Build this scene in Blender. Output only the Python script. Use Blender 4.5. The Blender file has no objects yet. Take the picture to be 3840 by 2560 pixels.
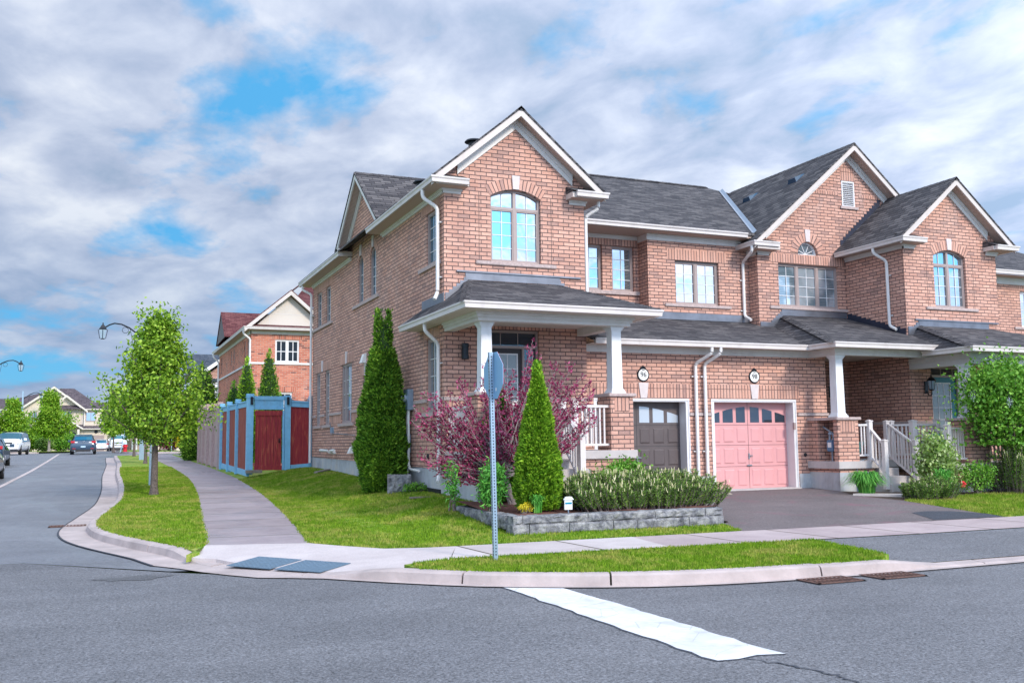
import bpy, bmesh, math, random
import numpy as np
from mathutils import Vector, Matrix, noise
from mathutils.geometry import tessellate_polygon
random.seed(7); RNG = np.random.default_rng(7)
C = bpy.context.scene.collection
S = bpy.context.scene
rad = math.radians

# ---------------------------------------------------------------- camera
YAW, PITCH, ROLL = 0.403373, 0.104258, -0.011152
def cam_axes():
    cy, sy, cp, sp = math.cos(YAW), math.sin(YAW), math.cos(PITCH), math.sin(PITCH)
    f = Vector((sy*cp, cy*cp, sp)); r = Vector((cy, -sy, 0)); u = r.cross(f)
    c, s = math.cos(ROLL), math.sin(ROLL)
    return c*r + s*u, -s*r + c*u, f
_r, _u, _f = cam_axes()
cam_d = bpy.data.cameras.new('camera'); cam = bpy.data.objects.new('camera', cam_d); C.objects.link(cam)
cam.matrix_world = Matrix(((_r.x, _u.x, -_f.x, 0), (_r.y, _u.y, -_f.y, 0), (_r.z, _u.z, -_f.z, 1.2), (0, 0, 0, 1)))
cam_d.sensor_width = 36; cam_d.lens = 36*3624.56/3840; cam_d.clip_end = 4000; cam_d.clip_start = .1
S.camera = cam
S.render.resolution_x, S.render.resolution_y = 1024, 682
S.view_settings.view_transform = 'Standard'; S.view_settings.look = 'None'
S.view_settings.exposure = EXPOSURE = 0.0; S.view_settings.gamma = 1
S.cycles.use_denoising = True
S.cycles.max_bounces = 6; S.cycles.transparent_max_bounces = 8

# ---------------------------------------------------------------- world and sun
SUN_DIR = Vector((0.28, -1.0, 0.62)).normalized()      # towards the sun: behind the camera, a little to the right
sun_el = math.asin(SUN_DIR.z); sun_az = math.atan2(SUN_DIR.x, SUN_DIR.y)
w = bpy.data.worlds.new('World'); S.world = w; w.use_nodes = True
nt = w.node_tree; N = nt.nodes; L = nt.links; N.clear()
def nn(tree, t, **kw):
    n = tree.nodes.new(t)
    for k, v in kw.items(): setattr(n, k, v)
    return n
def math_n(tree, op, a, b=None, c=None, clamp=False):
    n = tree.nodes.new('ShaderNodeMath'); n.operation = op; n.use_clamp = clamp
    for i, v in enumerate((a, b, c)):
        if v is None: continue
        if isinstance(v, (int, float)): n.inputs[i].default_value = v
        else: tree.links.new(v, n.inputs[i])
    return n.outputs[0]
def ramp(tree, fac, stops, interp='LINEAR'):
    n = tree.nodes.new('ShaderNodeValToRGB'); cr = n.color_ramp; cr.interpolation = interp
    while len(cr.elements) < len(stops): cr.elements.new(0.5)
    for e, (p, c) in zip(cr.elements, stops):
        e.position = p; e.color = (*c, 1) if len(c) == 3 else c
    tree.links.new(fac, n.inputs[0]); return n.outputs[0]
def mixc(tree, fac, a, b, mode='MIX'):
    n = tree.nodes.new('ShaderNodeMix'); n.data_type = 'RGBA'; n.blend_type = mode
    for i, v in ((0, fac), (6, a), (7, b)):
        if isinstance(v, (int, float)): n.inputs[i].default_value = v
        elif isinstance(v, tuple): n.inputs[i].default_value = (*v[:3], 1)
        else: tree.links.new(v, n.inputs[i])
    return n.outputs[2]
sky = nn(nt, 'ShaderNodeTexSky', sky_type='NISHITA', sun_disc=False, sun_elevation=sun_el, sun_rotation=sun_az)
sky.air_density = 1.0; sky.dust_density = 0.3; sky.ozone_density = 2.5
tc = nn(nt, 'ShaderNodeTexCoord'); sep = nn(nt, 'ShaderNodeSeparateXYZ'); L.new(tc.outputs['Generated'], sep.inputs[0])
zc = math_n(nt, 'MAXIMUM', sep.outputs[2], 0.0)
den = math_n(nt, 'ADD', zc, 0.20)
px = math_n(nt, 'DIVIDE', sep.outputs[0], den); py = math_n(nt, 'DIVIDE', sep.outputs[1], den)
cmb = nn(nt, 'ShaderNodeCombineXYZ'); L.new(px, cmb.inputs[0]); L.new(py, cmb.inputs[1]); cmb.inputs[2].default_value = 3.1
def noise_n(tree, vec, scale, detail, rough, dist=0.0, off=(0, 0, 0), rot=0.0, sc=(1, 1, 1)):
    m = nn(tree, 'ShaderNodeMapping'); m.inputs['Location'].default_value = off; m.inputs['Rotation'].default_value = (0, 0, rot); m.inputs['Scale'].default_value = sc
    tree.links.new(vec, m.inputs[0])
    n = nn(tree, 'ShaderNodeTexNoise'); n.inputs['Scale'].default_value = scale; n.inputs['Detail'].default_value = detail
    n.inputs['Roughness'].default_value = rough; n.inputs['Distortion'].default_value = dist
    tree.links.new(m.outputs[0], n.inputs['Vector']); return n.outputs['Fac']
n1 = noise_n(nt, cmb.outputs[0], 2.1, 8, .55, .2, (-9.25, 11.89, -3.15), .7, (1.0, .8, 1))
n2 = noise_n(nt, cmb.outputs[0], 4.6, 8, .55, .2, (-8.39, -13.3, -2.45), .7, (1, .8, 1))
n3 = noise_n(nt, cmb.outputs[0], 1.3, 4, .5, 0, (18.08, 6.27, 1.48), .7)
cov = math_n(nt, 'ADD', math_n(nt, 'MULTIPLY', n1, .75), math_n(nt, 'MULTIPLY', n2, .25))
cover = ramp(nt, cov, [(.385, (0, 0, 0)), (.475, (1, 1, 1))])
lum = math_n(nt, 'ADD', math_n(nt, 'MULTIPLY', n2, .62), math_n(nt, 'MULTIPLY', n3, .38))
cloud = ramp(nt, lum, [(.37, (.30, .41, .58)), (.45, (.43, .51, .68)), (.53, (.57, .64, .79)), (.63, (.78, .83, .92))])
skyb = mixc(nt, 1.0, sky.outputs[0], (.055, .088, .105), 'MULTIPLY')
skyb = mixc(nt, .75, skyb, (.10, .47, .87))
lowf = ramp(nt, zc, [(.0, (1, 1, 1)), (.24, (0, 0, 0))])
low = mixc(nt, math_n(nt, 'MULTIPLY', lowf, .6), cloud, (.17, .34, .60))
col = mixc(nt, cover, skyb, low)
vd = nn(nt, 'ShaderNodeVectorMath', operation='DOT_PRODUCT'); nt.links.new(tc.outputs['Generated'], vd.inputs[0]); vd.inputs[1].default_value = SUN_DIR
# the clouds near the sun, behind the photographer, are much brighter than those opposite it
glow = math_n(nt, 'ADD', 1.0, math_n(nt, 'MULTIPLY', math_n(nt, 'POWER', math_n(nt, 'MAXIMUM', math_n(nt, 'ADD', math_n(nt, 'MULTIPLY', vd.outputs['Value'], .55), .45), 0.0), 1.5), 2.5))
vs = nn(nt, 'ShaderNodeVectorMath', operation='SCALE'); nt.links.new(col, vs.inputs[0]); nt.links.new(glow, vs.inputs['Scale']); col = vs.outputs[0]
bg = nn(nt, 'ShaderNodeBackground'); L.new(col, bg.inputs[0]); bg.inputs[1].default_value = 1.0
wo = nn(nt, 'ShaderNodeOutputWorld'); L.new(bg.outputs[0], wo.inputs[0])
sun_d = bpy.data.lights.new('sun', 'SUN'); sun_d.energy = 3.2; sun_d.angle = rad(10); sun_d.color = (1, .90, .79)
sun = bpy.data.objects.new('sun', sun_d); C.objects.link(sun); sun.rotation_euler = SUN_DIR.to_track_quat('Z', 'Y').to_euler(); sun.location = (0, -20, 40)

# ---------------------------------------------------------------- materials
MT = {}
def new_mat(name, color=(.5, .5, .5), rough=.6, metal=0.0, spec=.5):
    m = bpy.data.materials.new(name); m.use_nodes = True; b = m.node_tree.nodes['Principled BSDF']
    b.inputs['Base Color'].default_value = (*color, 1); b.inputs['Roughness'].default_value = rough
    b.inputs['Metallic'].default_value = metal; b.inputs['Specular IOR Level'].default_value = spec
    MT[name] = m; return m, m.node_tree, b
def geo_pos(t): return nn(t, 'ShaderNodeNewGeometry').outputs['Position']
def varied(name, color, var=.12, scale=6, rough=.6, metal=0, bump=0.0, bscale=60, spec=.4, color2=None):
    m, t, b = new_mat(name, color, rough, metal, spec)
    p = geo_pos(t); f = noise_n(t, p, scale, 5, .6)
    c2 = color2 or tuple(min(1, c*(1+var)) for c in color); c1 = tuple(c*(1-var) for c in color)
    t.links.new(ramp(t, f, [(.3, c1), (.7, c2)]), b.inputs['Base Color'])
    if bump:
        bn = nn(t, 'ShaderNodeBump'); bn.inputs['Strength'].default_value = bump; bn.inputs['Distance'].default_value = .01
        t.links.new(noise_n(t, p, bscale, 3, .6), bn.inputs['Height']); t.links.new(bn.outputs[0], b.inputs['Normal'])
    return m
def weather(name, amount=.35, tint=(.30, .25, .22)):
    m = MT[name]; t = m.node_tree; b = t.nodes['Principled BSDF']; src = b.inputs['Base Color'].links[0].from_socket; p = geo_pos(t)
    f = noise_n(t, p, 2.3, 7, .7, .8, (3, 8, 1), 0, (1, 1, .35)); t.links.new(mixc(t, ramp(t, f, [(.50, (0, 0, 0)), (.75, (amount,)*3)]), src, tint), b.inputs['Base Color'])
def brick_mat(name, c1, c2, dark, mortar, soldier=False, bw=.267, rh=.0889, ms=.010, scuff=(.5, .5)):
    m, t, b = new_mat(name, c1, .85, 0, .25)
    if soldier:
        uv = nn(t, 'ShaderNodeUVMap'); s = nn(t, 'ShaderNodeSeparateXYZ'); t.links.new(uv.outputs[0], s.inputs[0])
        cb = nn(t, 'ShaderNodeCombineXYZ'); t.links.new(s.outputs[1], cb.inputs[0]); t.links.new(s.outputs[0], cb.inputs[1])
    else:
        s = nn(t, 'ShaderNodeSeparateXYZ'); t.links.new(geo_pos(t), s.inputs[0])
        cb = nn(t, 'ShaderNodeCombineXYZ'); t.links.new(math_n(t, 'ADD', s.outputs[0], s.outputs[1]), cb.inputs[0]); t.links.new(s.outputs[2], cb.inputs[1])
    br = nn(t, 'ShaderNodeTexBrick', offset=0.0 if soldier else .5)
    br.inputs['Scale'].default_value = 1; br.inputs['Brick Width'].default_value = 5.0 if soldier else bw; br.inputs['Row Height'].default_value = rh
    br.inputs['Mortar Size'].default_value = ms; br.inputs['Mortar Smooth'].default_value = .25; br.inputs['Bias'].default_value = 0
    br.inputs['Color1'].default_value = (0, 0, 0, 1); br.inputs['Color2'].default_value = (1, 1, 1, 1); br.inputs['Mortar'].default_value = (.5, .5, .5, 1)
    t.links.new(cb.outputs[0], br.inputs['Vector'])
    bc = ramp(t, br.outputs['Color'], [(0, dark), (.07, dark), (.11, c1), (.75, c2), (1, tuple(x*1.06 for x in c2))])
    big = noise_n(t, geo_pos(t), 1.3, 4, .6); bc = mixc(t, 1, bc, ramp(t, big, [(.3, (.86, .85, .87)), (.7, (1.08, 1.05, 1.03))]), 'MULTIPLY')
    st = noise_n(t, geo_pos(t), .9, 5, .65, .6, (5, 2, 1), 0, (1, 1, .35)); bc = mixc(t, ramp(t, st, [(.55, (0, 0, 0)), (.72, (.45,)*3)]), bc, (.46, .36, .33))
    grain = noise_n(t, geo_pos(t), 38, 4, .7); bc = mixc(t, 1, bc, ramp(t, grain, [(.3, (.84, .84, .84)), (.7, (1.13, 1.13, 1.13))]), 'MULTIPLY')
    t.links.new(mixc(t, br.outputs['Fac'], bc, mortar), b.inputs['Base Color'])
    bn = nn(t, 'ShaderNodeBump'); bn.inputs['Strength'].default_value = .8; bn.inputs['Distance'].default_value = .012
    hgt = math_n(t, 'SUBTRACT', math_n(t, 'MULTIPLY', grain, .35), br.outputs['Fac'])
    t.links.new(hgt, bn.inputs['Height']); t.links.new(bn.outputs[0], b.inputs['Normal'])
    return m
BR1, BR2, BRD, BRM = (.545, .30, .23), (.62, .365, .285), (.43, .26, .215), (.12, .085, .08)
brick_mat('brick', BR1, BR2, BRD, BRM)
brick_mat('brick_soldier', BR1, BR2, BRD, BRM, soldier=True)
brick_mat('brick_red', (.47, .135, .085), (.60, .22, .14), (.24, .09, .07), (.50, .36, .30))
brick_mat('brick_red_soldier', (.47, .135, .085), (.60, .22, .14), (.30, .11, .08), (.50, .36, .30), soldier=True)
brick_mat('brick_far', (.33, .24, .20), (.42, .31, .26), (.2, .15, .13), (.35, .3, .28))
def shingle_mat(name, c1, c2, c3, rh=.14):
    m, t, b = new_mat(name, c1, .9, 0, .15)
    uv = nn(t, 'ShaderNodeUVMap')
    br = nn(t, 'ShaderNodeTexBrick', offset=.37)
    for k, v in (('Scale', 1), ('Brick Width', .31), ('Row Height', rh), ('Mortar Size', .006), ('Mortar Smooth', .1), ('Bias', 0)): br.inputs[k].default_value = v
    br.inputs['Color1'].default_value = (0, 0, 0, 1); br.inputs['Color2'].default_value = (1, 1, 1, 1)
    t.links.new(uv.outputs[0], br.inputs['Vector'])
    c = ramp(t, br.outputs['Color'], [(0, c1), (.5, c2), (1, c3)])
    s = nn(t, 'ShaderNodeSeparateXYZ'); t.links.new(uv.outputs[0], s.inputs[0])
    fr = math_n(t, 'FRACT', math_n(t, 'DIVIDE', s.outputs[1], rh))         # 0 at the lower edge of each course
    line = ramp(t, fr, [(0, (.25, .25, .27)), (.16, (1, 1, 1)), (.85, (1, 1, 1)), (1, (.7, .7, .7))])  # shadow line at the foot of each course, painted into the colour
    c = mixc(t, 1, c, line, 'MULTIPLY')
    g = noise_n(t, geo_pos(t), 60, 3, .7); c = mixc(t, 1, c, ramp(t, g, [(.3, (.7, .7, .7)), (.7, (1.3, 1.3, 1.3))]), 'MULTIPLY')
    bg_ = noise_n(t, geo_pos(t), .9, 4, .6); c = mixc(t, 1, c, ramp(t, bg_, [(.3, (.9, .9, .91)), (.7, (1.08, 1.08, 1.07))]), 'MULTIPLY')
    t.links.new(mixc(t, br.outputs['Fac'], c, tuple(x*.3 for x in c1)), b.inputs['Base Color'])
    bn = nn(t, 'ShaderNodeBump'); bn.inputs['Strength'].default_value = .9; bn.inputs['Distance'].default_value = .015
    t.links.new(math_n(t, 'SUBTRACT', math_n(t, 'SUBTRACT', 1.0, fr), br.outputs['Fac']), bn.inputs['Height']); t.links.new(bn.outputs[0], b.inputs['Normal'])
    return m
shingle_mat('shingle', (.050, .048, .053), (.082, .077, .082), (.135, .125, .126))
shingle_mat('shingle_red', (.10, .035, .04), (.145, .055, .058), (.19, .08, .078))
shingle_mat('shingle_blue', (.05, .065, .09), (.07, .085, .11), (.10, .115, .14))
shingle_mat('shingle_far', (.075, .06, .07), (.11, .09, .10), (.15, .12, .13))
varied('white_trim', (.66, .64, .63), .05, 3, .45)
varied('fascia', (.56, .50, .47), .05, 3, .5)
varied('frieze', (.66, .64, .62), .05, 2, .5)
varied('gutter_metal', (.64, .59, .57), .05, 2, .35)
varied('downspout_metal', (.72, .70, .69), .06, 2, .35)
varied('stone_sill', (.44, .35, .33), .22, 22, .9, bump=.6, bscale=30)
varied('keystone', (.60, .53, .52), .08, 8, .8)
varied('taupe_frame', (.34, .27, .255), .06, 4, .45)
varied('white_vinyl', (.68, .67, .68), .03, 4, .4)
varied('column_white', (.74, .76, .79), .03, 4, .4)
varied('railing_white', (.66, .61, .60), .04, 4, .45)
varied('flashing_metal', (.17, .18, .21), .2, 3, .35, metal=.6)
varied('flashing_dark', (.035, .04, .065), .2, 4, .4, metal=.3)
varied('valley_metal', (.36, .40, .46), .1, 6, .35, metal=.7)
varied('door_taupe', (.095, .075, .075), .06, 3, .5)
varied('door_pink', (.64, .31, .31), .04, 2, .45)
varied('door_dark', (.035, .028, .032), .1, 3, .5)
varied('door_teal', (.02, .17, .21), .06, 3, .4)
varied('black_metal', (.015, .018, .024), .2, 8, .35, metal=.4)
varied('galvanised', (.30, .40, .50), .12, 30, .38, metal=.55)
varied('sign_back', (.24, .44, .62), .06, 5, .4, metal=.35)
varied('fence_blue', (.20, .46, .66), .10, 7, .6, bump=.2, bscale=40)
varied('fence_pink', (.42, .30, .28), .12, 9, .75)
varied('stucco', (.62, .56, .50), .04, 20, .8)
varied('siding_cream', (.62, .53, .43), .05, 2, .7)
varied('rubber', (.012, .012, .014), .2, 8, .8)
varied('rim', (.35, .36, .38), .1, 8, .3, metal=.8)
varied('glass_lamp', (.30, .40, .48), .05, 8, .15)
varied('plaque_white', (.78, .78, .76), .04, 8, .4)
varied('blue_grey_box', (.22, .30, .38), .08, 8, .45)
varied('pvc_white', (.78, .78, .75), .04, 8, .4)
varied('concrete', (.47, .43, .42), .12, 3, .9, bump=.25, bscale=50)
varied('curb_concrete', (.42, .35, .335), .20, 2.2, .9, bump=.4, bscale=30)
varied('mulch', (.14, .055, .04), .4, 45, .95, bump=1, bscale=50)
varied('soil', (.09, .06, .045), .3, 30, .95, bump=.6)
varied('bark', (.12, .095, .085), .5, 26, .9, bump=1, bscale=40)
varied('bark_pale', (.27, .23, .22), .3, 26, .9, bump=.6)
varied('wood_old', (.22, .18, .15), .25, 12, .9)
varied('tactile', (.10, .155, .21), .15, 20, .7)
varied('rust', (.12, .06, .045), .4, 20, .8, bump=.4)
varied('hydrant_red', (.55, .015, .03), .1, 6, .4)
varied('hydrant_cap', (.35, .55, .62), .1, 6, .4)
varied('flag_blue', (.25, .55, .62), .1, 6, .4)
varied('teal_plastic', (.03, .38, .34), .1, 6, .4)
varied('red_plastic', (.55, .03, .03), .1, 6, .4)
varied('meter_blue', (.09, .20, .33), .12, 8, .4, metal=.3)
varied('paint_navy', (.018, .045, .085), .05, 3, .18, spec=.9)
varied('paint_black', (.014, .015, .018), .05, 3, .15, spec=.9)
varied('paint_white', (.74, .74, .75), .03, 3, .2, spec=.8)
varied('tail_red', (.45, .02, .03), .1, 3, .2)
varied('light_clear', (.65, .65, .68), .05, 3, .1)
varied('plate', (.45, .60, .70), .05, 3, .4)
varied('plastic_dark', (.02, .02, .024), .2, 6, .5)
varied('sign_teal', (.0, .20, .33), .05, 3, .4)
varied('sign_white', (.85, .85, .85), .02, 3, .4)
varied('grille_line', (.62, .60, .60), .03, 4, .5)
def stone_mat():
    m, t, b = new_mat('grey_rock', (.3, .3, .3), .9, 0, .2); p = geo_pos(t)
    f = noise_n(t, p, 7, 8, .65, .4)
    t.links.new(ramp(t, f, [(.3, (.06, .06, .07)), (.45, (.18, .18, .195)), (.55, (.28, .275, .28)), (.72, (.46, .45, .44))]), b.inputs['Base Color'])
    bn = nn(t, 'ShaderNodeBump'); bn.inputs['Strength'].default_value = 1; bn.inputs['Distance'].default_value = .04
    t.links.new(noise_n(t, p, 16, 6, .7), bn.inputs['Height']); t.links.new(bn.outputs[0], b.inputs['Normal'])
stone_mat()
def foundation_mat():
    m, t, b = new_mat('foundation', (.4, .4, .42), .85, 0, .3); p = geo_pos(t)
    f = noise_n(t, p, 1.6, 6, .6, .3); c = ramp(t, f, [(.32, (.30, .31, .33)), (.5, (.43, .45, .48)), (.68, (.52, .50, .47))])
    t.links.new(c, b.inputs['Base Color'])
foundation_mat()
def asphalt_mat(name, c1, c2, wet=0.0, speck=.8, tint=None):
    m, t, b = new_mat(name, c1, .85, 0, .35); p = geo_pos(t)
    f = noise_n(t, p, .35, 5, .6, .3); c = ramp(t, f, [(.3, c1), (.7, c2)])
    g = noise_n(t, p, 42, 2, .85); c = mixc(t, 1, c, ramp(t, g, [(.25, (1-speck,)*3), (.5, (1, 1, 1)), (.78, (1+speck,)*3)]), 'MULTIPLY')
    g3 = noise_n(t, p, 19, 3, .8); c = mixc(t, 1, c, ramp(t, g3, [(.32, (.78,)*3), (.68, (1.2,)*3)]), 'MULTIPLY')
    g4 = noise_n(t, p, 1.1, 5, .65, .5, (7, 1, 3), 0, (.5, 1, 1)); c = mixc(t, 1, c, ramp(t, g4, [(.3, (.85,)*3), (.7, (1.1,)*3)]), 'MULTIPLY')
    g2 = nn(t, 'ShaderNodeTexVoronoi'); g2.inputs['Scale'].default_value = 45; t.links.new(p, g2.inputs['Vector'])
    c = mixc(t, ramp(t, g2.outputs['Distance'], [(.0, (1, 1, 1)), (.20, (0, 0, 0))]), c, (.36, .36, .39))
    if tint:
        k = noise_n(t, p, tint[1], 4, .6, 1.0, tint[2]); c = mixc(t, ramp(t, k, [(tint[3], (0, 0, 0)), (tint[3]+.14, (1, 1, 1))]), c, tint[0])
    t.links.new(c, b.inputs['Base Color'])
    if wet:
        k = noise_n(t, p, .55, 4, .6, .6, (3, 1, 0), 0, (1, .35, 1))
        t.links.new(ramp(t, k, [(.46, (.6,)*3), (.66, (.28,)*3)]), b.inputs['Roughness'])
    bn = nn(t, 'ShaderNodeBump'); bn.inputs['Strength'].default_value = .5; bn.inputs['Distance'].default_value = .01
    t.links.new(g, bn.inputs['Height']); t.links.new(bn.outputs[0], b.inputs['Normal'])
asphalt_mat('asphalt', (.125, .125, .135), (.165, .164, .174))
asphalt_mat('asphalt_wet', (.145, .148, .165), (.19, .193, .21), wet=1, speck=.2)
asphalt_mat('asphalt_drive', (.125, .105, .105), (.165, .135, .135), speck=.4, tint=((.20, .10, .12), .5, (2.2, 1.0, 0), .56))
asphalt_mat('asphalt_worn', (.075, .075, .08), (.14, .14, .148), speck=.7)
asphalt_mat('asphalt_fresh', (.045, .05, .065), (.06, .065, .08), speck=.3)
def slab_mat(name, axis, step, phase, c1, c2, wet=0):
    m, t, b = new_mat(name, c1, .85, 0, .35); p = geo_pos(t)
    s = nn(t, 'ShaderNodeSeparateXYZ'); t.links.new(p, s.inputs[0])
    a = math_n(t, 'ADD', s.outputs[axis], math_n(t, 'MULTIPLY', s.outputs[1-axis], .04)); q = math_n(t, 'DIVIDE', math_n(t, 'ADD', a, phase), step)
    fr = math_n(t, 'FRACT', q); d = math_n(t, 'MINIMUM', fr, math_n(t, 'SUBTRACT', 1.0, fr))
    idn = nn(t, 'ShaderNodeTexWhiteNoise', noise_dimensions='1D'); t.links.new(math_n(t, 'FLOOR', q), idn.inputs['W'])
    f = noise_n(t, p, 1.5, 6, .65, .4); c = ramp(t, f, [(.3, c1), (.7, c2)])
    c = mixc(t, 1, c, ramp(t, idn.outputs['Value'], [(0, (.90, .88, .88)), (1, (1.08, 1.08, 1.1))]), 'MULTIPLY')
    g = noise_n(t, p, 50, 3, .7); c = mixc(t, 1, c, ramp(t, g, [(.3, (.88,)*3), (.7, (1.12,)*3)]), 'MULTIPLY')
    t.links.new(mixc(t, ramp(t, d, [(.016/step, (1, 1, 1)), (.034/step, (0, 0, 0))]), c, (.11, .09, .07)), b.inputs['Base Color'])
    if wet:
        k = noise_n(t, p, .7, 4, .6, .6); t.links.new(ramp(t, k, [(.44, (.7,)*3), (.66, (.25,)*3)]), b.inputs['Roughness'])
slab_mat('walk_side', 1, 1.5, .4, (.25, .205, .215), (.35, .29, .295), wet=1)
slab_mat('walk_front', 0, 1.55, .2, (.33, .26, .26), (.44, .36, .35))
slab_mat('ramp_new', 0, 90, 30, (.44, .385, .375), (.56, .50, .485))
slab_mat('walk_new', 0, 1.55, .9, (.44, .385, .375), (.56, .50, .485))
def grass_mat(name, blade=False):
    m, t, b = new_mat(name, (.1, .2, .02), .8, 0, .2); p = geo_pos(t)
    f = noise_n(t, p, 1.1, 6, .7, .6); g = noise_n(t, p, 6.5, 5, .75, .3, (3, 3, 3))
    c = ramp(t, g, [(.28, (.06, .14, .008)), (.50, (.15, .27, .014)), (.72, (.27, .38, .03))])
    dry = ramp(t, math_n(t, 'ADD', math_n(t, 'MULTIPLY', f, .6), math_n(t, 'MULTIPLY', g, .4)), [(.47, (0, 0, 0)), (.60, (1, 1, 1))])
    c = mixc(t, math_n(t, 'MULTIPLY', dry, .6), c, (.46, .37, .13))
    if blade:
        r = nn(t, 'ShaderNodeNewGeometry').outputs['Random Per Island']
        c = mixc(t, 1, c, ramp(t, r, [(0, (.72, .75, .7)), (1, (1.42, 1.38, 1.35))]), 'MULTIPLY')
        tr = nn(t, 'ShaderNodeBsdfTranslucent'); t.links.new(c, tr.inputs[0]); mx = nn(t, 'ShaderNodeMixShader'); mx.inputs[0].default_value = .3
        t.links.new(b.outputs[0], mx.inputs[1]); t.links.new(tr.outputs[0], mx.inputs[2]); t.links.new(mx.outputs[0], t.nodes['Material Output'].inputs[0])
    else:
        g2 = noise_n(t, p, 45, 3, .8); c = mixc(t, 1, c, ramp(t, g2, [(.3, (.6,)*3), (.7, (1.35,)*3)]), 'MULTIPLY')
    t.links.new(c, b.inputs['Base Color'])
grass_mat('grass_ground'); grass_mat('grass_blade', True)
def leaf_mat(name, stops, tr_w=.3, rough=.5):
    m, t, b = new_mat(name, stops[0][1], rough, 0, .3)
    r = nn(t, 'ShaderNodeNewGeometry').outputs['Random Per Island']
    g = noise_n(t, geo_pos(t), 4.5, 3, .6)
    c = ramp(t, math_n(t, 'ADD', math_n(t, 'MULTIPLY', r, .6), math_n(t, 'MULTIPLY', g, .4)), stops)
    t.links.new(c, b.inputs['Base Color'])
    tr = nn(t, 'ShaderNodeBsdfTranslucent'); t.links.new(c, tr.inputs[0]); mx = nn(t, 'ShaderNodeMixShader'); mx.inputs[0].default_value = tr_w
    t.links.new(b.outputs[0], mx.inputs[1]); t.links.new(tr.outputs[0], mx.inputs[2]); t.links.new(mx.outputs[0], t.nodes['Material Output'].inputs[0])
leaf_mat('leaf_green', [(.15, (.05, .14, .01)), (.42, (.17, .33, .02)), (.68, (.36, .56, .05)), (.95, (.58, .72, .14))], .35)
leaf_mat('leaf_maple', [(.15, (.07, .19, .01)), (.5, (.20, .40, .02)), (.9, (.42, .58, .06))], .35)
leaf_mat('leaf_thuja', [(.15, (.02, .07, .006)), (.42, (.08, .20, .014)), (.66, (.18, .36, .025)), (.9, (.36, .54, .06))], .15, .7)
leaf_mat('leaf_thuja_bright', [(.15, (.03, .10, .006)), (.42, (.13, .30, .012)), (.66, (.27, .48, .025)), (.9, (.48, .68, .07))], .15, .7)
leaf_mat('leaf_purple', [(.1, (.07, .01, .035)), (.40, (.26, .022, .085)), (.66, (.44, .06, .16)), (.9, (.66, .22, .34))], .25)
leaf_mat('leaf_lilac', [(.1, (.04, .15, .01)), (.5, (.13, .33, .03)), (.9, (.32, .56, .08))], .25)
leaf_mat('leaf_pine', [(.1, (.03, .08, .02)), (.5, (.13, .24, .04)), (.9, (.30, .42, .08))], .1, .7)
leaf_mat('pine_candle', [(.1, (.48, .50, .20)), (.5, (.68, .62, .36)), (.9, (.80, .74, .50))], .1, .7)
leaf_mat('leaf_yellow', [(.1, (.55, .42, .01)), (.5, (.75, .62, .02)), (.9, (.85, .78, .10))], .25)
leaf_mat('leaf_variegated', [(.1, (.12, .24, .03)), (.5, (.28, .42, .10)), (.9, (.60, .66, .36))], .25)
leaf_mat('leaf_strap', [(.1, (.03, .17, .02)), (.5, (.10, .36, .05)), (.9, (.25, .55, .10))], .2)
leaf_mat('flower_lilac', [(.1, (.42, .40, .66)), (.9, (.70, .68, .88))], .2)
leaf_mat('flower_red', [(.1, (.55, .01, .02)), (.9, (.75, .05, .05))], .2)
def wood_mat(name, c1, c2, c3):
    m, t, b = new_mat(name, c1, .6, 0, .3); p = geo_pos(t)
    f = noise_n(t, p, 3.2, 6, .65, 1.0, (0, 0, 0), 0, (4, 4, .5)); t.links.new(ramp(t, f, [(.3, c1), (.55, c2), (.75, c3)]), b.inputs['Base Color'])
wood_mat('wood_red', (.19, .012, .03), (.34, .035, .035), (.50, .14, .08))
wood_mat('wood_red_brown', (.17, .025, .02), (.30, .06, .035), (.42, .12, .06))
def soffit_mat(name, c):
    m, t, b = new_mat(name, c, .6, 0, .3); s = nn(t, 'ShaderNodeSeparateXYZ'); t.links.new(geo_pos(t), s.inputs[0])
    fr = math_n(t, 'FRACT', math_n(t, 'DIVIDE', math_n(t, 'ADD', s.outputs[0], s.outputs[1]), .14))
    t.links.new(ramp(t, fr, [(0, tuple(x*.45 for x in c)), (.09, c), (1, c)]), b.inputs['Base Color'])
soffit_mat('soffit', (.47, .36, .31)); soffit_mat('soffit_light', (.62, .55, .50))
def pane_mat(name, base, refl, rough=.015):
    m, t, b = new_mat(name, base, rough, 0, .8); p = geo_pos(t)
    b.inputs['Metallic'].default_value = refl
    bn = nn(t, 'ShaderNodeBump'); bn.inputs['Strength'].default_value = .045; bn.inputs['Distance'].default_value = .05
    t.links.new(noise_n(t, p, 2.2, 2, .5), bn.inputs['Height']); t.links.new(bn.outputs[0], b.inputs['Normal'])
pane_mat('pane_bright', (.60, .61, .62), .95)
pane_mat('pane_sky', (.44, .54, .61), .85)
pane_mat('pane_blue', (.14, .30, .40), .75)
pane_mat('pane_dark', (.035, .05, .07), .35)
pane_mat('pane_frosted', (.45, .50, .55), .5, .4)
pane_mat('pane_curtain', (.17, .20, .21), .1, .25)
pane_mat('pane_car', (.05, .16, .20), .7)
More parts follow.
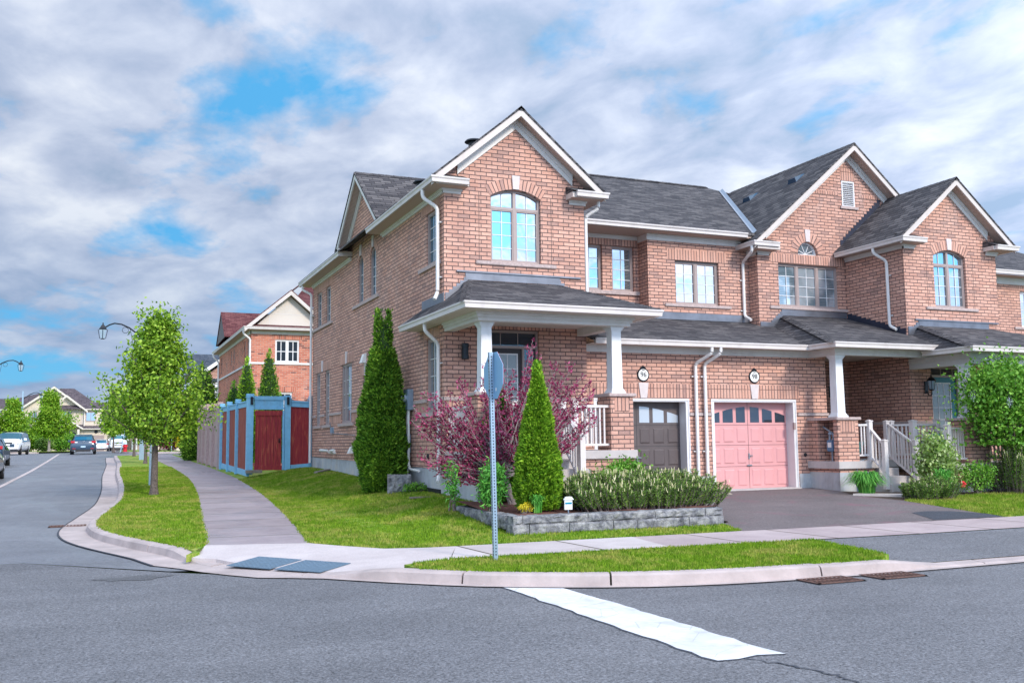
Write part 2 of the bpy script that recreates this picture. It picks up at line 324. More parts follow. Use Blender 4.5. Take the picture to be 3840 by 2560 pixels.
def blinds_mat():
    m, t, b = new_mat('pane_blinds', (.3, .3, .3), .05, .6, .8); p = geo_pos(t); s = nn(t, 'ShaderNodeSeparateXYZ'); t.links.new(p, s.inputs[0])
    fr = math_n(t, 'FRACT', math_n(t, 'DIVIDE', s.outputs[2], .05)); c = ramp(t, fr, [(0, (.10, .15, .18)), (.35, (.30, .40, .45)), (1, (.20, .28, .33))])
    f = noise_n(t, p, 1.3, 3, .5, .5); c = mixc(t, ramp(t, f, [(.42, (0, 0, 0)), (.56, (1, 1, 1))]), c, (.55, .64, .70)); t.links.new(c, b.inputs['Base Color'])  # pale noise patches painted over the blinds as varied sky reflections
blinds_mat()
def marking_mat():
    m, t, b = new_mat('road_paint', (.8, .8, .8), .7, 0, .3); p = geo_pos(t)
    f = noise_n(t, p, 2.4, 6, .65, .5); g = noise_n(t, p, 30, 4, .75); c = ramp(t, f, [(.3, (.50, .50, .53)), (.6, (.70, .70, .71))])
    cr = nn(t, 'ShaderNodeTexVoronoi', feature='DISTANCE_TO_EDGE'); cr.inputs['Scale'].default_value = 2.3; t.links.new(p, cr.inputs['Vector'])
    k = ramp(t, cr.outputs['Distance'], [(.0, (1, 1, 1)), (.012, (0, 0, 0))])
    wear = ramp(t, math_n(t, 'ADD', math_n(t, 'MULTIPLY', g, .5), math_n(t, 'MULTIPLY', f, .5)), [(.60, (0, 0, 0)), (.66, (1, 1, 1))])
    c = mixc(t, math_n(t, 'MULTIPLY', k, .5), c, (.3, .3, .32)); t.links.new(mixc(t, math_n(t, 'MULTIPLY', wear, .5), c, (.35, .35, .38)), b.inputs['Base Color'])
marking_mat()
varied('road_paint_worn', (.48, .40, .38), .2, 8, .8)

for n_ in ('door_pink', 'door_taupe', 'fence_blue', 'fence_pink', 'column_white', 'railing_white', 'gutter_metal', 'fascia', 'frieze', 'downspout_metal', 'white_trim', 'curb_concrete', 'concrete'): weather(n_, .30 if 'door' not in n_ else .16)
weather('foundation', .55, (.22, .20, .18)); weather('road_paint', .5, (.3, .3, .32))

# ---------------------------------------------------------------- mesh helpers
def wloc(o):
    v = Vector((0, 0, 0))
    while o is not None: v += o.location; o = o.parent
    return v
SPLIT = {'sill', 'soffit', 'frieze', 'foundation', 'stone_band', 'stone_base', 'ridge_caps', 'roof_vent', 'white_boards', 'door_trim', 'porch_soffit', 'flashing', 'steps_'}
class MB:
    def __init__(s): s.v = []; s.f = []; s.uv = []
    def face(s, pts, uv=None):
        i = len(s.v); pts = [Vector(p) for p in pts]; s.v += [tuple(p) for p in pts]; s.f.append(list(range(i, i+len(pts))))
        if uv is None:
            n = Vector((0, 0, 0))
            for k in range(len(pts)): n += pts[k].cross(pts[(k+1) % len(pts)])
            if n.length < 1e-12: n = Vector((0, 0, 1))
            n.normalize()
            if n.z < 0: n = -n
            t = Vector((0, 0, 1)).cross(n)
            t = t.normalized() if t.length > 1e-4 else Vector((1, 0, 0))
            b = n.cross(t); uv = [(p.dot(t), p.dot(b)) for p in pts]
        s.uv += [tuple(q) for q in uv]
    def box(s, x0, x1, y0, y1, z0, z1):
        a = [(x0, y0), (x1, y0), (x1, y1), (x0, y1)]; s.prism([(x, y, z0) for x, y in a], (0, 0, z1-z0))
    def prism(s, poly, d):
        d = Vector(d); p = [Vector(q) for q in poly]; q = [a+d for a in p]
        s.face(p[::-1]); s.face(q)
        for i in range(len(p)):
            j = (i+1) % len(p); s.face([p[i], p[j], q[j], q[i]])
    def hull8(s, a, b):           # two quads (same winding) joined
        s.face(a[::-1]); s.face(b)
        for i in range(len(a)):
            j = (i+1) % len(a); s.face([a[i], a[j], b[j], b[i]])
    def tube(s, path, r, n=8, flat=None, caps=True):
        path = [Vector(p) for p in path]; rs = r if isinstance(r, (list, tuple)) else [r]*len(path); rings = []
        ref = Vector((0, 0, 1))
        for i, p in enumerate(path):
            d = (path[min(i+1, len(path)-1)] - path[max(i-1, 0)]).normalized()
            a = ref.cross(d) if abs(d.dot(ref)) < .95 else Vector((1, 0, 0)).cross(d)
            a.normalize(); b = d.cross(a)
            rings.append([p + (a*math.cos(2*math.pi*k/n) + b*math.sin(2*math.pi*k/n))*rs[i] for k in range(n)])
        base = len(s.v)
        for rg in rings: s.v += [tuple(q) for q in rg]
        for i in range(len(rings)-1):
            for k in range(n):
                k2 = (k+1) % n; s.f.append([base+i*n+k, base+i*n+k2, base+(i+1)*n+k2, base+(i+1)*n+k]); s.uv += [(0, 0)]*4
        if caps:
            s.f.append([base+k for k in range(n)][::-1]); s.uv += [(0, 0)]*n
            s.f.append([base+(len(rings)-1)*n+k for k in range(n)]); s.uv += [(0, 0)]*n
    def lathe(s, c, prof, n=16, axis=Vector((0, 0, 1))):
        axis = Vector(axis).normalized(); a = axis.orthogonal().normalized(); b = axis.cross(a); c = Vector(c)
        base = len(s.v)
        for r, h in prof: s.v += [tuple(c + axis*h + (a*math.cos(2*math.pi*k/n) + b*math.sin(2*math.pi*k/n))*r) for k in range(n)]
        for i in range(len(prof)-1):
            for k in range(n):
                k2 = (k+1) % n; s.f.append([base+i*n+k, base+i*n+k2, base+(i+1)*n+k2, base+(i+1)*n+k]); s.uv += [(0, 0)]*4
        s.f.append([base+k for k in range(n)][::-1]); s.uv += [(0, 0)]*n
        s.f.append([base+(len(prof)-1)*n+k for k in range(n)]); s.uv += [(0, 0)]*n
    def split(s):
        """groups of faces that touch or nearly touch, as separate MBs"""
        bb = []
        for f in s.f:
            a = np.array([s.v[i] for i in f]); bb.append((a.min(0)-.02, a.max(0)+.02))
        n = len(bb); par = list(range(n))
        def find(i):
            while par[i] != i: par[i] = par[par[i]]; i = par[i]
            return i
        lo = np.array([b[0] for b in bb]); hi = np.array([b[1] for b in bb])
        for i in range(n):
            for j in np.nonzero(np.all((lo <= hi[i]) & (hi >= lo[i]), axis=1))[0]:
                a, b = find(i), find(int(j))
                if a != b: par[b] = a
        gr = {}; u = 0; us = []
        for f in s.f: us.append(s.uv[u:u+len(f)]); u += len(f)
        for i in range(n): gr.setdefault(find(i), []).append(i)
        out = []
        for idx in gr.values():
            m = MB()
            for i in idx: m.face([s.v[k] for k in s.f[i]], us[i])
            out.append(m)
        return out
    def build(s, name, mat, parent=None, smooth=False, bevel=0):
        if name in SPLIT and len(s.f) < 1500:
            g = s.split()
            if len(g) > 1:
                for m in g[1:]: m.build1(name, mat, parent, smooth, bevel)
                return g[0].build1(name, mat, parent, smooth, bevel)
        return s.build1(name, mat, parent, smooth, bevel)
    def build1(s, name, mat, parent=None, smooth=False, bevel=0):
        me = bpy.data.meshes.new(name); off = wloc(parent)
        vs = [(x-off.x, y-off.y, z-off.z) for x, y, z in s.v]
        me.from_pydata(vs, [], s.f)
        uvl = me.uv_layers.new(name='UVMap'); flat = np.array(s.uv, 'f').ravel(); uvl.data.foreach_set('uv', flat)
        me.materials.append(MT[mat]); o = bpy.data.objects.new(name, me); C.objects.link(o); o.parent = parent
        if smooth:
            me.polygons.foreach_set('use_smooth', [True]*len(me.polygons))
        if bevel:
            bm = bmesh.new(); bm.from_mesh(me); bmesh.ops.remove_doubles(bm, verts=bm.verts, dist=1e-5)
            es = [e for e in bm.edges if len(e.link_faces) == 2 and e.calc_face_angle(0) > .6]
            bmesh.ops.bevel(bm, geom=es, offset=bevel, segments=2, affect='EDGES', clamp_overlap=True); bm.to_mesh(me); bm.free()
        return o
def tag(o, label=None, cat=None, group=None, kind=None):
    for k, v in (('label', label), ('category', cat), ('group', group), ('kind', kind)):
        if v: o[k] = v
    return o
def empty(name, loc, label, cat, group=None):
    o = bpy.data.objects.new(name, None); C.objects.link(o); o.location = loc; o.empty_display_size = .2
    return tag(o, label, cat, group)
def copy_tree(o, parent=None):
    c = o.copy(); C.objects.link(c); c.parent = parent
    for ch in list(o.children): copy_tree(ch, c)
    return c
def raw_mesh(name, verts, faces, mat, parent=None, smooth=False):
    me = bpy.data.meshes.new(name); off = np.array(wloc(parent)); verts = np.asarray(verts, float) - off
    nf = len(faces); k = faces.shape[1]
    me.vertices.add(len(verts)); me.vertices.foreach_set('co', verts.astype('f').ravel())
    me.loops.add(nf*k); me.loops.foreach_set('vertex_index', faces.astype('i').ravel())
    me.polygons.add(nf); me.polygons.foreach_set('loop_start', np.arange(0, nf*k, k, dtype='i')); me.polygons.foreach_set('loop_total', np.full(nf, k, 'i'))
    me.update(calc_edges=True); me.materials.append(MT[mat])
    o = bpy.data.objects.new(name, me); C.objects.link(o); o.parent = parent
    return o

# ---------------------------------------------------------------- terrain height
YK = [-60, 9.3, 13.5, 22, 30, 38, 46, 60, 70, 78, 90, 140, 400]
ZK = [-.27, -.27, -.27, -.15, .05, .2, .35, .56, .72, .84, .88, .82, .82]
WY = [13.3, 14.5, 17.4, 19.3, 23, 29, 32.6, 50, 78, 90, 140, 400]; WZ = [-.27, -.2, .06, .12, .17, .36, .42, .58, .86, .88, .82, .82]
def hgt(x, y):
    s = float(np.interp(y, YK, ZK))
    if y < 13.3: return s
    wz = float(np.interp(y, WY, WZ)); t = min(1, max(0, (x-4.2)/2.3)); t = t*t*(3-2*t)
    left = s*(1-t) + wz*t; fr = float(np.interp(y, [13.2, 19.5, 40, 60], [-.27, 0, 0, .5])); u = min(1, max(0, (x-6.7)/.8))
    return left*(1-u) + fr*u
def sheet(name, poly, off, mat, step=1.0, kind='structure', label=None, zf=None, thick=0):
    zf = zf or hgt
    bm = bmesh.new(); vs = [bm.verts.new((x, y, 0)) for x, y in poly]
    f = bm.faces.new(vs); bmesh.ops.triangulate(bm, faces=[f])
    xs = [p[0] for p in poly]; ys = [p[1] for p in poly]
    for ax, lo, hi in ((0, min(xs), max(xs)), (1, min(ys), max(ys))):
        v = math.ceil(lo/step)*step
        while v < hi:
            no = (1, 0, 0) if ax == 0 else (0, 1, 0); co = (v, 0, 0) if ax == 0 else (0, v, 0)
            bmesh.ops.bisect_plane(bm, geom=bm.verts[:]+bm.edges[:]+bm.faces[:], plane_co=co, plane_no=no); v += step
    for v in bm.verts: v.co.z = zf(v.co.x, v.co.y) + off
    bmesh.ops.recalc_face_normals(bm, faces=bm.faces)
    if sum(f.normal.z for f in bm.faces) < 0: bmesh.ops.reverse_faces(bm, faces=bm.faces)
    if thick:
        ed = [e for e in bm.edges if len(e.link_faces) == 1]; r = bmesh.ops.extrude_edge_only(bm, edges=ed)
        for v in [g for g in r['geom'] if isinstance(g, bmesh.types.BMVert)]: v.co.z -= thick
    me = bpy.data.meshes.new(name); bm.to_mesh(me); bm.free(); me.materials.append(MT[mat])
    o = bpy.data.objects.new(name, me); C.objects.link(o)
    if kind: o['kind'] = kind
    if label: o['label'] = label
    return o

# ---------------------------------------------------------------- wall frames: u along the wall, z up, d outwards
class Fr:
    def __init__(s, kind, c): s.k, s.c = kind, c
    def P(s, u, z, d=0.0): return Vector((u, s.c-d, z)) if s.k == 'F' else Vector((s.c-d, u, z))
    def slab(s, mb, poly, d0, d1):          # poly of (u, z)
        a = [s.P(u, z, d0) for u, z in poly]; b = [s.P(u, z, d1) for u, z in poly]; mb.hull8(a, b)
    def box(s, mb, u0, u1, z0, z1, d0, d1): s.slab(mb, [(u0, z0), (u1, z0), (u1, z1), (u0, z1)], d0, d1)
def arc_top(u0, u1, z, rise, n=10):
    if rise <= 0: return [(u1, z), (u0, z)]
    w = (u1-u0)/2; R = (w*w+rise*rise)/(2*rise); cu, cz = (u0+u1)/2, z+rise-R; a = math.asin(min(1, w/R))
    return [(cu+R*math.sin(t), cz+R*math.cos(t)) for t in [a-2*a*i/n for i in range(n+1)]]
def opening(u0, u1, z0, z1, rise=0): return [(u0, z0), (u1, z0)] + arc_top(u0, u1, z1, rise)
def wall(mb, F, outline, holes=(), reveal=.12, mbr=None):
    polys = [[Vector((u, z, 0)) for u, z in outline]] + [[Vector((u, z, 0)) for u, z in h] for h in holes]
    pts = [p for q in polys for p in q]
    for t in tessellate_polygon(polys): mb.face([F.P(pts[i].x, pts[i].y) for i in t])
    for h in holes:
        for i in range(len(h)):
            a, b = h[i], h[(i+1) % len(h)]
            (mbr or mb).face([F.P(*a), F.P(*b), F.P(*b, -reveal), F.P(*a, -reveal)])
def soldier(parent, F, u0, u1, z0, z1, d=.004, mat='brick_soldier', name='soldier_course'):
    mb = MB(); mb.face([F.P(u0, z0, d), F.P(u1, z0, d), F.P(u1, z1, d), F.P(u0, z1, d)], [(u0, 0), (u1, 0), (u1, z1-z0), (u0, z1-z0)])
    for a, b in (((u0, z0), (u1, z0)), ((u1, z0), (u1, z1)), ((u1, z1), (u0, z1)), ((u0, z1), (u0, z0))):
        mb.face([F.P(*a, 0), F.P(*b, 0), F.P(*b, d), F.P(*a, d)])
    return mb.build(name, mat, parent)
def arch_bricks(parent, F, u0, u1, z, rise, t=.26, d=.006, key=True, mat='brick_soldier', kd=.32):
    n = 24; a = arc_top(u0, u1, z, rise, n); w = (u1-u0)/2; R = (w*w+rise*rise)/(2*rise); cu, cz = (u0+u1)/2, z+rise-R
    mb = MB(); s = 0
    ext = [(cu+(p[0]-cu)*(R+t)/R, cz+(p[1]-cz)*(R+t)/R) for p in a]
    for i in range(n):
        l = math.dist(a[i], a[i+1])*1.1
        mb.face([F.P(*a[i], d), F.P(*a[i+1], d), F.P(*ext[i+1], d), F.P(*ext[i], d)], [(s, 0), (s+l, 0), (s+l, t), (s, t)]); s += l
        mb.face([F.P(*a[i], 0), F.P(*a[i+1], 0), F.P(*a[i+1], d), F.P(*a[i], d)]); mb.face([F.P(*ext[i], 0), F.P(*ext[i+1], 0), F.P(*ext[i+1], d), F.P(*ext[i], d)])
    mb.build('arch', mat, parent)
    if key: keystone(parent, F, cu, z+rise+.01, z+rise+kd)
def keystone(parent, F, cu, z0, z1, wb=.07, wt=.095):
    mb = MB(); F.slab(mb, [(cu-wb, z0), (cu+wb, z0), (cu+wt, z1), (cu-wt, z1)], 0, .03); mb.build('keystone', 'keystone', parent)
def window(parent, F, u0, u1, z0, z1, lights=((0, 1, 1, 1),), rise=0, frame='taupe_frame', pane='pane_bright', fw=.045, rec=.10, sill=None, transom=None, mun='white_vinyl', mw=.008, fan=False, silld=.05, sillh=.085):
    """lights: (fraction0, fraction1, columns, rows) of each light; transom: height of the bar under an arched or upper light"""
    mb = MB(); o = opening(u0, u1, z0, z1, rise)
    k = fw; inner = [(u0+k, z0+k), (u1-k, z0+k)] + arc_top(u0+k, u1-k, z1-(k if rise == 0 else 0), max(0, rise-k) if rise else 0)
    d0, d1 = -rec-.05, -rec+.02
    n = len(o)
    for i in range(n):
        j = (i+1) % n; a = [F.P(*o[i], d1), F.P(*o[j], d1), F.P(*inner[j], d1), F.P(*inner[i], d1)]
        mb.face(a); mb.face([F.P(*inner[i], d1), F.P(*inner[j], d1), F.P(*inner[j], d0), F.P(*inner[i], d0)])
    W = u1-u0; zt = transom or (z1 + (0 if rise == 0 else 0))
    top = transom if transom else (z1-k if rise == 0 else z1)
    bars = sorted({round(l[0], 4) for l in lights} | {round(l[1], 4) for l in lights})[1:-1]
    for b in bars: F.box(mb, u0+W*b-k*.8, u0+W*b+k*.8, z0+k, (z1+rise-k*.7) if not fan else z1-k, d0, d1-.002)
    if transom: F.box(mb, u0+k, u1-k, transom-k*.7, transom+k*.7, d0, d1-.004)
    ss = .026
    for f0, f1, c, r in lights:          # sash inside each light
        a0 = u0+W*f0+(k if f0 == 0 else k*.8); a1 = u0+W*f1-(k if f1 == 1 else k*.8); b1 = top-(k*.7 if transom else 0); b0 = z0+k
        if not fan:
            for q in ((a0, a0+ss, b0, b1), (a1-ss, a1, b0, b1), (a0+ss, a1-ss, b0, b0+ss)) + (((a0+ss, a1-ss, b1-ss, b1),) if rise == 0 or transom else ()):
                F.box(mb, *q, d0, d1-.012)
    wn = mb.build('window', frame, parent)
    pm = MB()
    pl = [F.P(u, z, -rec-.03) for u, z in opening(u0+.01, u1-.01, z0+.01, z1-.01 if rise == 0 else z1, max(0, rise-.01) if rise else 0)]
    for t in tessellate_polygon([pl]) if rise else ((0, 1, 2, 3),): pm.face([pl[i] for i in t])
    pm.build('pane', pane, wn)
    gm = MB(); g0, g1 = -rec-.026, -rec-.012; any_ = False
    for f0, f1, c, r in lights:
        a0 = u0+W*f0+k; a1 = u0+W*f1-k; b1 = top-k*.5; b0 = z0+k
        for i in range(1, c): x = a0+(a1-a0)*i/c; F.box(gm, x-mw, x+mw, b0, (z1+rise*(.97-abs((x-(u0+u1)/2)/(W/2))**2*.93)-k) if (rise and not fan) else b1, g0, g1); any_ = True
        for i in range(1, r): z = b0+(b1-b0)*i/r; F.box(gm, a0, a1, z-mw, z+mw, g0+.001, g1-.001); any_ = True
    if transom and not rise:
        pass
    if fan:
        cu = (u0+u1)/2
        for ang in (25, 65, 115, 155):
            ca, sa = math.cos(rad(ang)), math.sin(rad(ang)); Rr = .9*min(W/2/max(.2, abs(ca)), rise/max(.3, sa))
            p = [(cu-sa*mw, z0+k+ca*mw), (cu+sa*mw, z0+k-ca*mw), (cu+Rr*ca+sa*mw, z0+k+Rr*sa-ca*mw), (cu+Rr*ca-sa*mw, z0+k+Rr*sa+ca*mw)]; F.slab(gm, p, g0, g1); any_ = True
    if any_: gm.build('muntins', mun, wn)
    if sill is not None:
        sm = MB(); F.box(sm, u0-sill, u1+sill, z0-sillh, z0-.003, -rec+.02, silld); sm.build('sill', 'stone_sill', wn, bevel=.012)
    return wn
def roofslab(mb, pts, t=.05):          # pts: top-face polygon
    p = [Vector(q) for q in pts]; mb.face(p); q = [a-Vector((0, 0, t)) for a in p]; mb.face(q[::-1])
    for i in range(len(p)):
        j = (i+1) % len(p); mb.face([p[j], p[i], q[i], q[j]])
def gutter_run(parent, pts, w=.12, h=.125, name='gutter', caps=True):
    """pts: outer top edge (x, y, z) polyline; K-style profile hanging from it, turned inwards with the sign of each segment"""
    mb = MB()
    prof = [(0, 0), (0.002, -.03), (.022, -.055), (.03, -h), (w, -h), (w, -.005), (w-.01, -.005), (w-.01, -h+.01), (.04, -h+.01), (.014, -.012), (.014, 0)]
    P = [Vector(p) for p in pts]; n = len(P); dirs = []
    for i in range(n-1): d = P[i+1]-P[i]; d.z = 0; d.normalize(); dirs.append(Vector((-d.y, d.x, 0)))   # left of travel = inwards
    rings = []
    for i in range(n):
        if i == 0: m = dirs[0]; s = 1
        elif i == n-1: m = dirs[-1]; s = 1
        else:
            m = (dirs[i-1]+dirs[i]).normalized(); s = 1/max(.3, m.dot(dirs[i]))
        rings.append([P[i]+m*(a*s)+Vector((0, 0, b)) for a, b in prof])
    for i in range(n-1):
        for k in range(len(prof)):
            k2 = (k+1) % len(prof); mb.face([rings[i][k], rings[i][k2], rings[i+1][k2], rings[i+1][k]])
    for rg in (rings[0], rings[-1]): mb.face([rg[j] for j in (0, 1, 2, 3, 4, 5)])
    return mb.build(name, 'gutter_metal', parent)
def downspout(parent, path, r=.042, mat='downspout_metal', brackets=()):
    mb = MB(); pts = [Vector(p) for p in path]; out = [pts[0]]
    for i in range(1, len(pts)-1):           # round the elbows
        a = (pts[i-1]-pts[i]); b = (pts[i+1]-pts[i]); ra = min(.09, a.length/2); rb = min(.09, b.length/2)
        p0 = pts[i]+a.normalized()*ra; p2 = pts[i]+b.normalized()*rb
        for t in (0, .25, .5, .75, 1): out.append(p0.lerp(pts[i], t).lerp(pts[i].lerp(p2, t), t))
    out.append(pts[-1]); mb.tube(out, r, 8)
    o = mb.build('downspout', mat, parent, smooth=False)
    if brackets:
        bm_ = MB()
        for (x, y, z, ax) in brackets:
            if ax == 'F': bm_.box(x-.085, x+.085, y-.012, y+.035, z-.014, z+.014)
            else: bm_.box(x-.012, x+.035, y-.085, y+.085, z-.014, z+.014)
        bm_.build('bracket', mat, o)
    return o

def gable_front(house, F, uL, uR, zf, zg, og=.40, of=.33, slope=.84, ret_w=.75, back=4, rightret=True, left_eave=None, right_eave=None, ridge_back=None, mat='shingle', stub=.38, fasc=.17, caps=True):
    """The front of a gable over the wall uL..uR: roof, rake boards, soffit, wall frieze, boxed returns.
    zf: underside of the wall frieze, zg: top of the eave gutter. Roof runs from d=of back to d=-back."""
    uc = (uL+uR)/2; e0, e1 = uL-og, uR+og
    zt = lambda u: zg + .02 + slope*(uR+og-uc-abs(u-uc))      # roof top surface
    za = zt(uc)
    bl = left_eave if left_eave is not None else back; brr = right_eave if right_eave is not None else back; rb = ridge_back or back
    mb = MB()
    roofslab(mb, [F.P(e0, zt(e0), of+.02), F.P(uc, za, of+.02), F.P(uc, za, -rb), F.P(e0, zt(e0), -bl)])
    roofslab(mb, [F.P(uc, za, of+.02), F.P(e1, zt(e1), of+.02), F.P(e1, zt(e1), -brr), F.P(uc, za, -rb)])
    rf = mb.build('roof', mat, house)
    # ridge caps
    cm = MB(); k = 0; L_ = of+rb
    # rake fascia
    fb = MB(); zz = lambda u: zt(u)-.045
    for s in (-1, 1):
        ue = e0 if s < 0 else e1; uu = ue+s*-.02
        F.slab(fb, [(uu, zz(uu)), (uc, zz(uc)), (uc, zz(uc)-fasc*1.0), (uu, zz(uu)-fasc)], of-.045, of)
    fb.build('rake_board', 'fascia', house)
    # soffit under the overhang (sloping planes)
    sf = MB()
    for s in (-1, 1):
        ue = e0+.02 if s < 0 else e1-.02; q = fasc*.72
        sf.face([F.P(ue, zz(ue)-q, of-.045), F.P(uc, zz(uc)-q, of-.045), F.P(uc, zz(uc)-q, 0), F.P(ue, zz(ue)-q, 0)])
    sf.build('soffit', 'soffit', house)
    # rake frieze on the wall, two steps
    fz = MB(); w_ = .19
    for s in (-1, 1):
        ue = uL+.30 if s < 0 else uR-.30; q = fasc*.72+.004
        F.slab(fz, [(ue, zz(ue)-q), (uc, zz(uc)-q), (uc, zz(uc)-q-w_*1.3), (ue, zz(ue)-q-w_*1.3)], 0, .035)
        F.slab(fz, [(ue, zz(ue)-q), (uc, zz(uc)-q), (uc, zz(uc)-q-w_*.62), (ue, zz(ue)-q-w_*.62)], .035, .06)
    fz.build('rake_frieze', 'frieze', house)
    # returns: box with its little shingled cap, gutter and frieze below
    for s in (-1, 1):
        if s > 0 and not rightret: continue
        a = uL-og+.11 if s < 0 else uR+og-.11; b = a+ret_w if s < 0 else a-ret_w; lo, hi = min(a, b), max(a, b)
        bx = MB(); F.box(bx, lo, hi, zf+.10, zg-.015, -.0, of-.0); bx.build('eave_return', 'fascia', house)
        so = MB(); so.face([F.P(lo, zf+.098, 0), F.P(hi, zf+.098, 0), F.P(hi, zf+.098, of), F.P(lo, zf+.098, of)]); so.build('soffit', 'soffit', house)
        cp = MB(); zb = zg+.0
        i0 = (b-.02 if s < 0 else b+.02)
        cp.face([F.P(a, zb, of+.08), F.P(b, zb, of+.08), F.P(b-s*-.18 if False else b, zb+.17, .002), F.P(a, zb+.17, .002)])
        cp.face([F.P(b, zb, of+.08), F.P(b, zb, 0), F.P(b, zb+.17, .002)])
        cp.build('return_roof', mat, house)
        fr_ = MB(); a2 = uL-.035 if s < 0 else uR+.035; b2 = uL+stub if s < 0 else uR-stub
        F.box(fr_, min(a2, b2), max(a2, b2), zf, zf+.11, 0, .035); F.box(fr_, min(a2, b2)-.02, max(a2, b2)+.02, zf+.055, zf+.11, .035, .07)
        fr_.build('frieze', 'frieze', house)
    return zt, rf
def column(house, x, y, z0, z1, wb=.12, wt=.108, mat='column_white'):
    mb = MB()
    def sq(w, z): return [(x-w, y-w, z), (x+w, y-w, z), (x+w, y+w, z), (x-w, y+w, z)]
    mb.hull8(sq(wb, z0+.11), sq(wt, z1-.10))
    for w, a, b in ((wb+.05, 0, .045), (wb+.03, .045, .08), (wb+.012, .08, .11)): mb.hull8(sq(w, z0+a), sq(w-.008, z0+b))
    H = z1-z0
    for w, a, b in ((wt+.012, .10, .07), (wt+.03, .07, .035), (wt+.05, .035, 0)): mb.hull8(sq(w-.006, z1-a), sq(w, z1-b))
    return mb.build('column', mat, house)
def pier(house, x0, x1, y0, y1, z0, z1, cap=.07):
    p = MB(); p.box(x0, x1, y0, y1, z0, z1-cap); o = p.build('pier', 'brick', house)
    c = MB(); c.box(x0-.06, x1+.06, y0-.06, y1+.06, z1-cap, z1); c.build('cap_stone', 'stone_sill', o, bevel=.012)
    s = MB()
    zc = z1-cap
    for (a, b, f) in ((x0+.10, x1-.10, Fr('F', y0)),):
        pass
    soldier(o, Fr('F', y0), x0+.09, x1-.09, zc-.30, zc-.02, .005)
    return o
def railing(house, pts, z0, z1, n=None, name='railing'):
    """pts: two (x, y) ends with z0/z1 either scalars or pairs (sloping rail)"""
    (xa, ya), (xb, yb) = pts; za0, zb0 = (z0, z0) if not isinstance(z0, tuple) else z0; za1, zb1 = (z1, z1) if not isinstance(z1, tuple) else z1
    L_ = math.hypot(xb-xa, yb-ya); ux, uy = (xb-xa)/L_, (yb-ya)/L_; nx, ny = -uy, ux; mb = MB()
    def bar(a0, a1, a2, a3, w, h):
        A = Vector((xa, ya, 0)); B = Vector((xb, yb, 0)); N_ = Vector((nx*w, ny*w, 0))
        q0 = [A-N_+Vector((0, 0, a0)), A+N_+Vector((0, 0, a0)), A+N_+Vector((0, 0, a0+h)), A-N_+Vector((0, 0, a0+h))]
        q1 = [B-N_+Vector((0, 0, a1)), B+N_+Vector((0, 0, a1)), B+N_+Vector((0, 0, a1+h)), B-N_+Vector((0, 0, a1+h))]
        mb.hull8(q0, q1)
    bar(za1-.05, zb1-.05, 0, 0, .035, .05); bar(za0, zb0, 0, 0, .025, .045)
    n = n or max(2, int(L_/.115))
    for i in range(1, n):
        t = i/n; x, y = xa+(xb-xa)*t, ya+(yb-ya)*t; lo = za0+(zb0-za0)*t+.04; hi = za1+(zb1-za1)*t-.045; w = .017
        mb.box(x-w, x+w, y-w, y+w, lo, hi)
    return mb.build(name, 'railing_white', house)
def newel(house, x, y, z0, z1, w=.055, mat='railing_white'):
    mb = MB(); mb.box(x-w, x+w, y-w, y+w, z0, z1)
    a = [(x-w-.012, y-w-.012, z1), (x+w+.012, y-w-.012, z1), (x+w+.012, y+w+.012, z1), (x-w-.012, y+w+.012, z1)]
    b = [(x-.01, y-.01, z1+.045), (x+.01, y-.01, z1+.045), (x+.01, y+.01, z1+.045), (x-.01, y+.01, z1+.045)]
    mb.hull8([(p[0], p[1], z1-.0) for p in a], [(p[0], p[1], z1+.02) for p in a]); mb.hull8([(p[0], p[1], z1+.02) for p in a], b)
    return mb.build('newel_post', mat, house)
def lantern(house, x, y, z, s=1.0):
    """black coach lantern on the wall at y, facing -Y"""
    mb = MB(); mb.box(x-.05*s, x+.05*s, y-.03, y, z-.16*s, z+.12*s)
    mb.tube([(x, y-.02, z-.10*s), (x, y-.09*s, z-.22*s), (x, y-.17*s, z-.19*s), (x, y-.17*s, z-.10*s)], .013*s, 6)
    c = (x, y-.17*s, z)
    mb.lathe(c, [(.035*s, -.10*s), (.06*s, -.085*s), (.055*s, -.07*s)], 8); mb.lathe(c, [(.105*s, .12*s), (.10*s, .135*s), (.06*s, .19*s), (.02*s, .215*s), (.012*s, .26*s)], 8)
    for k in range(4):
        a = math.pi/4+k*math.pi/2; mb.tube([(x+.055*s*math.cos(a), y-.17*s+.055*s*math.sin(a), z-.08*s), (x+.09*s*math.cos(a), y-.17*s+.09*s*math.sin(a), z+.12*s)], .007*s, 4)
    o = mb.build('wall_lantern', 'black_metal', house); g = MB(); g.lathe(c, [(.045*s, -.075*s), (.08*s, .118*s)], 8); g.build('glass', 'glass_lamp', o)
    return o
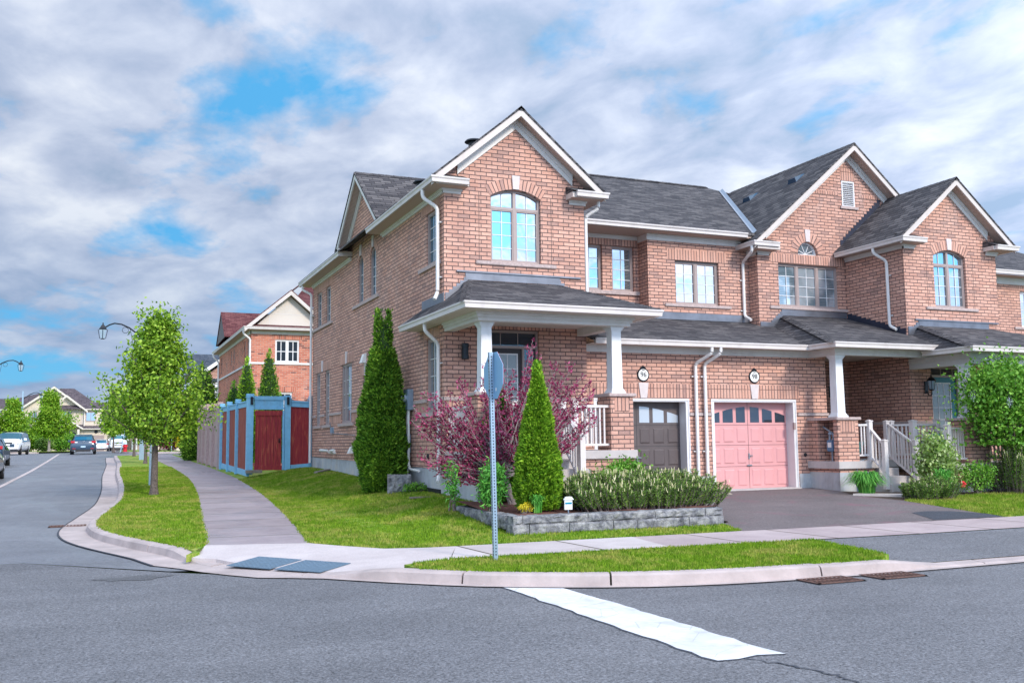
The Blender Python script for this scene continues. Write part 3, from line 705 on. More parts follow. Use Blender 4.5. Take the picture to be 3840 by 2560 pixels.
def front_door(house, F, u0, u1, z0, z1, leaf, transom=.30, side=.30, glass=(.12, .12, .42, .22), rec=.10, ut0=None):
    """entry unit: taupe frame with transom light and one side light on the right"""
    ut0 = u0 if ut0 is None else ut0
    mb = MB(); k = .05; zt = z1-transom
    F.box(mb, u0, u0+k, z0, z1, -rec-.05, -rec+.03); F.box(mb, u1-k, u1, z0, z1, -rec-.05, -rec+.03); F.box(mb, u0+k, u1-k, z1-k, z1, -rec-.05, -rec+.03); F.box(mb, u0+k, u1-k, zt-k*.6, zt+k*.6, -rec-.05, -rec+.03)
    us = u1-side; F.box(mb, us-k, us, z0, zt-k*.6, -rec-.05, -rec+.03)
    fr = mb.build('door_frame', 'taupe_frame', house)
    p = MB(); F.box(p, u0+k, u1-k, zt+k*.6, z1-k, -rec-.04, -rec-.03); F.box(p, us, u1-k, z0+.5, zt-k*.6, -rec-.04, -rec-.03); p.build('pane', 'pane_dark', fr)
    q = MB(); F.box(q, us, u1-k, z0, z0+.5, -rec-.05, -rec); 
    for i in (1, 2): x = u0+k+(u1-u0-2*k)*i/3; F.box(q, x-.008, x+.008, zt+k*.6, z1-k, -rec-.03, -rec-.02)
    q.build('frame_panel', 'taupe_frame', fr)
    d = MB(); a, b = u0+k, us-k; F.box(d, a, b, z0, zt-k*.6, -rec-.05, -rec-.015); dr = d.build('front_door', leaf, house)
    W = b-a; gl, gr, gb, gt = a+W*glass[0], b-W*glass[1], z0+glass[2], zt-k*.6-glass[3]*1.0
    g = MB(); F.box(g, gl, gr, gb, gt, -rec-.015, -rec-.008); g.build('pane', 'pane_curtain', dr)
    m = MB(); t = .03
    for qd in ((gl-t, gl, gb-t, gt+t), (gr, gr+t, gb-t, gt+t), (gl, gr, gb-t, gb), (gl, gr, gt, gt+t)): F.box(m, *qd, -rec-.012, -rec+.006)
    for i in (1, 2): x = gl+(gr-gl)*i/3; F.box(m, x-.008, x+.008, gb, gt, -rec-.008, -rec)
    for i in range(1, 5): z = gb+(gt-gb)*i/5; F.box(m, gl, gr, z-.008, z+.008, -rec-.0075, -rec-.001)
    m.build('glass_frame', 'white_vinyl', dr)
    h = MB(); h.lathe(F.P(b-.06, z0+.95, -rec-.01), [(.025, 0), (.025, .02), (.012, .03), (.028, .045), (.02, .06)], 10, Vector((0, -1, 0))); h.build('handle', 'rim', dr)
    return dr
def garage_door(house, F, u0, u1, z0, z1, mat, pane, split=True, rec=.30, pc=None, jamb=.09, dark='mortar', cols=6):
    """sectional door in its white trim: arched top lights, three rows of raised panels"""
    mb = MB(); F.box(mb, u0, u0+jamb, z0, z1-.07, -rec-.02, -.01); F.box(mb, u1-jamb, u1, z0, z1-.07, -rec-.02, -.01); F.box(mb, u0, u1, z1-.07, z1, -rec-.02, -.01)
    for a, b in ((u0-.0, u0+.028), (u1-.028, u1)): F.box(mb, a, b, z0, z1, -.01, .006)
    F.box(mb, u0+.028, u1-.028, z1-.045, z1, -.01, .006)
    mb.build('door_trim', 'white_vinyl', house)
    a, b = u0+jamb, u1-jamb; H = z1-.07-z0; rows = 4; zb = [z0+H*(0, .258, .505, .74, 1)[i] for i in range(5)]
    d = MB(); F.box(d, a, b, z0, z1-.07, -rec-.05, -rec); gd = d.build('garage_door', mat, house)
    W = (b-a); st = .05; cw = W/cols
    pn = MB(); gm = MB()
    seam = MB()
    for z in zb[1:4]: F.box(seam, a, b, z-.004, z+.004, -rec, -rec+.002)
    if split: F.box(seam, (a+b)/2-.004, (a+b)/2+.004, z0, z1-.07, -rec, -rec+.003)
    seam.build('seam', 'plastic_dark', gd)
    for c in range(cols):
        m = .045*W/2.2; x0, x1 = a+cw*c+m, a+cw*(c+1)-m
        if split and c == cols//2-1: x1 -= .03; x0 -= .0
        if split and c == cols//2: x0 += .03
        for r in range(3):
            y0, y1 = zb[r]+.07, zb[r+1]-.07; e = .028
            out = [(x0, y0), (x1, y0), (x1, y1), (x0, y1)]; inn = [(x0+e, y0+e), (x1-e, y0+e), (x1-e, y1-e), (x0+e, y1-e)]
            A = [F.P(*q, -rec+.001) for q in out]; B = [F.P(*q, -rec+.018) for q in inn]; 
            for i in range(4): j = (i+1) % 4; pn.face([A[i], A[j], B[j], B[i]])
            pn.face(B)
        t0 = ((x0-(a+b)/2)/(W/2)); t1 = ((x1-(a+b)/2)/(W/2)); zt = lambda t: zb[3]+.07 + (zb[4]-zb[3]-.17)*(1-.62*abs(t)**1.7)
        poly = [(x0, zb[3]+.06), (x1, zb[3]+.06), (x1, zt(t1)), ((x0+x1)/2, zt((t0+t1)/2)+.004), (x0, zt(t0))]; F.slab(gm, poly, -rec, -rec+.006)
    pn.build('door_panel', mat, gd); gm.build('window_pane', pane, gd)
    h = MB(); cu = (a+b)/2 if split else a+.09
    F.box(h, cu-.02, cu+.02, z0+.72, z0+.86, -rec, -rec+.02); F.box(h, cu-.02, cu+.09, z0+.79, z0+.81, -rec+.02, -rec+.045); F.box(h, cu-.07, cu+.07, z0+.55, z0+.58, -rec+.01, -rec+.035)
    h.build('handle', 'rim', gd)
    return gd
def step_flash(house, F, pts, up=.16, mat='flashing_dark', n=8, flip=False):
    """stepped flashing on a wall from (u,z) to (u,z) following a roof line"""
    (ua, za), (ub, zb) = pts; mb = MB()
    for i in range(n):
        a = ua+(ub-ua)*i/n; b = ua+(ub-ua)*(i+1)/n; z0 = za+(zb-za)*i/n; z1 = za+(zb-za)*(i+1)/n; zt = max(z0, z1)+up*.75
        F.slab(mb, [(a, z0-.02), (b, z1-.02), (b, zt), (a, zt)], 0, .012)
    return mb.build('flashing', mat, house)

# ================================================================ corner townhouse (number 96)
def F_(y): return Fr('F', y)
def X_(x): return Fr('X', x)
H96 = empty('townhouse', (6.68, 19.3, 0), 'corner brick townhouse numbered 96 with a hipped entry porch and brown garage door', 'house', 'row of brick townhouses')
H98 = empty('townhouse', (16.55, 21.5, 0), 'brick townhouse numbered 98 with a pink garage door and wide gable with a louvred vent', 'house', 'row of brick townhouses')
H100 = empty('townhouse', (19.63, 19.3, 0), 'brick townhouse with teal front door and arched upstairs window, behind the lilac', 'house', 'row of brick townhouses')
H102 = empty('townhouse', (23.1, 22, 0), 'brick townhouse cut off by the right edge, only roof, wall and window edge showing', 'house', 'row of brick townhouses')
FB, SX, FG = F_(19.3), X_(6.68), F_(19.5)

# --- bay front
mb = MB()
wall(mb, FB, [(6.68, .60), (10.06, .60), (10.06, 7.02), (8.37, 8.44), (6.68, 7.02)],
     [opening(7.76, 8.97, 5.14, 6.60, .18), opening(7.55, 8.89, 1.04, 3.64)])
side_holes = [opening(19.84, 20.50, 5.15, 6.34), opening(24.84, 25.45, 5.15, 6.26, .24), opening(26.20, 26.76, 5.15, 6.26, .24), opening(30.37, 31.03, 5.10, 6.28), opening(31.76, 32.41, 5.10, 6.28),
              opening(31.85, 32.47, 1.83, 3.57), opening(30.46, 31.09, 1.83, 3.57), opening(27.50, 28.77, 1.83, 3.57), opening(25.55, 26.20, 1.83, 3.08), opening(19.84, 20.50, 1.88, 3.50)]
wall(mb, SX, [(19.3, .66), (33.1, .80), (33.1, 6.80), (28.3, 6.92), (26.07, 8.60), (23.8, 6.92), (19.3, 6.90)], side_holes)
# garage wall, upper rear walls, right flank of the bay
wall(mb, FG, [(10.06, 0), (10.32, 0), (10.32, 2.19), (12.88, 2.19), (12.88, 0), (13.2, 0), (13.2, 3.46), (10.06, 3.46)])
wall(mb, F_(22.4), [(10.06, 4.3), (13.3, 4.3), (13.3, 6.8), (10.06, 6.8)], [opening(11.5, 12.2, 5.2, 6.42), opening(12.49, 13.17, 5.2, 6.42)])
wall(mb, F_(21.9), [(13.3, 4.2), (16.55, 4.2), (16.55, 6.8), (13.3, 6.8)], [opening(14.15, 15.55, 4.86, 6.04)])
mb.face([(13.3, 21.9, 4.2), (13.3, 22.4, 4.2), (13.3, 22.4, 6.8), (13.3, 21.9, 6.8)])
mb.face([(10.06, 19.3, .6), (10.06, 22.4, .6), (10.06, 22.4, 7.0), (10.06, 19.3, 7.0)])
mb.face([(6.68, 33.1, 0), (23, 33.1, 0), (23, 33.1, 6.8), (6.68, 33.1, 6.8)])
for a, b, dp in ((10.32, 10.32, 0), (12.88, 12.88, 0)): mb.face([(a, 19.5, 0), (a, 19.85, 0), (a, 19.85, 2.19), (a, 19.5, 2.19)])
mb.face([(10.32, 19.5, 2.19), (12.88, 19.5, 2.19), (12.88, 19.85, 2.19), (10.32, 19.85, 2.19)])
mb.build('wall', 'brick', H96)
# foundation
mb = MB(); mb.box(6.695, 6.9, 19.3, 33.1, -.4, .668); mb.box(6.69, 6.9, 21.9, 33.1, -.4, .80); mb.box(6.67, 6.9, 17.36, 19.3, -.4, .64)
mb.box(10.02, 10.30, 19.48, 19.7, -.4, .36); mb.box(12.90, 13.2, 19.48, 19.7, -.2, .36); mb.build('foundation', 'foundation', H96)
mb = MB()
for i in range(40):
    y = 19.6+i*.16
    if y > 22.4: break
    mb.box(6.66, 6.69, y, y+.15, hgt(6.6, y)-.02, hgt(6.6, y)+.11)
mb.build('drainage_membrane', 'plastic_dark', H96)
# windows
W2 = ((0, .5, 2, 4), (.5, 1, 2, 4))
window(H96, FB, 7.76, 8.97, 5.14, 6.60, W2, rise=.18, transom=6.36, sill=.36)
arch_bricks(H96, FB, 7.76, 8.97, 6.60, .18, t=.25)
for a, b in ((7.48, 7.49), (9.22, 9.23)):
    m_ = MB(); FB.box(m_, a, b, 5.14, 6.66, 0, .003); m_.build('joint', 'plastic_dark', H96)
window(H96, F_(22.4), 11.5, 12.2, 5.2, 6.42, ((0, 1, 2, 4),), pane='pane_sky'); window(H96, F_(22.4), 12.49, 13.17, 5.2, 6.42, ((0, 1, 2, 4),), pane='pane_sky')
m_ = MB(); F_(22.4).box(m_, 10.1, 13.32, 5.10, 5.197, 0, .05); m_.build('sill', 'stone_sill', H96)
soldier(H96, F_(22.4), 10.08, 13.28, 6.42, 6.60)
window(H96, F_(21.9), 14.15, 15.55, 4.86, 6.04, W2, sill=.36, pane='pane_bright'); soldier(H96, F_(21.9), 13.9, 15.8, 6.045, 6.34)
for (a, b, z0, z1, rs, pn) in ((19.84, 20.50, 5.15, 6.34, 0, 'pane_blue'), (24.84, 25.45, 5.15, 6.26, .24, 'pane_blue'), (26.20, 26.76, 5.15, 6.26, .24, 'pane_blue'), (30.37, 31.03, 5.10, 6.28, 0, 'pane_blue'), (31.76, 32.41, 5.10, 6.28, 0, 'pane_blue'),
                           (31.85, 32.47, 1.83, 3.57, 0, 'pane_sky'), (30.46, 31.09, 1.83, 3.57, 0, 'pane_sky'), (25.55, 26.20, 1.83, 3.08, 0, 'pane_sky'), (19.84, 20.50, 1.88, 3.50, 0, 'pane_blue')):
    window(H96, SX, a, b, z0, z1, ((0, 1, 2, 4),), rise=rs, pane='pane_sky' if z1 < 4 else pn, rec=.05)
    if rs: arch_bricks(H96, SX, a, b, z1, rs, t=.24)
window(H96, SX, 27.5, 28.77, 1.83, 3.57, ((0, .7, 2, 4), (.7, 1, 1, 4)), pane='pane_sky', rec=.05)
m_ = MB()
for a, b, z in ((19.5, 21.0, 5.15), (24.5, 27.3, 5.15), (30.0, 32.95, 5.10), (27.2, 29.05, 1.83), (30.2, 31.35, 1.83), (31.6, 32.75, 1.83), (25.3, 26.5, 1.83), (19.4, 20.9, 1.88)): SX.box(m_, a, b, z-.09, z-.003, -.12, .05)
m_.build('sill', 'stone_sill', H96)
m_ = MB()
for a, b in ((19.262, 19.84), (20.50, 21.4), (22.2, 25.55), (26.20, 27.5), (28.77, 30.46), (31.09, 31.85), (32.47, 33.1)): SX.box(m_, a, b, 2.105, 2.18, 0, .035)
FB.box(m_, 6.645, 7.55, 2.105, 2.18, 0, .035); FB.box(m_, 8.89, 10.09, 2.105, 2.18, 0, .035)
m_.build('stone_band', 'stone_sill', H96)
for a, b in ((20.50, 21.4), (26.20, 27.5), (28.77, 30.46), (31.09, 31.85)): soldier(H96, SX, a+.05, b-.05, 1.84, 2.10)
soldier(H96, FB, 6.7, 7.5, 1.84, 2.10)
for a, b, z in ((27.2, 29.05, 3.575), (30.2, 32.75, 3.575), (25.3, 26.5, 3.085)):
    soldier(H96, SX, a, b, z, z+.27); keystone(H96, SX, (a+b)/2, z, z+.36)
soldier(H96, SX, 19.6, 20.75, 3.5, 3.68); soldier(H96, SX, 19.55, 20.9, 6.34, 6.55); soldier(H96, SX, 30.0, 32.9, 6.285, 6.54)
# entry door, lamp
front_door(H96, FB, 7.55, 8.89, 1.04, 3.64, 'door_dark', transom=.36, side=.33, glass=(.14, .14, .55, .14))
soldier(H96, FB, 7.2, 9.2, 3.645, 3.74)
m_ = MB(); m_.lathe((7.11, 19.2, 2.97), [(.075, 0), (.08, .01), (.08, .09), (.07, .095), (.07, .25), (.08, .255), (.08, .33), (.075, .34)], 14); m_.box(7.06, 7.16, 19.2, 19.3, 3.05, 3.2); m_.build('wall_lamp', 'black_metal', H96)
# gable roof of the bay, side gable, main roof
zb96, _ = gable_front(H96, FB, 6.68, 10.06, 6.56, 6.80, og=.41, of=.35, slope=.84, back=6, left_eave=5.0, right_eave=4)
SG = X_(6.68)
def side_gable(house, F, uL, uR, zg, slope, og, of, back):
    uc = (uL+uR)/2; e0, e1 = uL-og, uR+og; zt = lambda u: zg+slope*((uR+og-uc)-abs(u-uc)); mb = MB()
    roofslab(mb, [F.P(e0, zt(e0), of+.02), F.P(uc, zt(uc), of+.02), F.P(uc, zt(uc), -back), F.P(e0, zt(e0), -.35)])
    roofslab(mb, [F.P(uc, zt(uc), of+.02), F.P(e1, zt(e1), of+.02), F.P(e1, zt(e1), -.35), F.P(uc, zt(uc), -back)]); mb.build('roof', 'shingle', house)
    fb = MB(); so = MB(); fz = MB()
    for s, e in ((-1, e0), (1, e1)):
        z = lambda u: zt(u)-.045
        F.slab(fb, [(e, z(e)), (uc, z(uc)), (uc, z(uc)-.16), (e, z(e)-.16)], of-.04, of)
        so.face([F.P(e, z(e)-.12, of-.04), F.P(uc, z(uc)-.12, of-.04), F.P(uc, z(uc)-.12, 0), F.P(e, z(e)-.12, 0)])
        F.slab(fz, [(e-s*.35, z(e-s*.35)-.125), (uc, z(uc)-.125), (uc, z(uc)-.32), (e-s*.35, z(e-s*.35)-.32)], 0, .035)
        F.slab(fz, [(e-s*.35, z(e-s*.35)-.125), (uc, z(uc)-.125), (uc, z(uc)-.22), (e-s*.35, z(e-s*.35)-.22)], .035, .06)
    fb.build('rake_board', 'white_trim', house); so.build('soffit', 'soffit', house); fz.build('rake_frieze', 'frieze', house)
side_gable(H96, SG, 24.1, 28.05, 6.98, .765, .40, .30, 4.5)
ms = .505
mb = MB()
roofslab(mb, [(6.25, 21.4, 6.83), (16.42, 21.4, 6.83), (19.44, 27.16, 9.74), (19.1, 27.5, 9.91), (12.35, 27.5, 9.91)])
roofslab(mb, [(6.25, 33.6, 6.83), (6.25, 21.4, 6.83), (12.35, 27.5, 9.91)])
roofslab(mb, [(22.9, 33.6, 6.83), (6.25, 33.6, 6.83), (12.35, 27.5, 9.91), (19.1, 27.5, 9.91)])
roofslab(mb, [(19.1, 27.5, 9.91), (19.44, 27.16, 9.74), (25.2, 21.4, 6.83), (25.2, 33.6, 6.83)])
mb.build('roof', 'shingle', H96)
# ridge caps on the main roof and on the bay
m_ = MB()
for i in range(27): x = 12.35+i*.25; m_.prism([(x, 27.36, 9.87), (x, 27.5, 9.945+.008), (x, 27.64, 9.87)], (.262, 0, -.006*(1)))
for i in range(22):
    x = 6.4+i*.22; zz_ = 6.98+.765*2.375+.006
    m_.prism([(x, 25.95, zz_-.085), (x, 26.075, zz_+.012), (x, 26.20, zz_-.085)], (.23, 0, -.008))
for i in range(22):
    y = 18.93+i*.22; zz_ = zb96(8.37)+.004; m_.prism([(8.25, y, zz_-.095), (8.37, y, zz_+.012), (8.49, y, zz_-.095)], (0, .23, -.008))
m_.build('ridge_caps', 'shingle', H96)
m_ = MB()
for z0, d in ((8.02, 2.0), (7.35, 3.4)):
    xx = 8.37-(zb96(8.37)-z0)/.84; m_.lathe((xx, 19.3+d-1.2, z0-.03), [(.14, -.12), (.14, .03), (.23, .04), (.20, .08), (.08, .11)], 14)
m_.build('roof_vent', 'black_metal', H96)
# eaves: gutters, soffits, friezes
gutter_run(H96, [(6.24, 24.34, 6.80), (6.24, 18.83, 6.80), (6.24+.86, 18.83, 6.80)][::-1][::-1])
gutter_run(H96, [(9.68, 18.83, 6.80), (10.50, 18.83, 6.80), (10.50, 22.0, 6.80)])
gutter_run(H96, [(6.24, 33.6, 6.80), (6.24, 27.5, 6.80), (6.55, 27.5, 6.80)])
gutter_run(H96, [(10.5, 21.38, 6.84), (16.2, 21.38, 6.84)])
m_ = MB()
for y0, y1 in ((18.95, 24.3), (27.6, 33.5)): m_.face([(6.30, y0, 6.665), (6.68, y0, 6.665), (6.68, y1, 6.665), (6.30, y1, 6.665)]); m_.face([(6.345, y0, 6.665), (6.345, y0, 6.80), (6.345, y1, 6.80), (6.345, y1, 6.665)])
for y in (24.3,): m_.face([(6.3, y, 6.665), (6.68, y, 6.665), (6.68, y, 7.0), (6.3, y, 6.8)])
m_.face([(10.06, 18.95, 6.665), (10.46, 18.95, 6.665), (10.46, 21.5, 6.665), (10.06, 21.5, 6.665)])
m_.face([(10.06, 21.45, 6.70), (16.5, 21.45, 6.70), (16.5, 22.4, 6.70), (10.06, 22.4, 6.70)]); m_.face([(10.06, 21.46, 6.70), (16.4, 21.46, 6.70), (16.4, 21.46, 6.8), (10.06, 21.46, 6.8)])
m_.build('soffit', 'soffit', H96)
m_ = MB()
SX.box(m_, 19.262, 24.17, 6.56, 6.665, 0, .035); SX.box(m_, 19.24, 24.2, 6.615, 6.665, .035, .07); SX.box(m_, 27.59, 33.1, 6.56, 6.665, 0, .035); SX.box(m_, 27.56, 33.1, 6.615, 6.665, .035, .07)
F_(22.4).box(m_, 10.06, 13.265, 6.60, 6.70, 0, .035); F_(22.4).box(m_, 10.06, 13.24, 6.655, 6.70, .035, .06)
F_(21.9).box(m_, 13.265, 16.5, 6.54, 6.70, 0, .035); F_(21.9).box(m_, 13.25, 16.5, 6.63, 6.70, .035, .065); X_(13.3).box(m_, 21.9, 22.36, 6.54, 6.70, 0, .035)
m_.build('frieze', 'frieze', H96)
m_ = MB(); SX.slab(m_, [(27.5, 6.69), (28.35, 6.69), (28.35, 7.02), (28.0, 7.0), (27.5, 6.82)], -.0, .30); m_.build('eave_return', 'fascia', H96)

# --- entry porch of 96
m_ = MB(); sl = .33; z0 = 3.86
roofslab(m_, [(6.23, 16.78, z0), (10.45, 16.78, z0), (9.34, 19.3, z0+.83), (7.26, 19.3, z0+.83)])
roofslab(m_, [(6.23, 21.05, z0), (6.23, 16.78, z0), (7.26, 19.3, z0+.83), (6.68, 19.3, z0+.36), (6.68, 20.85, z0+.36)])
roofslab(m_, [(10.45, 16.78, z0), (10.45, 20.1, z0), (10.06, 20.7, z0+.28), (10.06, 19.3, z0+.28), (9.34, 19.3, z0+.83)])
roofslab(m_, [(6.23, 21.05, z0), (6.68, 20.85, z0+.36), (6.68, 21.05, z0)])
m_.build('porch_roof', 'shingle', H96)
def hipcaps(house, a, b, w=.13, n=None, mat='shingle'):
    A, B = Vector(a), Vector(b); L_ = (B-A).length; n = n or int(L_/.2); d = (B-A)/n; mm = MB(); s = Vector((d.y, -d.x, 0)).normalized()*w
    for i in range(n):
        p = A+d*i+Vector((0, 0, .028)); q = p+d*1.05+Vector((0, 0, -.012))
        mm.face([p-s-Vector((0, 0, .06)), p, q, q-s-Vector((0, 0, .06))]); mm.face([p, p+s-Vector((0, 0, .06)), q+s-Vector((0, 0, .06)), q]); mm.face([p-s-Vector((0, 0, .06)), p, p+s-Vector((0, 0, .06))])
    return mm.build('hip_caps', mat, house)
hipcaps(H96, (6.23, 16.78, z0), (7.26, 19.3, z0+.83)); hipcaps(H96, (10.45, 16.78, z0), (9.34, 19.3, z0+.83))
gutter_run(H96, [(6.18, 21.08, z0-.01), (6.18, 16.72, z0-.01), (10.51, 16.72, z0-.01), (10.51, 19.0, z0-.01)])
m_ = MB()
m_.face([(6.28, 16.82, 3.735), (10.4, 16.82, 3.735), (10.4, 17.3, 3.735), (6.28, 17.3, 3.735)]); m_.face([(6.28, 17.3, 3.735), (6.68, 17.3, 3.735), (6.68, 21.0, 3.735), (6.28, 21.0, 3.735)]); m_.face([(10.05, 17.3, 3.735), (10.4, 17.3, 3.735), (10.4, 19.3, 3.735), (10.05, 19.3, 3.735)])
m_.face([(6.9, 17.5, 3.72), (9.9, 17.5, 3.72), (9.9, 19.3, 3.72), (6.9, 19.3, 3.72)]); m_.face([(6.2, 21.04, 3.735), (6.68, 21.04, 3.735), (6.68, 21.04, 4.2), (6.2, 21.04, 3.86)])
m_.box(6.27, 10.42, 16.80, 16.82, 3.735, 3.85); m_.box(6.27, 6.29, 16.82, 21.02, 3.735, 3.85)
m_.build('porch_soffit', 'soffit_light', H96)
m_ = MB(); m_.box(6.68, 10.05, 17.3, 17.52, 3.56, 3.735); m_.box(6.68, 6.90, 17.52, 19.3, 3.56, 3.735); m_.box(9.83, 10.05, 17.52, 19.3, 3.56, 3.735)
m_.box(6.645, 10.085, 17.265, 17.3, 3.625, 3.735); m_.box(6.645, 6.68, 17.3, 19.28, 3.625, 3.735); m_.box(10.05, 10.085, 17.3, 19.3, 3.625, 3.735); m_.box(6.61, 10.12, 17.23, 17.265, 3.685, 3.735); m_.box(6.61, 6.645, 17.265, 19.28, 3.685, 3.735)
m_.build('porch_beam', 'frieze', H96)
m_ = MB(); FB.box(m_, 7.16, 9.42, 4.70, 4.87, 0, .02); FB.box(m_, 6.95, 9.93, 4.86, 4.895, 0, .05)
for i in range(6): a = 6.70+i*.085; zr = z0+.83-(7.26-a)*.82; FB.box(m_, a, a+.085, zr-.05, zr+.17, 0, .015)
for i in range(4): a = 9.36+i*.085; zr = z0+.83-(a-9.34)*.74; FB.box(m_, a, a+.085, zr-.10, zr+.13, 0, .015)
SX.box(m_, 19.3, 20.82, 4.2, 4.40, 0, .015)
m_.build('flashing', 'flashing_metal', H96)
column(H96, 6.93, 17.62, 2.18, 3.56); column(H96, 9.79, 17.55, 2.18, 3.56)
pier(H96, 6.68, 7.20, 17.36, 17.9, 1.03, 2.18); pier(H96, 9.53, 10.05, 17.27, 17.83, 1.03, 2.18)
m_ = MB(); m_.box(6.66, 7.42, 17.24, 19.3, .86, 1.03); m_.box(8.80, 10.10, 17.20, 19.3, .86, 1.03); m_.box(7.42, 8.80, 17.30, 19.3, .86, 1.03); m_.build('porch_slab', 'concrete', H96, bevel=.01)
m_ = MB(); m_.box(6.685, 7.42, 17.30, 19.29, .64, .86); m_.box(8.8, 10.06, 17.27, 19.29, -.2, .86); m_.build('porch_base', 'brick', H96)
m_ = MB()
for i in range(5): m_.box(7.44, 8.78, 17.30-.27*(i+1), 17.32, -.2 if i == 4 else .0, .855-.17*i-.0)
m_.build('steps', 'concrete', H96)
newel(H96, 7.41, 17.30, 1.03, 1.97); newel(H96, 8.45, 17.30, 1.03, 1.97); newel(H96, 8.74, 17.33, 1.03, 1.98); newel(H96, 8.45, 16.48, .3, 1.31); newel(H96, 7.41, 16.48, .3, 1.31)
railing(H96, ((8.80, 17.33), (9.53, 17.38)), 1.12, 1.94, n=7); railing(H96, ((6.74, 17.92), (6.74, 19.28)), 1.12, 1.94, n=12)
railing(H96, ((8.45, 17.25), (8.45, 16.54)), (1.12, .42), (1.92, 1.26), n=7, name='stair_railing'); railing(H96, ((7.41, 17.25), (7.41, 16.54)), (1.12, .42), (1.92, 1.26), n=7, name='stair_railing')
railing(H96, ((9.85, 17.85), (9.85, 19.28)), 1.12, 1.94, n=12)
# --- garage of 96
garage_door(H96, FG, 10.32, 12.88, .02, 2.19, 'door_taupe', 'pane_frosted')
soldier(H96, FG, 10.16, 12.95, 2.20, 2.42); soldier(H96, FG, 10.16, 12.95, 2.425, 2.54); keystone(H96, FG, 11.63, 2.20, 2.555, .085, .13)
m_ = MB(); FG.box(m_, 12.88, 13.2, 1.79, 1.86, 0, .035); FG.box(m_, 10.06, 10.32, 1.79, 1.86, 0, .035); m_.build('stone_band', 'stone_sill', H96)
m_ = MB(); zg_ = lambda y: 3.51+.317*(y-19.0)
roofslab(m_, [(10.06, 18.98, 3.505), (13.2, 18.98, 3.505), (13.2, 22.4, zg_(22.4)), (10.06, 22.4, zg_(22.4))]); m_.build('garage_roof', 'shingle', H96)
gutter_run(H96, [(10.12, 18.92, 3.51), (13.2, 18.92, 3.51)])
m_ = MB(); m_.face([(10.06, 19.0, 3.40), (13.2, 19.0, 3.40), (13.2, 19.5, 3.40), (10.06, 19.5, 3.40)]); m_.build('soffit', 'soffit_light', H96)
m_ = MB(); FG.box(m_, 10.06, 13.2, 3.245, 3.40, 0, .035); FG.box(m_, 10.06, 13.2, 3.31, 3.40, .035, .06); m_.build('frieze', 'frieze', H96)
m_ = MB(); F_(21.9).box(m_, 13.2, 16.5, 4.43, 4.62, 0, .03); F_(22.4).box(m_, 10.06, 13.3, 4.56, 4.74, 0, .03); m_.build('flashing', 'flashing_metal', H96)
def text_mesh(name, c, parent, loc):
    t = bpy.data.objects.new(name, c); C.objects.link(t); me = bpy.data.meshes.new_from_object(t); bpy.data.objects.remove(t)
    me.materials.clear(); me.materials.append(c.materials[0]); o = bpy.data.objects.new(name, me); C.objects.link(o); o.parent = parent
    o.location = Vector(loc)-wloc(parent); o.rotation_euler = (rad(90), 0, 0); return o
def plaque(house, u, z, text):
    m_ = MB(); m_.lathe((u, 19.5, z), [(.160, 0), (.160, .02), (.145, .032), (.136, .022)], 28, Vector((0, -1, 0)))
    m_.lathe((u, 19.49, z+.185), [(.035, 0), (.03, .02), (.01, .03)], 8, Vector((0, -1, 0)))
    for dx in (-.05, -.025, .025, .05): m_.lathe((u+dx, 19.49, z+.175-abs(dx)*.25), [(.022, 0), (.018, .02)], 8, Vector((0, -1, 0)))
    o = m_.build('number_plaque', 'black_metal', house)
    f = MB(); f.lathe((u, 19.478, z), [(.132, 0), (.132, .004)], 28, Vector((0, -1, 0))); f.build('plaque_face', 'plaque_white', o)
    c = bpy.data.curves.new('numerals', 'FONT'); c.body = text; c.size = .165; c.align_x = 'CENTER'; c.align_y = 'CENTER'; c.extrude = .002; c.materials.append(MT['black_metal'])
    text_mesh('numerals', c, o, (u, 19.468, z))
    b = MB(); b.box(u-.035, u+.035, 19.47, 19.474, z+.095, z+.115); b.build('plaque_bar', 'black_metal', o)
plaque(H96, 11.63, 2.74, '96')
downspout(H96, [(13.22, 19.0, 3.40), (13.22, 19.0, 3.24), (13.03, 19.42, 3.02), (13.03, 19.42, .02)], brackets=[(13.03, 19.46, 2.72, 'F'), (13.03, 19.46, .95, 'F')])
downspout(H96, [(6.30, 19.62, 6.67), (6.30, 19.62, 6.50), (6.60, 19.50, 6.28), (6.60, 19.50, 4.42), (6.50, 19.42, 4.26)], brackets=[(6.64, 19.5, 5.95, 'X'), (6.64, 19.5, 4.75, 'X')])
downspout(H96, [(6.29, 19.45, 3.73), (6.29, 19.45, 3.58), (6.61, 19.50, 3.32), (6.61, 19.50, .50), (6.52, 19.30, .40)], brackets=[(6.645, 19.5, 2.9, 'X')])
downspout(H96, [(6.32, 33.2, 6.67), (6.32, 33.2, 6.52), (6.60, 33.02, 6.35), (6.60, 33.02, .6)], brackets=[(6.64, 33.02, 5.6, 'X')])
downspout(H96, [(10.36, 19.15, 6.66), (10.36, 19.15, 6.50), (10.12, 19.34, 6.33), (10.12, 19.34, 4.5)])
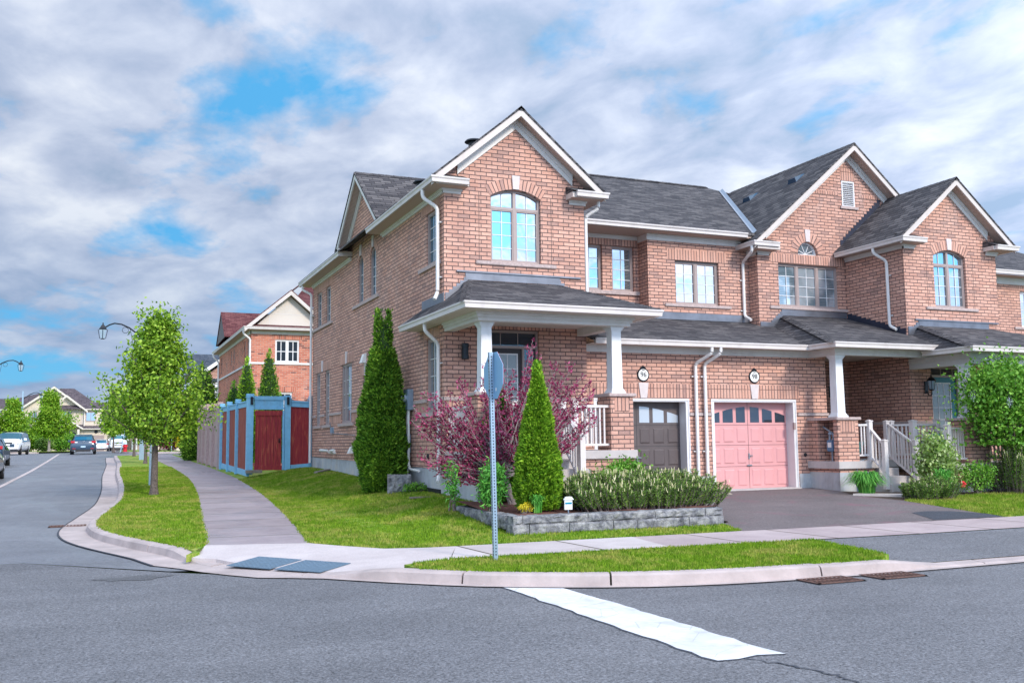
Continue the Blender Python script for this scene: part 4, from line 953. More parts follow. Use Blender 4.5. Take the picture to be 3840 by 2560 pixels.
# services on the side wall: electricity meter with conduit, cable box, vent hoods, pipes
m_ = MB(); SX.box(m_, 21.50, 21.85, 1.98, 2.46, 0, .14); o = m_.build('electricity_meter', 'galvanised', H96, bevel=.01)
g_ = MB(); g_.lathe((6.54, 21.68, 2.25), [(.085, 0), (.085, .07), (.07, .11), (.03, .125)], 16, Vector((-1, 0, 0))); g_.build('dial', 'pane_frosted', o)
m_ = MB(); m_.tube([(6.60, 21.62, 1.98), (6.60, 21.62, .72), (6.60, 21.50, .62), (6.60, 20.85, .60)], .032, 8); m_.tube([(6.61, 21.74, 1.98), (6.61, 21.74, -.0)], .028, 8); m_.tube([(6.62, 21.9, 1.4), (6.62, 21.9, .1)], .02, 6); m_.build('conduit', 'pvc_white', H96)
m_ = MB(); SX.box(m_, 21.7, 22.0, 1.0, 1.42, .0, .10); m_.build('cable_box', 'galvanised', H96)
m_ = MB(); SX.box(m_, 29.75, 29.95, 1.56, 1.74, 0, .06); m_.tube([(6.66, 30.2, 1.9), (6.66, 30.15, 1.55), (6.66, 29.9, 1.52)], .008, 5); m_.tube([(6.665, 29.8, 1.55), (6.665, 27.0, 1.46)], .007, 5); m_.build('cable_box', 'blue_grey_box', H96)
for y, z, s in ((27.35, .95, 1), (25.95, 3.42, 1.35)):
    m_ = MB(); m_.hull8([(6.68, y-.09*s, z), (6.68, y+.09*s, z), (6.68, y+.09*s, z+.20*s), (6.68, y-.09*s, z+.20*s)], [(6.54, y-.09*s, z), (6.54, y+.09*s, z), (6.62, y+.09*s, z+.18*s), (6.62, y-.09*s, z+.18*s)]); m_.build('vent_hood', 'pvc_white', H96)
m_ = MB(); m_.tube([(6.7, 29.9, .96), (6.58, 29.9, .97), (6.50, 29.85, 1.02), (6.50, 30.9, 1.03)], .04, 8); m_.tube([(6.7, 29.5, .94), (6.56, 29.5, .96), (6.5, 29.4, 1.02), (6.5, 28.9, 1.03)], .04, 8); m_.build('exhaust_pipe', 'pvc_white', H96)
m_ = MB(); m_.lathe((6.70, 20.4, .92), [(.06, 0), (.05, .05)], 10, Vector((-1, 0, 0))); m_.build('dryer_outlet', 'plastic_dark', H96)

# ================================================================ townhouse 98
F98 = F_(21.5)
mb = MB()
wall(mb, F98, [(16.55, 4.05), (23.1, 4.05), (23.1, 6.8), (19.825, 9.55), (16.55, 6.8)], [opening(17.25, 19.37, 4.88, 6.10), opening(17.96, 18.66, 6.38, 6.42, .33), opening(19.63, 20.10, 7.91, 8.66)])
mb.face([(16.55, 21.5, 4.05), (16.55, 21.95, 4.05), (16.55, 21.95, 6.7), (16.55, 21.5, 6.7)])
wall(mb, FG, [(13.2, 0), (13.5, 0), (13.5, 2.19), (16.03, 2.19), (16.03, 0), (17.0, 0), (17.0, 3.46), (13.2, 3.46)])
for a in (13.5, 16.03): mb.face([(a, 19.5, 0), (a, 19.85, 0), (a, 19.85, 2.19), (a, 19.5, 2.19)])
mb.face([(13.5, 19.5, 2.19), (16.03, 19.5, 2.19), (16.03, 19.85, 2.19), (13.5, 19.85, 2.19)])
mb.face([(17.0, 19.5, .5), (17.0, 21.6, .5), (17.0, 21.6, 3.5), (17.0, 19.5, 3.5)])
wall(mb, F_(21.6), [(17.0, .6), (19.63, .6), (19.63, 3.5), (17.0, 3.5)], [opening(17.25, 18.35, .67, 2.95)])
mb.build('wall', 'brick', H98)
mb = MB(); mb.box(13.2, 13.48, 19.48, 19.7, -.2, .36); mb.box(16.05, 16.42, 19.48, 19.7, -.2, .36); mb.box(16.38, 17.48, 18.44, 18.6, -.4, .40); mb.box(16.38, 16.5, 18.6, 19.5, -.4, .40); mb.build('foundation', 'foundation', H98)
window(H98, F98, 17.25, 19.37, 4.88, 6.10, ((0, 1/3, 2, 4), (1/3, 2/3, 2, 4), (2/3, 1, 2, 4)), sill=.34, pane='pane_blinds')
soldier(H98, F98, 17.0, 19.6, 6.105, 6.36)
window(H98, F98, 17.96, 18.66, 6.38, 6.42, ((0, 1, 1, 1),), rise=.33, fan=True, frame='white_vinyl', pane='pane_sky', fw=.035); arch_bricks(H98, F98, 17.96, 18.66, 6.42, .33, t=.26, kd=.36)
m_ = MB(); F98.box(m_, 19.63, 20.10, 7.91, 8.66, -.08, -.07)
for i in range(12): z = 7.95+i*.056; m_.hull8([F98.P(19.67, z, -.06), F98.P(20.06, z, -.06), F98.P(20.06, z+.012, -.06), F98.P(19.67, z+.012, -.06)], [F98.P(19.67, z-.03, .0), F98.P(20.06, z-.03, .0), F98.P(20.06, z-.018, .0), F98.P(19.67, z-.018, .0)])
for q in ((19.63, 19.67, 7.91, 8.66), (20.06, 20.10, 7.91, 8.66), (19.67, 20.06, 8.62, 8.66), (19.67, 20.06, 7.91, 7.94)): F98.box(m_, *q, -.07, .01)
m_.build('gable_vent', 'white_vinyl', H98)
m_ = MB(); F98.box(m_, 19.55, 20.2, 7.83, 7.907, 0, .05); m_.build('sill', 'stone_sill', H98); soldier(H98, F98, 19.6, 20.13, 8.665, 8.93); soldier(H98, F98, 19.6, 20.13, 8.935, 9.05)
soldier(H98, F98, 18.7, 19.5, 8.20, 8.31); soldier(H98, F98, 20.25, 21.2, 8.20, 8.31)
zb98, _ = gable_front(H98, F98, 16.55, 23.1, 6.27, 6.56, og=.38, of=.40, slope=.854, back=8, left_eave=.35, right_eave=8, ridge_back=5.9, rightret=False)
m_ = MB()
for i in range(27): y = 21.1+i*.22; zz_ = zb98(19.825)+.004; m_.prism([(19.70, y, zz_-.10), (19.825, y, zz_+.012), (19.95, y, zz_-.10)], (0, .23, -.008))
m_.build('ridge_caps', 'shingle', H98)
m_ = MB()
a_, b_ = Vector((16.42, 21.42, 6.84)), Vector((19.42, 27.1, 9.72)); n_ = 1
d_ = (b_-a_).normalized(); s1 = Vector((-1, 0, 0))*.07; s2 = Vector((.09, 0, .09*.854)); up = Vector((0, 0, .02))
m_.face([a_+up+s1+Vector((0, 0, .0)), a_+up, b_+up, b_+up+s1]); m_.face([a_+up, a_+s2+up, b_+s2+up, b_+up]); m_.build('valley_flashing', 'valley_metal', H98)
for (z, dd) in ((8.92, 2.0), (8.85, 4.1)):
    xx = 19.825-(zb98(19.825)-z)/.854; m_ = MB(); yy = 21.5+dd-1
    m_.hull8([(xx-.18, yy-.15, z-.154-.02), (xx+.18, yy-.15, z+.154-.02), (xx+.18, yy+.25, z+.154-.02), (xx-.18, yy+.25, z-.154-.02)], [(xx-.20, yy-.10, z-.02), (xx+.06, yy-.10, z+.11), (xx+.06, yy+.20, z+.11), (xx-.20, yy+.20, z-.02)]); m_.build('roof_vent', 'paint_navy', H98)
gutter_run(H98, [(16.11, 21.95, 6.57), (16.11, 21.02, 6.57), (16.98, 21.02, 6.57)])
m_ = MB(); m_.face([(16.17, 21.1, 6.44), (16.55, 21.1, 6.44), (16.55, 21.9, 6.44), (16.17, 21.9, 6.44)]); m_.build('soffit', 'soffit', H98)
m_ = MB(); X_(16.55).box(m_, 21.465, 21.9, 6.27, 6.44, 0, .035); X_(16.55).box(m_, 21.44, 21.9, 6.35, 6.44, .035, .065); m_.build('frieze', 'frieze', H98)
garage_door(H98, FG, 13.5, 16.03, .02, 2.19, 'door_pink' if 'door_pink' in MT else 'red_plastic', 'pane_dark')
soldier(H98, FG, 13.4, 16.12, 2.20, 2.42); soldier(H98, FG, 13.4, 16.12, 2.425, 2.54); keystone(H98, FG, 14.77, 2.20, 2.555, .085, .13)
m_ = MB(); FG.box(m_, 16.06, 17.03, 1.79, 1.86, 0, .035); FG.box(m_, 13.2, 13.5, 1.79, 1.86, 0, .035); m_.build('stone_band', 'stone_sill', H98)
m_ = MB(); FG.box(m_, 13.52, 16.01, -.04, .03, -.3, .12); m_.build('threshold', 'concrete', H98)
plaque(H98, 14.78, 2.745, '98')
m_ = MB()
roofslab(m_, [(13.2, 18.98, 3.505), (16.05, 18.98, 3.505), (17.02, 21.5, 4.30), (16.55, 21.5, 4.30), (16.55, 21.9, 4.43), (13.3, 21.9, 4.43), (13.2, 21.9, 4.43)]); m_.build('garage_roof', 'shingle', H98)
m_ = MB()
roofslab(m_, [(16.03, 18.02, 3.51), (19.30, 18.02, 3.51), (19.78, 19.3, 3.92), (19.63, 19.3, 3.92), (19.63, 21.5, 4.61), (17.39, 21.5, 4.61)])
roofslab(m_, [(16.03, 19.0, 3.51), (16.03, 18.02, 3.51), (17.39, 21.5, 4.61), (17.02, 21.5, 4.31)]); m_.build('porch_roof', 'shingle', H98)
hipcaps(H98, (16.03, 18.02, 3.51), (17.39, 21.5, 4.61))
gutter_run(H98, [(13.2, 18.92, 3.51), (16.0, 18.92, 3.51), (16.0, 17.96, 3.51), (19.28, 17.96, 3.51)])
m_ = MB(); m_.face([(13.2, 19.0, 3.40), (16.45, 19.0, 3.40), (16.45, 19.5, 3.40), (13.2, 19.5, 3.40)]); m_.face([(16.1, 18.05, 3.40), (19.6, 18.05, 3.40), (19.6, 18.5, 3.40), (16.1, 18.5, 3.40)]); m_.face([(16.1, 18.5, 3.40), (16.5, 18.5, 3.40), (16.5, 19.1, 3.40), (16.1, 19.1, 3.40)])
m_.face([(16.6, 18.7, 3.38), (19.63, 18.7, 3.38), (19.63, 21.6, 3.38), (16.6, 21.6, 3.38)]); m_.build('porch_soffit', 'soffit_light', H98)
m_ = MB(); FG.box(m_, 13.2, 16.45, 3.245, 3.40, 0, .035); FG.box(m_, 13.2, 16.42, 3.31, 3.40, .035, .06); m_.box(16.45, 19.6, 18.5, 18.72, 3.245, 3.40); m_.box(16.45, 16.67, 18.72, 19.5, 3.245, 3.40)
m_.box(16.415, 19.6, 18.465, 18.5, 3.31, 3.40); m_.box(16.415, 16.45, 18.5, 19.44, 3.31, 3.40); m_.build('porch_beam', 'frieze', H98)
column(H98, 16.66, 18.72, 1.73, 3.245); pier(H98, 16.38, 17.02, 18.45, 18.60, .665, 1.73)
m_ = MB(); m_.box(16.39, 16.74, 19.17, 19.5, .665, 1.66); m_.box(16.74, 16.84, 18.61, 19.5, .665, 1.66); m_.build('niche_wall', 'brick', H98)
m_ = MB(); m_.box(16.34, 17.0, 18.664, 19.5, 1.66, 1.727); m_.build('cap_stone', 'stone_sill', H98)
m_ = MB(); m_.box(16.32, 17.55, 18.38, 19.5, .49, .665); m_.box(17.55, 19.63, 18.9, 21.6, .49, .665); m_.box(17.55, 17.56, 18.38, 18.9, -.1, .66); m_.build('porch_slab', 'concrete', H98, bevel=.008)
m_ = MB(); m_.box(16.39, 17.47, 18.45, 18.6, .40, .49); m_.box(16.39, 16.5, 18.6, 19.5, .40, .49); m_.build('porch_base', 'brick', H98)
m_ = MB(); m_.box(17.45, 18.35, 18.55, 18.95, -.2, .48); m_.box(17.45, 18.35, 18.20, 18.55, -.2, .29); m_.box(17.40, 18.40, 17.85, 18.20, -.3, .11); m_.build('steps', 'concrete', H98, bevel=.008)
newel(H98, 17.34, 18.42, .66, 1.62); newel(H98, 17.34, 17.95, .0, 1.14); newel(H98, 18.35, 18.90, .66, 1.62); newel(H98, 18.35, 17.98, .0, 1.14); newel(H98, 18.55, 18.95, .66, 1.62); newel(H98, 18.78, 18.45, .5, 1.62, w=.07); newel(H98, 19.58, 18.45, .5, 1.64, w=.06)
railing(H98, ((17.02, 18.47), (17.29, 18.45)), .78, 1.56, n=3); railing(H98, ((17.34, 18.37), (17.34, 18.0)), (.72, .38), (1.45, 1.10), n=3, name='stair_railing'); railing(H98, ((18.35, 18.84), (18.35, 18.04)), (.74, .22), (1.58, 1.10), n=8, name='stair_railing')
railing(H98, ((18.84, 18.45), (19.52, 18.45)), .78, 1.56, n=6); railing(H98, ((18.58, 18.9), (18.75, 18.5)), .78, 1.56, n=4)
lantern(H98, 18.98, 21.6, 2.55, 1.15)
front_door(H98, F_(21.6), 17.25, 18.35, .67, 2.95, 'door_dark', transom=.3, side=.0001+.05)
m_ = MB(); F98.box(m_, 17.30, 19.60, 4.62, 4.79, 0, .02); F98.box(m_, 16.57, 17.05, 4.22, 4.42, 0, .03)
for i in range(6): a = 16.95+i*.075; zr = 4.28+(a-16.95)*.82; F98.box(m_, a, a+.075, zr-.02, zr+.2, 0, .015)
m_.build('flashing', 'flashing_metal', H98)
step_flash(H98, X_(19.63), ((19.35, 3.93), (21.48, 4.62)), up=.17, n=12)
step_flash(H98, F98, ((19.5, 6.62), (21.05, 8.02)), up=.26, n=15)
downspout(H98, [(16.16, 21.2, 6.44), (16.16, 21.2, 6.30), (16.31, 21.83, 6.10), (16.31, 21.83, 4.60), (16.35, 21.6, 4.47)], brackets=[(16.31, 21.87, 5.6, 'F'), (16.31, 21.87, 4.75, 'F')])
downspout(H98, [(13.47, 19.0, 3.40), (13.47, 19.0, 3.24), (13.29, 19.42, 3.02), (13.29, 19.42, .02)], brackets=[(13.29, 19.46, 2.72, 'F'), (13.29, 19.46, .95, 'F')])
m_ = MB(); m_.box(16.46, 16.62, 18.72, 18.96, .90, 1.18); o = m_.build('gas_meter', 'meter_blue', H98, bevel=.02)
g_ = MB(); g_.tube([(16.53, 18.78, 1.18), (16.53, 18.78, 1.34), (16.53, 18.95, 1.42), (16.53, 19.12, 1.50)], .022, 8); g_.tube([(16.53, 18.90, 1.18), (16.53, 18.90, 1.34)], .03, 8); g_.lathe((16.53, 18.86, 1.31), [(.07, 0), (.07, .05), (.03, .07)], 10); g_.tube([(16.53, 18.84, .92), (16.53, 18.84, .67)], .02, 8); g_.build('pipe', 'galvanised', o)
g_ = MB(); g_.box(16.45, 16.462, 18.78, 18.90, 1.0, 1.12); g_.build('dial', 'plaque_white', o)
m_ = MB(); m_.tube([(17.18, 18.44, .70), (16.98, 18.42, .66), (16.90, 18.43, .5), (16.90, 18.43, -.1)], .008, 5); m_.tube([(16.90, 18.42, .12), (16.90, 18.42, -.12)], .028, 8); m_.build('conduit', 'blue_grey_box', H98)
m_ = MB(); m_.lathe((16.25, 19.49, .82), [(.05, 0), (.03, .03)], 10, Vector((0, -1, 0))); m_.build('dryer_outlet', 'plastic_dark', H98)
m_ = MB(); m_.box(15.90, 15.96, 19.44, 19.50, 1.45, 1.62); m_.build('keypad', 'taupe_frame', H98)

# ================================================================ townhouse 100
F10 = F_(19.3)
mb = MB()
wall(mb, F10, [(19.63, .3), (23.03, .3), (23.03, 6.72), (21.33, 8.12), (19.63, 6.72)], [opening(20.69, 21.87, 4.72, 6.12, .18), opening(20.38, 21.75, .60, 3.10)])
mb.face([(19.63, 19.3, .3), (19.63, 21.6, .3), (19.63, 21.6, 6.7), (19.63, 19.3, 6.7)]); mb.face([(23.03, 19.3, .3), (23.03, 22.2, .3), (23.03, 22.2, 6.7), (23.03, 19.3, 6.7)])
mb.build('wall', 'brick', H100)
window(H100, F10, 20.69, 21.87, 4.72, 6.12, W2, rise=.18, transom=5.90, sill=.36, pane='pane_sky'); arch_bricks(H100, F10, 20.69, 21.87, 6.12, .18, t=.25)
for a in (20.42, 22.13): m_ = MB(); F10.box(m_, a, a+.01, 4.72, 6.2, 0, .003); m_.build('joint', 'plastic_dark', H100)
front_door(H100, F10, 20.38, 21.75, .60, 3.10, 'door_teal', transom=.25, side=.33, glass=(.06, .26, .45, .17)); soldier(H100, F10, 20.1, 22.0, 3.105, 3.24)
zb10, _ = gable_front(H100, F10, 19.63, 23.03, 6.25, 6.48, og=.41, of=.35, slope=.84, back=2.25, ridge_back=2.6, right_eave=3)
m_ = MB()
for i in range(12): y = 18.93+i*.22; zz_ = zb10(21.33)+.004; m_.prism([(21.21, y, zz_-.095), (21.33, y, zz_+.012), (21.45, y, zz_-.095)], (0, .23, -.008))
m_.build('ridge_caps', 'shingle', H100)
gutter_run(H100, [(19.18, 21.45, 6.48), (19.18, 18.83, 6.48), (20.05, 18.83, 6.48)]); gutter_run(H100, [(22.62, 18.83, 6.48), (23.48, 18.83, 6.48), (23.48, 21.5, 6.48)])
m_ = MB(); m_.face([(19.24, 18.95, 6.36), (19.63, 18.95, 6.36), (19.63, 21.4, 6.36), (19.24, 21.4, 6.36)]); m_.face([(23.03, 18.95, 6.36), (23.4, 18.95, 6.36), (23.4, 21.4, 6.36), (23.03, 21.4, 6.36)]); m_.build('soffit', 'soffit', H100)
m_ = MB(); X_(19.63).box(m_, 19.265, 21.46, 6.25, 6.36, 0, .035); X_(19.63).box(m_, 19.24, 21.46, 6.30, 6.36, .035, .07); m_.build('frieze', 'frieze', H100)
m_ = MB(); F10.box(m_, 19.595, 20.38, 1.58, 1.65, 0, .035); X_(19.63).box(m_, 19.3, 21.6, 1.58, 1.65, 0, .035); F10.box(m_, 21.75, 23.03, 1.58, 1.65, 0, .035); m_.build('stone_band', 'stone_sill', H100)
m_ = MB()
roofslab(m_, [(19.13, 16.82, 3.39), (24.6, 16.82, 3.39), (22.7, 19.3, 4.18), (20.10, 19.3, 4.18)])
roofslab(m_, [(19.13, 18.1, 3.39), (19.13, 16.82, 3.39), (20.10, 19.3, 4.18), (19.78, 19.3, 3.93)])
roofslab(m_, [(24.6, 16.82, 3.39), (24.6, 19.9, 3.39), (23.03, 20.5, 4.0), (23.03, 19.3, 4.05), (22.7, 19.3, 4.18)]); m_.build('porch_roof', 'shingle', H100)
hipcaps(H100, (19.13, 16.82, 3.39), (20.10, 19.3, 4.18))
gutter_run(H100, [(19.08, 18.35, 3.385), (19.08, 16.76, 3.385), (24.66, 16.76, 3.385), (24.66, 18.9, 3.385)])
m_ = MB(); m_.face([(19.18, 16.85, 3.27), (24.5, 16.85, 3.27), (24.5, 17.35, 3.27), (19.18, 17.35, 3.27)]); m_.face([(19.18, 17.35, 3.27), (19.65, 17.35, 3.27), (19.65, 18.4, 3.27), (19.18, 18.4, 3.27)]); m_.face([(19.8, 17.5, 3.25), (24.2, 17.5, 3.25), (24.2, 19.3, 3.25), (19.8, 19.3, 3.25)]); m_.build('porch_soffit', 'soffit_light', H100)
m_ = MB(); m_.box(19.63, 24.2, 17.35, 17.57, 3.0, 3.27); m_.box(19.63, 19.85, 17.57, 19.3, 3.0, 3.27); m_.box(19.595, 24.2, 17.315, 17.35, 3.14, 3.27); m_.box(19.595, 19.63, 17.35, 19.28, 3.14, 3.27); m_.build('porch_beam', 'frieze', H100)
m_ = MB(); F10.box(m_, 20.05, 22.6, 4.17, 4.33, 0, .02); F10.box(m_, 19.9, 22.95, 4.325, 4.36, 0, .045); F10.box(m_, 19.65, 19.86, 3.92, 4.15, 0, .03)
for i in range(4): a = 19.80+i*.075; zr = 3.92+(a-19.80)*.82; F10.box(m_, a, a+.075, zr-.02, zr+.22, 0, .015)
m_.build('flashing', 'flashing_metal', H100)
column(H100, 19.68, 17.58, 1.68, 3.0); pier(H100, 19.33, 20.02, 17.27, 17.85, .58, 1.68)
m_ = MB(); m_.box(18.85, 23.6, 17.22, 19.3, .42, .58); m_.build('porch_slab', 'concrete', H100, bevel=.008); m_ = MB(); m_.box(18.95, 23.5, 17.29, 19.29, .12, .42); m_.build('porch_base', 'brick', H100); m_ = MB(); m_.box(18.93, 23.5, 17.27, 19.2, -.5, .12); m_.build('foundation', 'foundation', H100)
newel(H100, 18.73, 17.33, .2, 1.49, w=.06); railing(H100, ((18.8, 17.33), (19.33, 17.36)), .68, 1.45, n=6); railing(H100, ((20.02, 17.36), (21.3, 17.36)), .68, 1.45, n=10)
lantern(H100, 20.17, 19.3, 2.56, 1.15)
downspout(H100, [(19.26, 20.0, 6.36), (19.26, 20.0, 6.22), (19.57, 19.85, 6.0), (19.57, 19.85, 4.22), (19.55, 19.6, 4.10)], brackets=[(19.61, 19.85, 5.6, 'X'), (19.61, 19.85, 4.5, 'X')])

# ================================================================ townhouse 102, at the edge of the picture
F12 = F_(22.2)
mb = MB(); wall(mb, F12, [(23.05, 3.2), (32, 3.2), (32, 6.4), (23.05, 6.4)], [opening(27.5, 28.2, 4.75, 5.93)]); wall(mb, F_(19.7), [(23.6, -.2), (32, -.2), (32, 3.1), (23.6, 3.1)]); mb.build('wall', 'brick', H102)
window(H102, F12, 27.5, 28.2, 4.75, 5.93, ((0, 1, 2, 4),), pane='pane_bright', sill=.36, frame='white_vinyl'); soldier(H102, F12, 27.0, 28.6, 5.935, 6.10)
m_ = MB(); roofslab(m_, [(23.05, 21.65, 6.47), (32, 21.65, 6.47), (32, 27.5, 8.9), (22, 27.5, 8.9)]); roofslab(m_, [(24.6, 19.2, 3.2), (32, 19.2, 3.2), (32, 22.2, 4.15), (23.05, 22.2, 4.15)]); m_.build('roof', 'shingle', H102)
gutter_run(H102, [(23.5, 21.6, 6.47), (32, 21.6, 6.47)]); m_ = MB(); m_.face([(23.05, 21.7, 6.33), (32, 21.7, 6.33), (32, 22.2, 6.33), (23.05, 22.2, 6.33)]); m_.build('soffit', 'soffit', H102)
m_ = MB(); F12.box(m_, 23.05, 32, 6.12, 6.33, 0, .035); F12.box(m_, 23.05, 32, 6.24, 6.33, .035, .06); m_.build('frieze', 'frieze', H102)
m_ = MB(); F12.box(m_, 23.05, 32, 4.12, 4.28, 0, .02); m_.build('flashing', 'flashing_metal', H102)

# ================================================================ ground, roads, walks, lawns
def big_ground():
    xs = sorted(set(list(np.arange(-300, -40, 20)) + list(np.arange(-40, 60, 2.0)) + list(np.arange(60, 301, 20)))); ys = sorted(set(list(np.arange(-120, -20, 20)) + list(np.arange(-20, 120, 2.0)) + list(np.arange(120, 401, 20))))
    v = [(x, y, hgt(x, y)-.175) for y in ys for x in xs]; n = len(xs); f = [(j*n+i, j*n+i+1, (j+1)*n+i+1, (j+1)*n+i) for j in range(len(ys)-1) for i in range(n-1)]
    raw_mesh('ground', v, np.array(f), 'grass_ground')['kind'] = 'structure'
big_ground()
# road-side foot of the kerb, from the far end of the side road round the corner to the driveway and beyond
KERB = [(.90, 66.5), (.86, 60), (.84, 52), (.72, 45), (.62, 39.5), (.59, 32.7), (.53, 28.8), (.39, 25.4), (.06, 22.3), (-.10, 20.7), (-.16, 19.4), (-.06, 18.2), (.20, 17.1), (.58, 16.0), (.93, 15.05), (1.15, 14.2), (1.55, 13.3), (2.1, 12.45), (2.84, 11.6), (3.4, 11.0), (4.02, 10.42), (4.8, 9.93), (5.66, 9.53), (6.5, 9.32), (7.27, 9.23), (8.1, 9.18), (8.9, 9.16), (9.6, 9.16), (10.4, 9.17), (11.1, 9.18), (13, 9.2), (16, 9.2), (20, 9.2), (28, 9.2)]
def smooth_path(P, step=.35):
    P = [Vector((x, y, 0)) for x, y in P]; out = []
    for i in range(len(P)-1):
        p0 = P[max(i-1, 0)]; p1 = P[i]; p2 = P[i+1]; p3 = P[min(i+2, len(P)-1)]; n = max(1, int((p2-p1).length/step))
        for k in range(n):
            t = k/n; out.append(.5*((2*p1)+(p2-p0)*t+(2*p0-5*p1+4*p2-p3)*t*t+(3*p1-p0-3*p2+p3)*t**3))
    out.append(P[-1]); return out
KP = smooth_path(KERB)
def drop(p):                 # how far the kerb is dropped (0 full height, 1 flush): corner ramp and driveway
    x, y = p.x, p.y; r = 0
    if y > 11.2: r = max(r, min(1, max(0, (14.7-y)/.8))*min(1, max(0, (y-11.35)/.5)) if y < 20 else 0)
    if y < 11: r = max(r, min(1, max(0, (x-8.95)/.7)))
    return r
def path_normals(P):
    out = []
    for i in range(len(P)):
        d = (P[min(i+1, len(P)-1)]-P[max(i-1, 0)]); d.z = 0; d.normalize(); out.append(Vector((-d.y, d.x, 0)))
    return out
KN = path_normals(KP)
def kerb_sections():
    """one kerb stone after another with an open joint between them"""
    cum = [0]
    for i in range(1, len(KP)): cum.append(cum[-1]+(KP[i]-KP[i-1]).length)
    tot = cum[-1]; joints = [0]; random.seed(3)
    while joints[-1] < tot: joints.append(joints[-1]+random.choice([2.2, 2.9, 1.7, 2.6]))
    def at(s):
        s = min(max(s, 0), tot-1e-4); i = int(np.searchsorted(cum, s, side='right'))-1; i = min(i, len(KP)-2); t = (s-cum[i])/(cum[i+1]-cum[i]); return KP[i].lerp(KP[i+1], t), KN[i].lerp(KN[i+1], t).normalized()
    mb = MB()
    for a, b in zip(joints[:-1], joints[1:]):
        n = max(2, int((b-a)/.3)); prev = None; jog = random.uniform(-.006, .006)
        for k in range(n+1):
            s = a+.012+(b-a-.024)*k/n; p, m = at(s); g = hgt(p.x, p.y); dr = drop(p); hh = .135*(1-dr)+.03*dr; lo = g-.135
            q = [p+m*(-.015)+Vector((0, 0, lo-.1)), p+m*.0+Vector((0, 0, lo)), p+m*.028+Vector((0, 0, lo+hh*.82+jog)), p+m*.06+Vector((0, 0, lo+hh*.97+jog)), p+m*.10+Vector((0, 0, lo+hh+jog)), p+m*.22+Vector((0, 0, lo+hh+jog+(.012 if dr > .5 else 0))), p+m*.225+Vector((0, 0, lo-.1))]
            if prev:
                for i in range(len(q)-1): mb.face([prev[i], q[i], q[i+1], prev[i+1]])
            if k in (0, n): mb.face(q)
            prev = q
    o = mb.build('kerb', 'curb_concrete'); o['kind'] = 'structure'
    # gutter pan
    mb = MB(); prev = None
    for p, m in zip(KP, KN):
        if p.y < 12.2: w = max(0.03, .45-(12.9-p.y)*.35) if p.y > 11.8 else .10
        elif p.y < 14: w = .33
        else: w = .45
        g = hgt(p.x, p.y)-.135; q = [p-m*w+Vector((0, 0, g+.010)), p-m*(w*.3)+Vector((0, 0, g-.004+.010)), p+m*.01+Vector((0, 0, g+.004+.010))]
        if prev:
            for i in (0, 1): mb.face([prev[i], q[i], q[i+1], prev[i+1]])
        prev = q
    mb.build('gutter_pan', 'curb_concrete')['kind'] = 'structure'
    mb = MB(); prev = None            # tar seam along the pan
    for p, m in zip(KP, KN):
        if p.y < 14: break
        g = hgt(p.x, p.y)-.135; q = [p-m*.475+Vector((0, 0, g+.012)), p-m*.445+Vector((0, 0, g+.016))]
        if prev: mb.face([prev[0], q[0], q[1], prev[1]])
        prev = q
    mb.build('seam', 'asphalt_fresh')['kind'] = 'structure'
kerb_sections()
kin = lambda w: [(p.x+m.x*w, p.y+m.y*w) for p, m in zip(KP, KN)]
KI = kin(.2); KR = kin(.0)
def between(L, ylo=None, yhi=None, xlo=None, xhi=None): return [p for p in L if (ylo is None or p[1] >= ylo) and (yhi is None or p[1] <= yhi) and (xlo is None or p[0] >= xlo) and (xhi is None or p[0] <= xhi)]
# carriageways
left_edge = [(p[0]+.05, p[1]) for p in KR if p[1] >= 11.6]
sheet('road', [(-60, -40), (60, -40), (60, 9.25)] + [p for p in reversed(KR) if p[0] > 2.84 and p[1] < 11.5] + [(2.84, 11.58), (.9, 13.4), (-.9, 15.2), (-60, 15.2)], -.139, 'asphalt')
sheet('side_road', [(-7.2, 15.2), (-.9, 15.2), (.9, 13.5), (1.6, 13.3)] + [(p[0]+.02, p[1]) for p in reversed(left_edge) if p[1] > 13.6] + [(1.6, 68.2), (3.5, 69.0), (8, 69.2), (60, 69.2), (60, 77), (8, 77), (3.5, 77.0), (1.6, 79.5), (1.2, 84), (1.2, 90), (-60, 90), (-60, 80), (-11, 79), (-7.6, 72), (-6.9, 60)], -.137, 'asphalt_wet')
sheet('driveway_far', [(-4.6, 90), (3.4, 90), (3.4, 139), (-2.2, 139), (-2.2, 96)], -.12, 'asphalt_wet')
# left verge beyond the side road
sheet('lawn_far_left', [(-60, 15.2), (-7.4, 15.2), (-7.1, 60), (-7.8, 72), (-11.2, 79), (-60, 80)], -.02, 'grass_ground')
# strip between side road and walk; walk; corner ramp; front walk; lawns; drive
WL = [(1.14, 14.0), (1.49, 15.05), (1.81, 19.1), (2.11, 22.9), (2.46, 27.95), (2.77, 34.7), (2.86, 43), (2.86, 55), (2.86, 67)]
WR = [(2.92, 14.65), (3.2, 17.0), (3.61, 21.1), (3.93, 25.45), (4.12, 29.4), (4.28, 33.9), (4.36, 42.3), (4.36, 52.3), (4.36, 67)]
sm = lambda P: [(p.x, p.y) for p in smooth_path(P, .8)]
WLs, WRs = sm(WL), sm(WR)
sheet('verge_lawn', [p for p in KI if 14.3 <= p[1] <= 66] [::-1] + [(1.2, 67)] + WLs[::-1][1:] if False else ([p for p in KI if 14.2 <= p[1] <= 66.5] + WLs), -.0, 'grass_ground', thick=.1)
sheet('side_walk', [(1.49, 14.98)] + [p for p in WLs if p[1] > 15.3] + [p for p in WRs[::-1] if p[1] > 14.9] + [(2.92, 14.58)], .006, 'walk_side')
